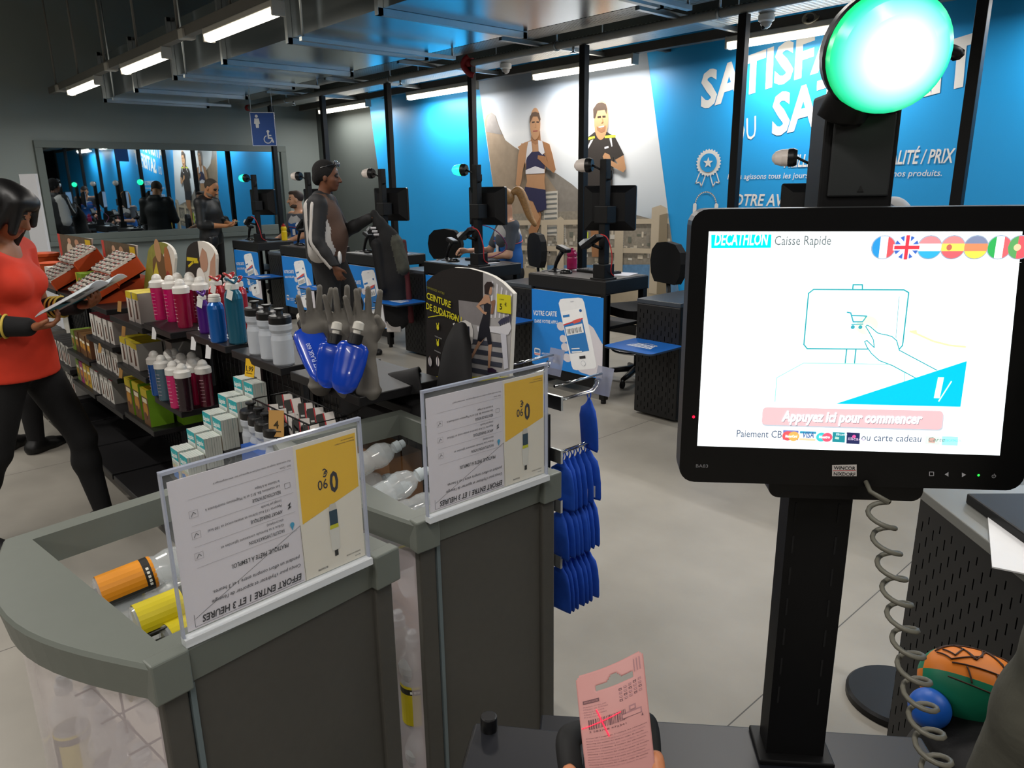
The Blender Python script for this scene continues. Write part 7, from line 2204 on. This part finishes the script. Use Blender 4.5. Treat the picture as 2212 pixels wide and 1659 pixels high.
for q in 'LR':
    e_, w_ = getattr(s, 'el' + q), getattr(s, 'wr' + q)
    for i in range(3):
        f0 = .30 + .12 * i
        c0 = e_.lerp(w_, f0); ax = (w_ - e_).normalized(); side = ax.cross(Vector((0, 0, 1))).normalized(); upv = side.cross(ax)
        sg_ = -1 if q == 'R' else 1
        stp.sweep([c0 + (side * math.cos(a) + upv * math.sin(a)) * .0475 for a in [math.radians(-110 + 20 * j) for j in range(12)]], .0055, mat('stripe_yellow', '#c9b04a', .6), 5, flat=(1, 1))
explode(stp.build('wrist_stripe', t))
b = Body()
for q in 'LR': s.foot(b, q)
b.cut((0, 0, .07), (0, 0, 1))
explode(b.mesh(.007, 'shoe', mat('shoe_running', '#1a1a1c', .6, var=.2), t, infl=.008))
hair_caps(s, t, 'hair', hair_black, [('e', (-.035, 0, .035), (.098, .094, .095)), ('e', (.015, 0, .075), (.090, .080, .055)), ('c', (.06, .05, .075), (.085, .062, -.02), .022, .018), ('c', (.06, -.05, .075), (.088, -.060, -.06), .024, .018), ('c', (-.08, .0, .02), (-.115, 0, -.27), .075, .055), ('c', (-.03, .07, .03), (-.05, .085, -.26), .045, .035), ('c', (-.03, -.07, .03), (-.05, -.085, -.26), .045, .035), ('c', (.045, .06, .06), (.03, .082, -.17), .026, .022), ('c', (.045, -.06, .06), (.02, -.082, -.12), .022, .016)])
k = MB(); kn, an = s.kneeR, s.ankR; zx = nv(kn - an)
wl_ = ink('#c9c9c9')
vq = [nv(Vector((-.3, -1, 0)).cross(zx))]
out_ = nv(zx.cross(vq[0]))
F = Flat(k, an.lerp(kn, .14) + nv(Vector((-.45, -.9, 0))) * .056, zx, nv(Vector((.9, -.45, 0))) * -1, lift=.0005)
F.n = nv(Vector((-.45, -.9, 0)))
F.text(0, -.015, 'NIKE', .032, wl_, w=.12, shear=.2, bold=.03)
for i in range(9): F.rect(.135 + .012 * i, -.02, .139 + .012 * i, .016, ink('#77797b'))
k.build('leg_lettering', t)
mg = thing('magazine', 'open magazine with blue cover held by the woman in orange', 'magazine', tuple(Vector((-3.875, .54, 0)) + Matrix.Rotation(math.radians(52), 3, 'Z') @ Vector((.33, -.02, 1.15))), rz=math.radians(52))
def page(sgn, col, name):
    m = MB(); vs = []
    for i in range(9):
        u = i / 8
        for v in (-.13, .13):
            vs.append((v * .9, sgn * .19 * u, .035 * math.sin(u * 2.4) - .02 * u + v * .45))
    m.add(vs, [(2 * i, 2 * i + 2, 2 * i + 3, 2 * i + 1) for i in range(8)], ink('#c4ccd0'), True)
    o = m.build(name, mg); sd = o.modifiers.new('thick', 'SOLIDIFY'); sd.thickness = .003
    q = MB()
    for (a, c, d0, d1, cc) in ((.1, .9, .05, .30, col), (.15, .5, .4, .6, '#6f7a80'), (.2, .85, .65, .8, '#8a8f94'), (.55, .9, .4, .62, '#3f5560')):
        vs = []
        for u in (a, c):
            for v in (d0, d1):
                vv = -.13 + .26 * v; vs.append((vv * .9, sgn * .19 * u, .035 * math.sin(u * 2.4) - .02 * u + vv * .45 - .004)); 
        q.add(vs, [(0, 1, 3, 2)], ink(cc))
    q.build('print', mg)
page(1, '#1b8299', 'page'); page(-1, '#1b8299', 'page')

# ---- bald shopper behind her
t = thing('person', 'bald person standing behind the woman in orange, only the crown visible', 'person', (-5.40, .69, 0), rz=math.radians(130))
s = Fig(1.70); s.body(t, skins('#b5775a', '#8a4f45', '#4a352b'), res=.009)
b = Body(); s.torso(b)
for q in 'LR': s.arm(b, q)
b.cut(s.pel + Vector((0, 0, -.06)), (0, 0, -1)); b.mesh(.011, 'dark_jumper', cloth_char, t, infl=.014)
b = Body(); s.leg(b, 'L'); s.leg(b, 'R'); b.ell(s.pel, (.118, .162, .12)); b.mesh(.011, 'trousers', cloth_black, t, infl=.012)
b = Body(); s.foot(b, 'L'); s.foot(b, 'R'); explode(b.mesh(.009, 'shoe', shoe_black, t, infl=.008))

# ---- man in black looking at a small card or phone
t = thing('person', 'man with cropped hair in black jacket looking down at his hands by the far till', 'person', (-10.52, 3.96, 0), rz=math.radians(38))
s = Fig(1.74, elL=(.03, .245, 1.14), wrL=(.27, .10, 1.13), elR=(.02, -.245, 1.13), wrR=(.27, -.05, 1.11), head=(.085, 0, 1.615))
s.face = Vector((.90, -.08, -.42)); s.up = Vector((.42, 0, .9)); s.fat = 1.02
s.body(t, skins('#a8744f', '#8a5345', '#6b5d52'), beard=True, hands={'L': ((.8, -.6, 0), (0, -.4, .9), dict(curl=.9, thumb=-1)), 'R': ((.85, .5, 0), (0, .2, .9), dict(curl=.9, thumb=1))})
b = Body(); s.torso(b, k=.05)
for q in 'LR': s.arm(b, q, fore=False); e_, w_ = getattr(s, 'el' + q), getattr(s, 'wr' + q); b.cap(e_, e_.lerp(w_, .35), .044, .044, k=.02)
b.cap(s.neck + Vector((-.03, -.05, 0)), s.neck + Vector((-.03, .05, 0)), .045, k=.02)
b.cut(s.pel + Vector((0, 0, -.10)), (0, 0, -1)); b.mesh(.010, 'black_jacket', mat('jacket_black', '#101112', .55, var=.3, scale=14, bump=.3), t, infl=.016)
b = Body(); s.leg(b, 'L'); s.leg(b, 'R'); b.ell(s.pel, (.118, .162, .12)); b.mesh(.011, 'trousers', cloth_black, t, infl=.012)
b = Body(); s.foot(b, 'L'); s.foot(b, 'R'); explode(b.mesh(.009, 'shoe', shoe_black, t, infl=.008))
hair_caps(s, t, 'hair', mat('hair_cropped', '#3b332b', .8, var=.3, scale=80), [('e', (-.020, 0, .036), (.094, .081, .090))])
bp = Body(); bp.ell((.13, -.17, .90), (.05, .09, .08), k=.03); bp.cap((.13, -.22, .95), (.13, -.10, .95), .03, .03, k=.03)
bo_ = bp.mesh(.009, 'waist_bag', mat('bag_leather', '#15161a', .45, var=.2), None); bo_.parent = t
ph = tag(MB().box((0, 0, 0), (.07, .045, .006), ink('#6f9f8f')).build('loyalty_card', loc=Vector((-10.52, 3.96, 0)) + Matrix.Rotation(math.radians(38), 3, 'Z') @ Vector((.385, .03, 1.16)), rz=.7), 'small greenish card in the hands of the man in black', 'card')

# ---- cashiers
def vest(s, t, arms=True, sleeve=mat('shirt_grey', '#4c5058')):
    b = Body(); s.torso(b, m=0)
    for q in 'LR': s.arm(b, q, t=.75, fore=False, m=0)
    b.cut(s.neck + Vector((.02, 0, -.01)), (.3, 0, 1)); b.cut(s.pel + Vector((0, 0, -.02)), (0, 0, -1))
    b.mesh(.009, 'grey_shirt', cloth_grey, t, infl=.010)
    b = Body()
    w = s.k * (.9 if s.fem else 1)
    b.ell(s.chest + Vector((0, 0, .03)), (.116 * w, .135 * w, .16 * w), k=.04, m=0); b.cap(s.chest, s.wst, .118 * w, .105 * w, k=.04, m=1, flat=((0, 1, 0), 1.3)); b.cap(s.wst, s.pel, .106 * w, .122 * w, k=.04, m=1, flat=((0, 1, 0), 1.32))
    ax = nv(s.neck - s.chest)
    for q in (-1, 1): b.cap(s.chest + Vector((.04, q * .09 * w, .05)), s.neck + Vector((-.01, q * .085 * w, -.045)), .05, .028, k=.03, m=0)
    b.cut(s.neck + Vector((.09, 0, -.05)), (.7, 0, .7)); b.cut(s.pel + Vector((0, 0, -.05)), (0, 0, -1))
    o = b.mesh(.009, 'vest', [cloth_white, cloth_blue], t, infl=.020)
    tr = MB(); zc = s.chest.z - .035
    tr.sweep([s.chest.lerp(s.wst, .12) + Vector((.155 * w * math.cos(a), .185 * w * math.sin(a), .012 * math.cos(2 * a))) for a in [2 * math.pi * i / 30 for i in range(30)]], .004, mat('piping_red', '#c94a4a', .6), 5, closed=True)
    tr.build('vest_piping', t)
    MB().box(s.chest.lerp(s.wst, .45) + Vector((.146 * w, .05, 0)), (.004, .05, .08), ink('#d8d8da'), rot('Z', 15)).build('name_badge', t)
def seated_lower(s, t):
    b = Body(); s.leg(b, 'L'); s.leg(b, 'R'); b.ell(s.pel, (.125, .17, .12)); b.mesh(.011, 'trousers', cloth_black, t, infl=.012)
    b = Body(); s.foot(b, 'L'); s.foot(b, 'R'); explode(b.mesh(.009, 'shoe', shoe_black, t, infl=.008))
def seatpose(dz, **J):
    d = dict(pel=(0, 0, .95), hipL=(.02, .095, .92), hipR=(.02, -.095, .92), kneeL=(.40, .14, .86), kneeR=(.40, -.14, .86), ankL=(.34, .13, .45), ankR=(.34, -.13, .45))
    d.update(J)
    return {k_: (v[0], v[1], v[2] + dz) for k_, v in d.items()}
base = dict(wst=(0, 0, 1.10), chest=(.02, 0, 1.28), neck=(.02, 0, 1.47), head=(.06, 0, 1.635), shL=(.02, .185, 1.42), shR=(.02, -.185, 1.42))
# first cashier
t = thing('person', 'bearded cashier in white and blue vest seated at the farthest till', 'person', (-9.84, 4.98, 0), rz=math.radians(275))
J = seatpose(-.20, **base, elL=(.12, .25, 1.16), wrL=(.33, .18, 1.10), elR=(.10, -.25, 1.16), wrR=(.34, -.12, 1.11))
s = Fig(1.75, **J); s.face = Vector((1, -.55, -.02))
s.body(t, skins('#b98a6c', '#9a5f52', '#3a2a20'), beard=True, hands={'L': ((1, -.2, -.1), (0, 0, -1), dict(curl=.4, thumb=1)), 'R': ((1, .3, -.1), (0, 0, -1), dict(curl=.4, thumb=-1))})
vest(s, t); seated_lower(s, t)
hair_caps(s, t, 'hair', mat('hair_brown', '#2e2018', .7, var=.3, scale=80), [('e', (-.025, 0, .040), (.092, .082, .088)), ('e', (.030, 0, .092), (.055, .055, .032))])
# second cashier, with a pony tail
t = thing('person', 'cashier with long blond ponytail in white and blue vest, seated at a till', 'person', (-5.44, 4.95, 0), rz=math.radians(243))
J = seatpose(-.20, **base, elL=(.08, .24, 1.15), wrL=(.30, .10, 1.14), elR=(.14, -.25, 1.16), wrR=(.40, -.16, 1.17))
s = Fig(1.75, **J); s.fem = True; s.face = Vector((.8, -.55, -.25)); s.up = Vector((.2, -.1, 1))
s.body(t, skins('#c79a80', '#a8625c', '#8a6a48'), hands={'L': ((1, -.4, .2), (0, -.5, -.6), dict(curl=.8, thumb=1, s=.95)), 'R': ((1, .2, .15), (0, .5, -.6), dict(curl=.8, thumb=-1, s=.95))})
vest(s, t); seated_lower(s, t)
hb = mat('hair_blond', '#8f6a3e', .5, var=.5, scale=70)
hair_caps(s, t, 'hair', hb, [('e', (-.028, 0, .038), (.094, .083, .090)), ('e', (.035, 0, .078), (.045, .06, .035))])
b = Body(); p0 = s.hP(-.115, 0, .06); pts_ = smooth_path([p0, p0 + Vector((-.06, .01, .02)), p0 + Vector((-.11, .03, -.08)), p0 + Vector((-.15, .07, -.22)), p0 + Vector((-.19, .11, -.30))], 5)
for i in range(len(pts_) - 1):
    u = i / (len(pts_) - 1); b.cap(pts_[i], pts_[i + 1], .018 + .020 * math.sin(math.pi * min(1, u * 1.1)), .018 + .020 * math.sin(math.pi * min(1, (u + .05) * 1.1)) * .98, k=.02)
b.mesh(.006, 'ponytail', hb, t)
MB().lathe([(.022, -.012), (.028, 0), (.022, .012)], cloth_black, c=p0 + Vector((-.02, 0, .01)), n=14, M=rot('Y', 90)).build('hair_tie', t)
e_, w_ = s.elL, s.wrL
MB().cyl(e_.lerp(w_, .80), e_.lerp(w_, .95), .034, cloth_black).build('watch', t)
e_, w_ = s.elR, s.wrR
tag(MB().sweep(smooth_path([(-5.30, 4.30, 1.22), (-5.18, 4.38, 1.25), (-5.10, 4.5, 1.18), (-5.12, 4.62, 1.04), (-5.22, 4.55, .96), (-5.36, 4.5, .935)], 5), .005, mat('cable_purple', '#7a3a6a', .5), 6).build('scanner_cable'), 'red and purple cable looping at the till of the ponytailed cashier', 'cable')
# third employee, bent forward behind the self checkout
t = thing('person', 'employee in white vest bending forward, behind the self checkout head', 'person', (-1.80, 5.02, 0), rz=math.radians(196))
s = Fig(1.78, chest=(.10, 0, 1.26), neck=(.20, 0, 1.42), head=(.30, 0, 1.545), shL=(.17, .185, 1.38), shR=(.17, -.185, 1.38), elL=(.24, .25, 1.10), wrL=(.45, .15, 1.0), elR=(.24, -.25, 1.10), wrR=(.45, -.15, 1.0))
s.face = Vector((.9, .2, -.45)); s.up = Vector((.45, 0, .9))
s.body(t, skins('#b5805f', '#8a5345', '#2e2018'), hands={'L': ((1, 0, -.2), (0, 0, -1), dict(curl=.4, thumb=1)), 'R': ((1, 0, -.2), (0, 0, -1), dict(curl=.4, thumb=-1))})
vest(s, t)
b = Body(); s.leg(b, 'L'); s.leg(b, 'R'); b.ell(s.pel, (.118, .162, .12)); b.mesh(.011, 'trousers', cloth_black, t, infl=.012)
b = Body(); s.foot(b, 'L'); s.foot(b, 'R'); explode(b.mesh(.009, 'shoe', shoe_black, t, infl=.008))
hair_caps(s, t, 'hair', mat('hair_brown', '#2e2018', .7), [('e', (-.030, 0, .034), (.094, .083, .094)), ('e', (.02, 0, .085), (.06, .06, .04))])

# ---- man with coat
t = thing('person', 'tall man in black, white and brown jacket holding out a dark coat', 'person', (-6.28, 3.42, 0), rz=math.radians(46))
s = Fig(1.80, elR=(-.02, -.27, 1.10), wrR=(.13, -.26, .87), elL=(.10, .25, 1.15), wrL=(.38, .10, 1.28), head=(.055, 0, 1.64), kneeL=(.18, .10, .50), ankL=(.22, .12, .085), ankR=(-.05, -.12, .085))
s.fat = 1.09; s.face = Vector((1, 0, -.08))
s.body(t, skins('#5f3a26', '#5a3028', '#120b08'), beard=False, hands={'R': ((.35, .1, -1), (0, 1, .2), dict(curl=.7, thumb=1)), 'L': ((1, -.1, -.1), (0, -.3, -1), dict(curl=1.3, thumb=1, grip=1.0))}, headscale=1.04)
jb, jw, jbr = mat('jacket_sleeve', '#171719', .7, var=.2, scale=40), mat('jacket_panel', '#a9a5a1', .75, var=.06, scale=60), mat('jacket_brown', '#4a3326', .75, var=.12, scale=40)
b = Body()
s.torso(b, m=2)
w = s.k
for q in (-1, 1):
    b.cap(s.chest + Vector((-.045, q * .135, .10)), s.pel + Vector((-.02, q * .155, .06)), .088, .098, k=.03, m=1)
b.cap(s.chest + Vector((-.10, 0, .06)), s.pel + Vector((-.09, 0, .02)), .08, .09, k=.03, m=0, flat=((0, 1, 0), 1.5))
for q in 'LR': s.arm(b, q, m=0, r=1.12)
b.cap(s.neck + Vector((-.02, -.05, -.005)), s.neck + Vector((-.02, .05, -.005)), .05, k=.02, m=0)
b.cap(s.neck + Vector((.04, -.03, -.02)), s.neck + Vector((.04, .03, -.02)), .04, k=.02, m=0)
b.cut(s.pel + Vector((0, 0, -.06)), (0, 0, -1)); b.mesh(.008, 'jacket', [jb, jw, jbr], t, infl=.016)
stp = MB()
for q in 'LR':
    sg_ = -1 if q == 'R' else 1
    a_, e_, w_ = getattr(s, 'sh' + q), getattr(s, 'el' + q), getattr(s, 'wr' + q)
    off = Vector((-.028, sg_ * .062, .0))
    stp.sweep(smooth_path([a_ + Vector((-.01, sg_ * .02, .072)), a_.lerp(e_, .12) + Vector((-.02, sg_ * .074, .03)), a_.lerp(e_, .5) + off * 1.05, e_ + off * .98, e_.lerp(w_, .5) + Vector((-.035, sg_ * .052, -.005)), w_ + Vector((-.03, sg_ * .038, 0))], 5), .014, jw, 6, flat=(1.2, .6))
explode(stp.build('sleeve_stripe', t))
b = Body(); s.leg(b, 'L', r=1.1); s.leg(b, 'R', r=1.1); b.ell(s.pel, (.13, .17, .12)); b.cut((0, 0, .05), (0, 0, -1)); b.mesh(.011, 'trousers', cloth_char, t, infl=.02)
b = Body(); s.foot(b, 'L', r=1.05); s.foot(b, 'R', r=1.05); explode(b.mesh(.009, 'shoe', shoe_black, t, infl=.008))
hair_caps(s, t, 'hair', mat('hair_afro', '#0a0808', .95, var=.5, scale=90, bump=.6), [('e', (-.032, 0, .045), (.104, .094, .098)), ('e', (-.09, 0, -.015), (.045, .072, .06))])
g = MB(); 
for q in (-1, 1):
    g.sweep([s.hP(.07 + .012 * math.cos(a), q * .035 + .028 * math.sin(a), .115 - .02 * math.cos(a)) for a in [2 * math.pi * i / 14 for i in range(14)]], .006, mat('sunglass', '#1a1b20', .08, coat=.6), 6, closed=True)
    g.sweep([s.hP(.06, q * .066, .11), s.hP(-.04, q * .092, .07)], .005, mat('sunglass', '#1a1b20', .08), 6)
    g.ball(s.hP(.074, q * .035, .112), .019, mat('sunglass_lens', '#54585f', .08, coat=.6), 10)
g.build('sunglasses', t)
MB().ball((.165, -.215, .985), (.018, .03, .06), ink('#c9c9c9'), 10).build('white_tag', t)
RM = Matrix.Rotation(math.radians(46), 3, 'Z'); hold = Vector((-6.28, 3.42, 0)) + RM @ (s.wrL + Vector((.075, -.01, -.02)))
ct = thing('coat', 'dark hooded coat with camouflage patch and red lining hanging from his hand', 'coat', tuple(hold))
cb = Body()
sd = Vector((.676, .737, 0)); bk_ = Vector((-.737, .676, 0))
def cp(a, z, d=0.0): return sd * a + bk_ * d + Vector((0, 0, z))
cb.cap(cp(-.03, .06), cp(.02, -.05), .035, .05, k=.03, m=0); cb.cap(cp(.02, -.04), cp(.10, -.20), .06, .09, k=.04, m=0, flat=((-.737, .676, 0), .7))
cb.cap(cp(.08, -.18), cp(.10, -.55), .11, .12, k=.05, m=0, flat=((-.737, .676, 0), .6)); cb.cap(cp(.10, -.5), cp(.13, -.92), .12, .12, k=.05, m=0, flat=((-.737, .676, 0), .55))
cb.cap(cp(.17, -.2, -.03), cp(.22, -.44, -.03), .055, .06, k=.03, m=1); cb.cap(cp(.235, -.2), cp(.265, -.95), .022, .03, k=.015, m=2)
cb.cap(cp(-.02, -.22, -.05), cp(.02, -.62, -.05), .05, .045, k=.03, m=0)
cb.mesh(.009, 'coat_body', [mat('coat_black', '#0b0b0d', .8, var=.3, scale=18, bump=.3), mat('coat_camo', '#3c3d35', .8, var=.6, scale=22), mat('coat_red', '#4a1218', .75, var=.2)], ct)
sw = MB()
for i in range(3): sw.box(cp(-.035 + .012 * i, -.07 - .03 * i, -.055), (.05, .014, .016), ink('#c4c4c8'), rot('Z', 47) @ rot('X', 40))
sw.build('white_straps', ct)
MB().box(cp(.10, -1.00, -.02), (.14, .05, .11), ink('#b5b0ac'), rot('Z', 44)).build('white_pouch', ct, bevel=.01)

# ---- shopper cut by the right edge: only the side of a jacket is in the picture
E_ = at_d(2185, 1450, .82)
sp = Vector((E_.x, E_.y, 0)) + Vector((.676, .737, 0)) * .295
t = thing('person', 'shopper in grey olive jacket cut off by the right edge, beside the ball', 'person', (sp.x, sp.y, 0), rz=math.radians(137))
s = Fig(1.72)
s.body(t, skins('#b98a6c', '#9a5f52', '#3a2a20'), res=.009, hands={'L': ((0, .1, -1), (0, -1, 0), dict(curl=.5, thumb=1)), 'R': ((0, -.1, -1), (0, 1, 0), dict(curl=.5, thumb=-1))})
b = Body(); s.torso(b)
for q in 'LR': s.arm(b, q, r=1.1)
b.cap(s.pel + Vector((0, 0, -.10)), s.wst, .15, .13, k=.05, flat=((0, 1, 0), 1.25)); b.cut(s.pel + Vector((0, 0, -.16)), (0, 0, -1)); b.cut(s.neck, (.2, 0, 1))
b.mesh(.009, 'jacket', mat('jacket_olive', '#57564c', .85, var=.12, scale=30, bump=.2), t, infl=.016)
b = Body(); s.leg(b, 'L'); s.leg(b, 'R'); b.ell(s.pel, (.118, .162, .12)); b.mesh(.011, 'trousers', cloth_black, t, infl=.012)
b = Body(); s.foot(b, 'L'); s.foot(b, 'R'); explode(b.mesh(.009, 'shoe', shoe_black, t, infl=.008))
hair_caps(s, t, 'hair', mat('hair_brown', '#2e2018', .7), [('e', (-.025, 0, .038), (.095, .083, .090))])
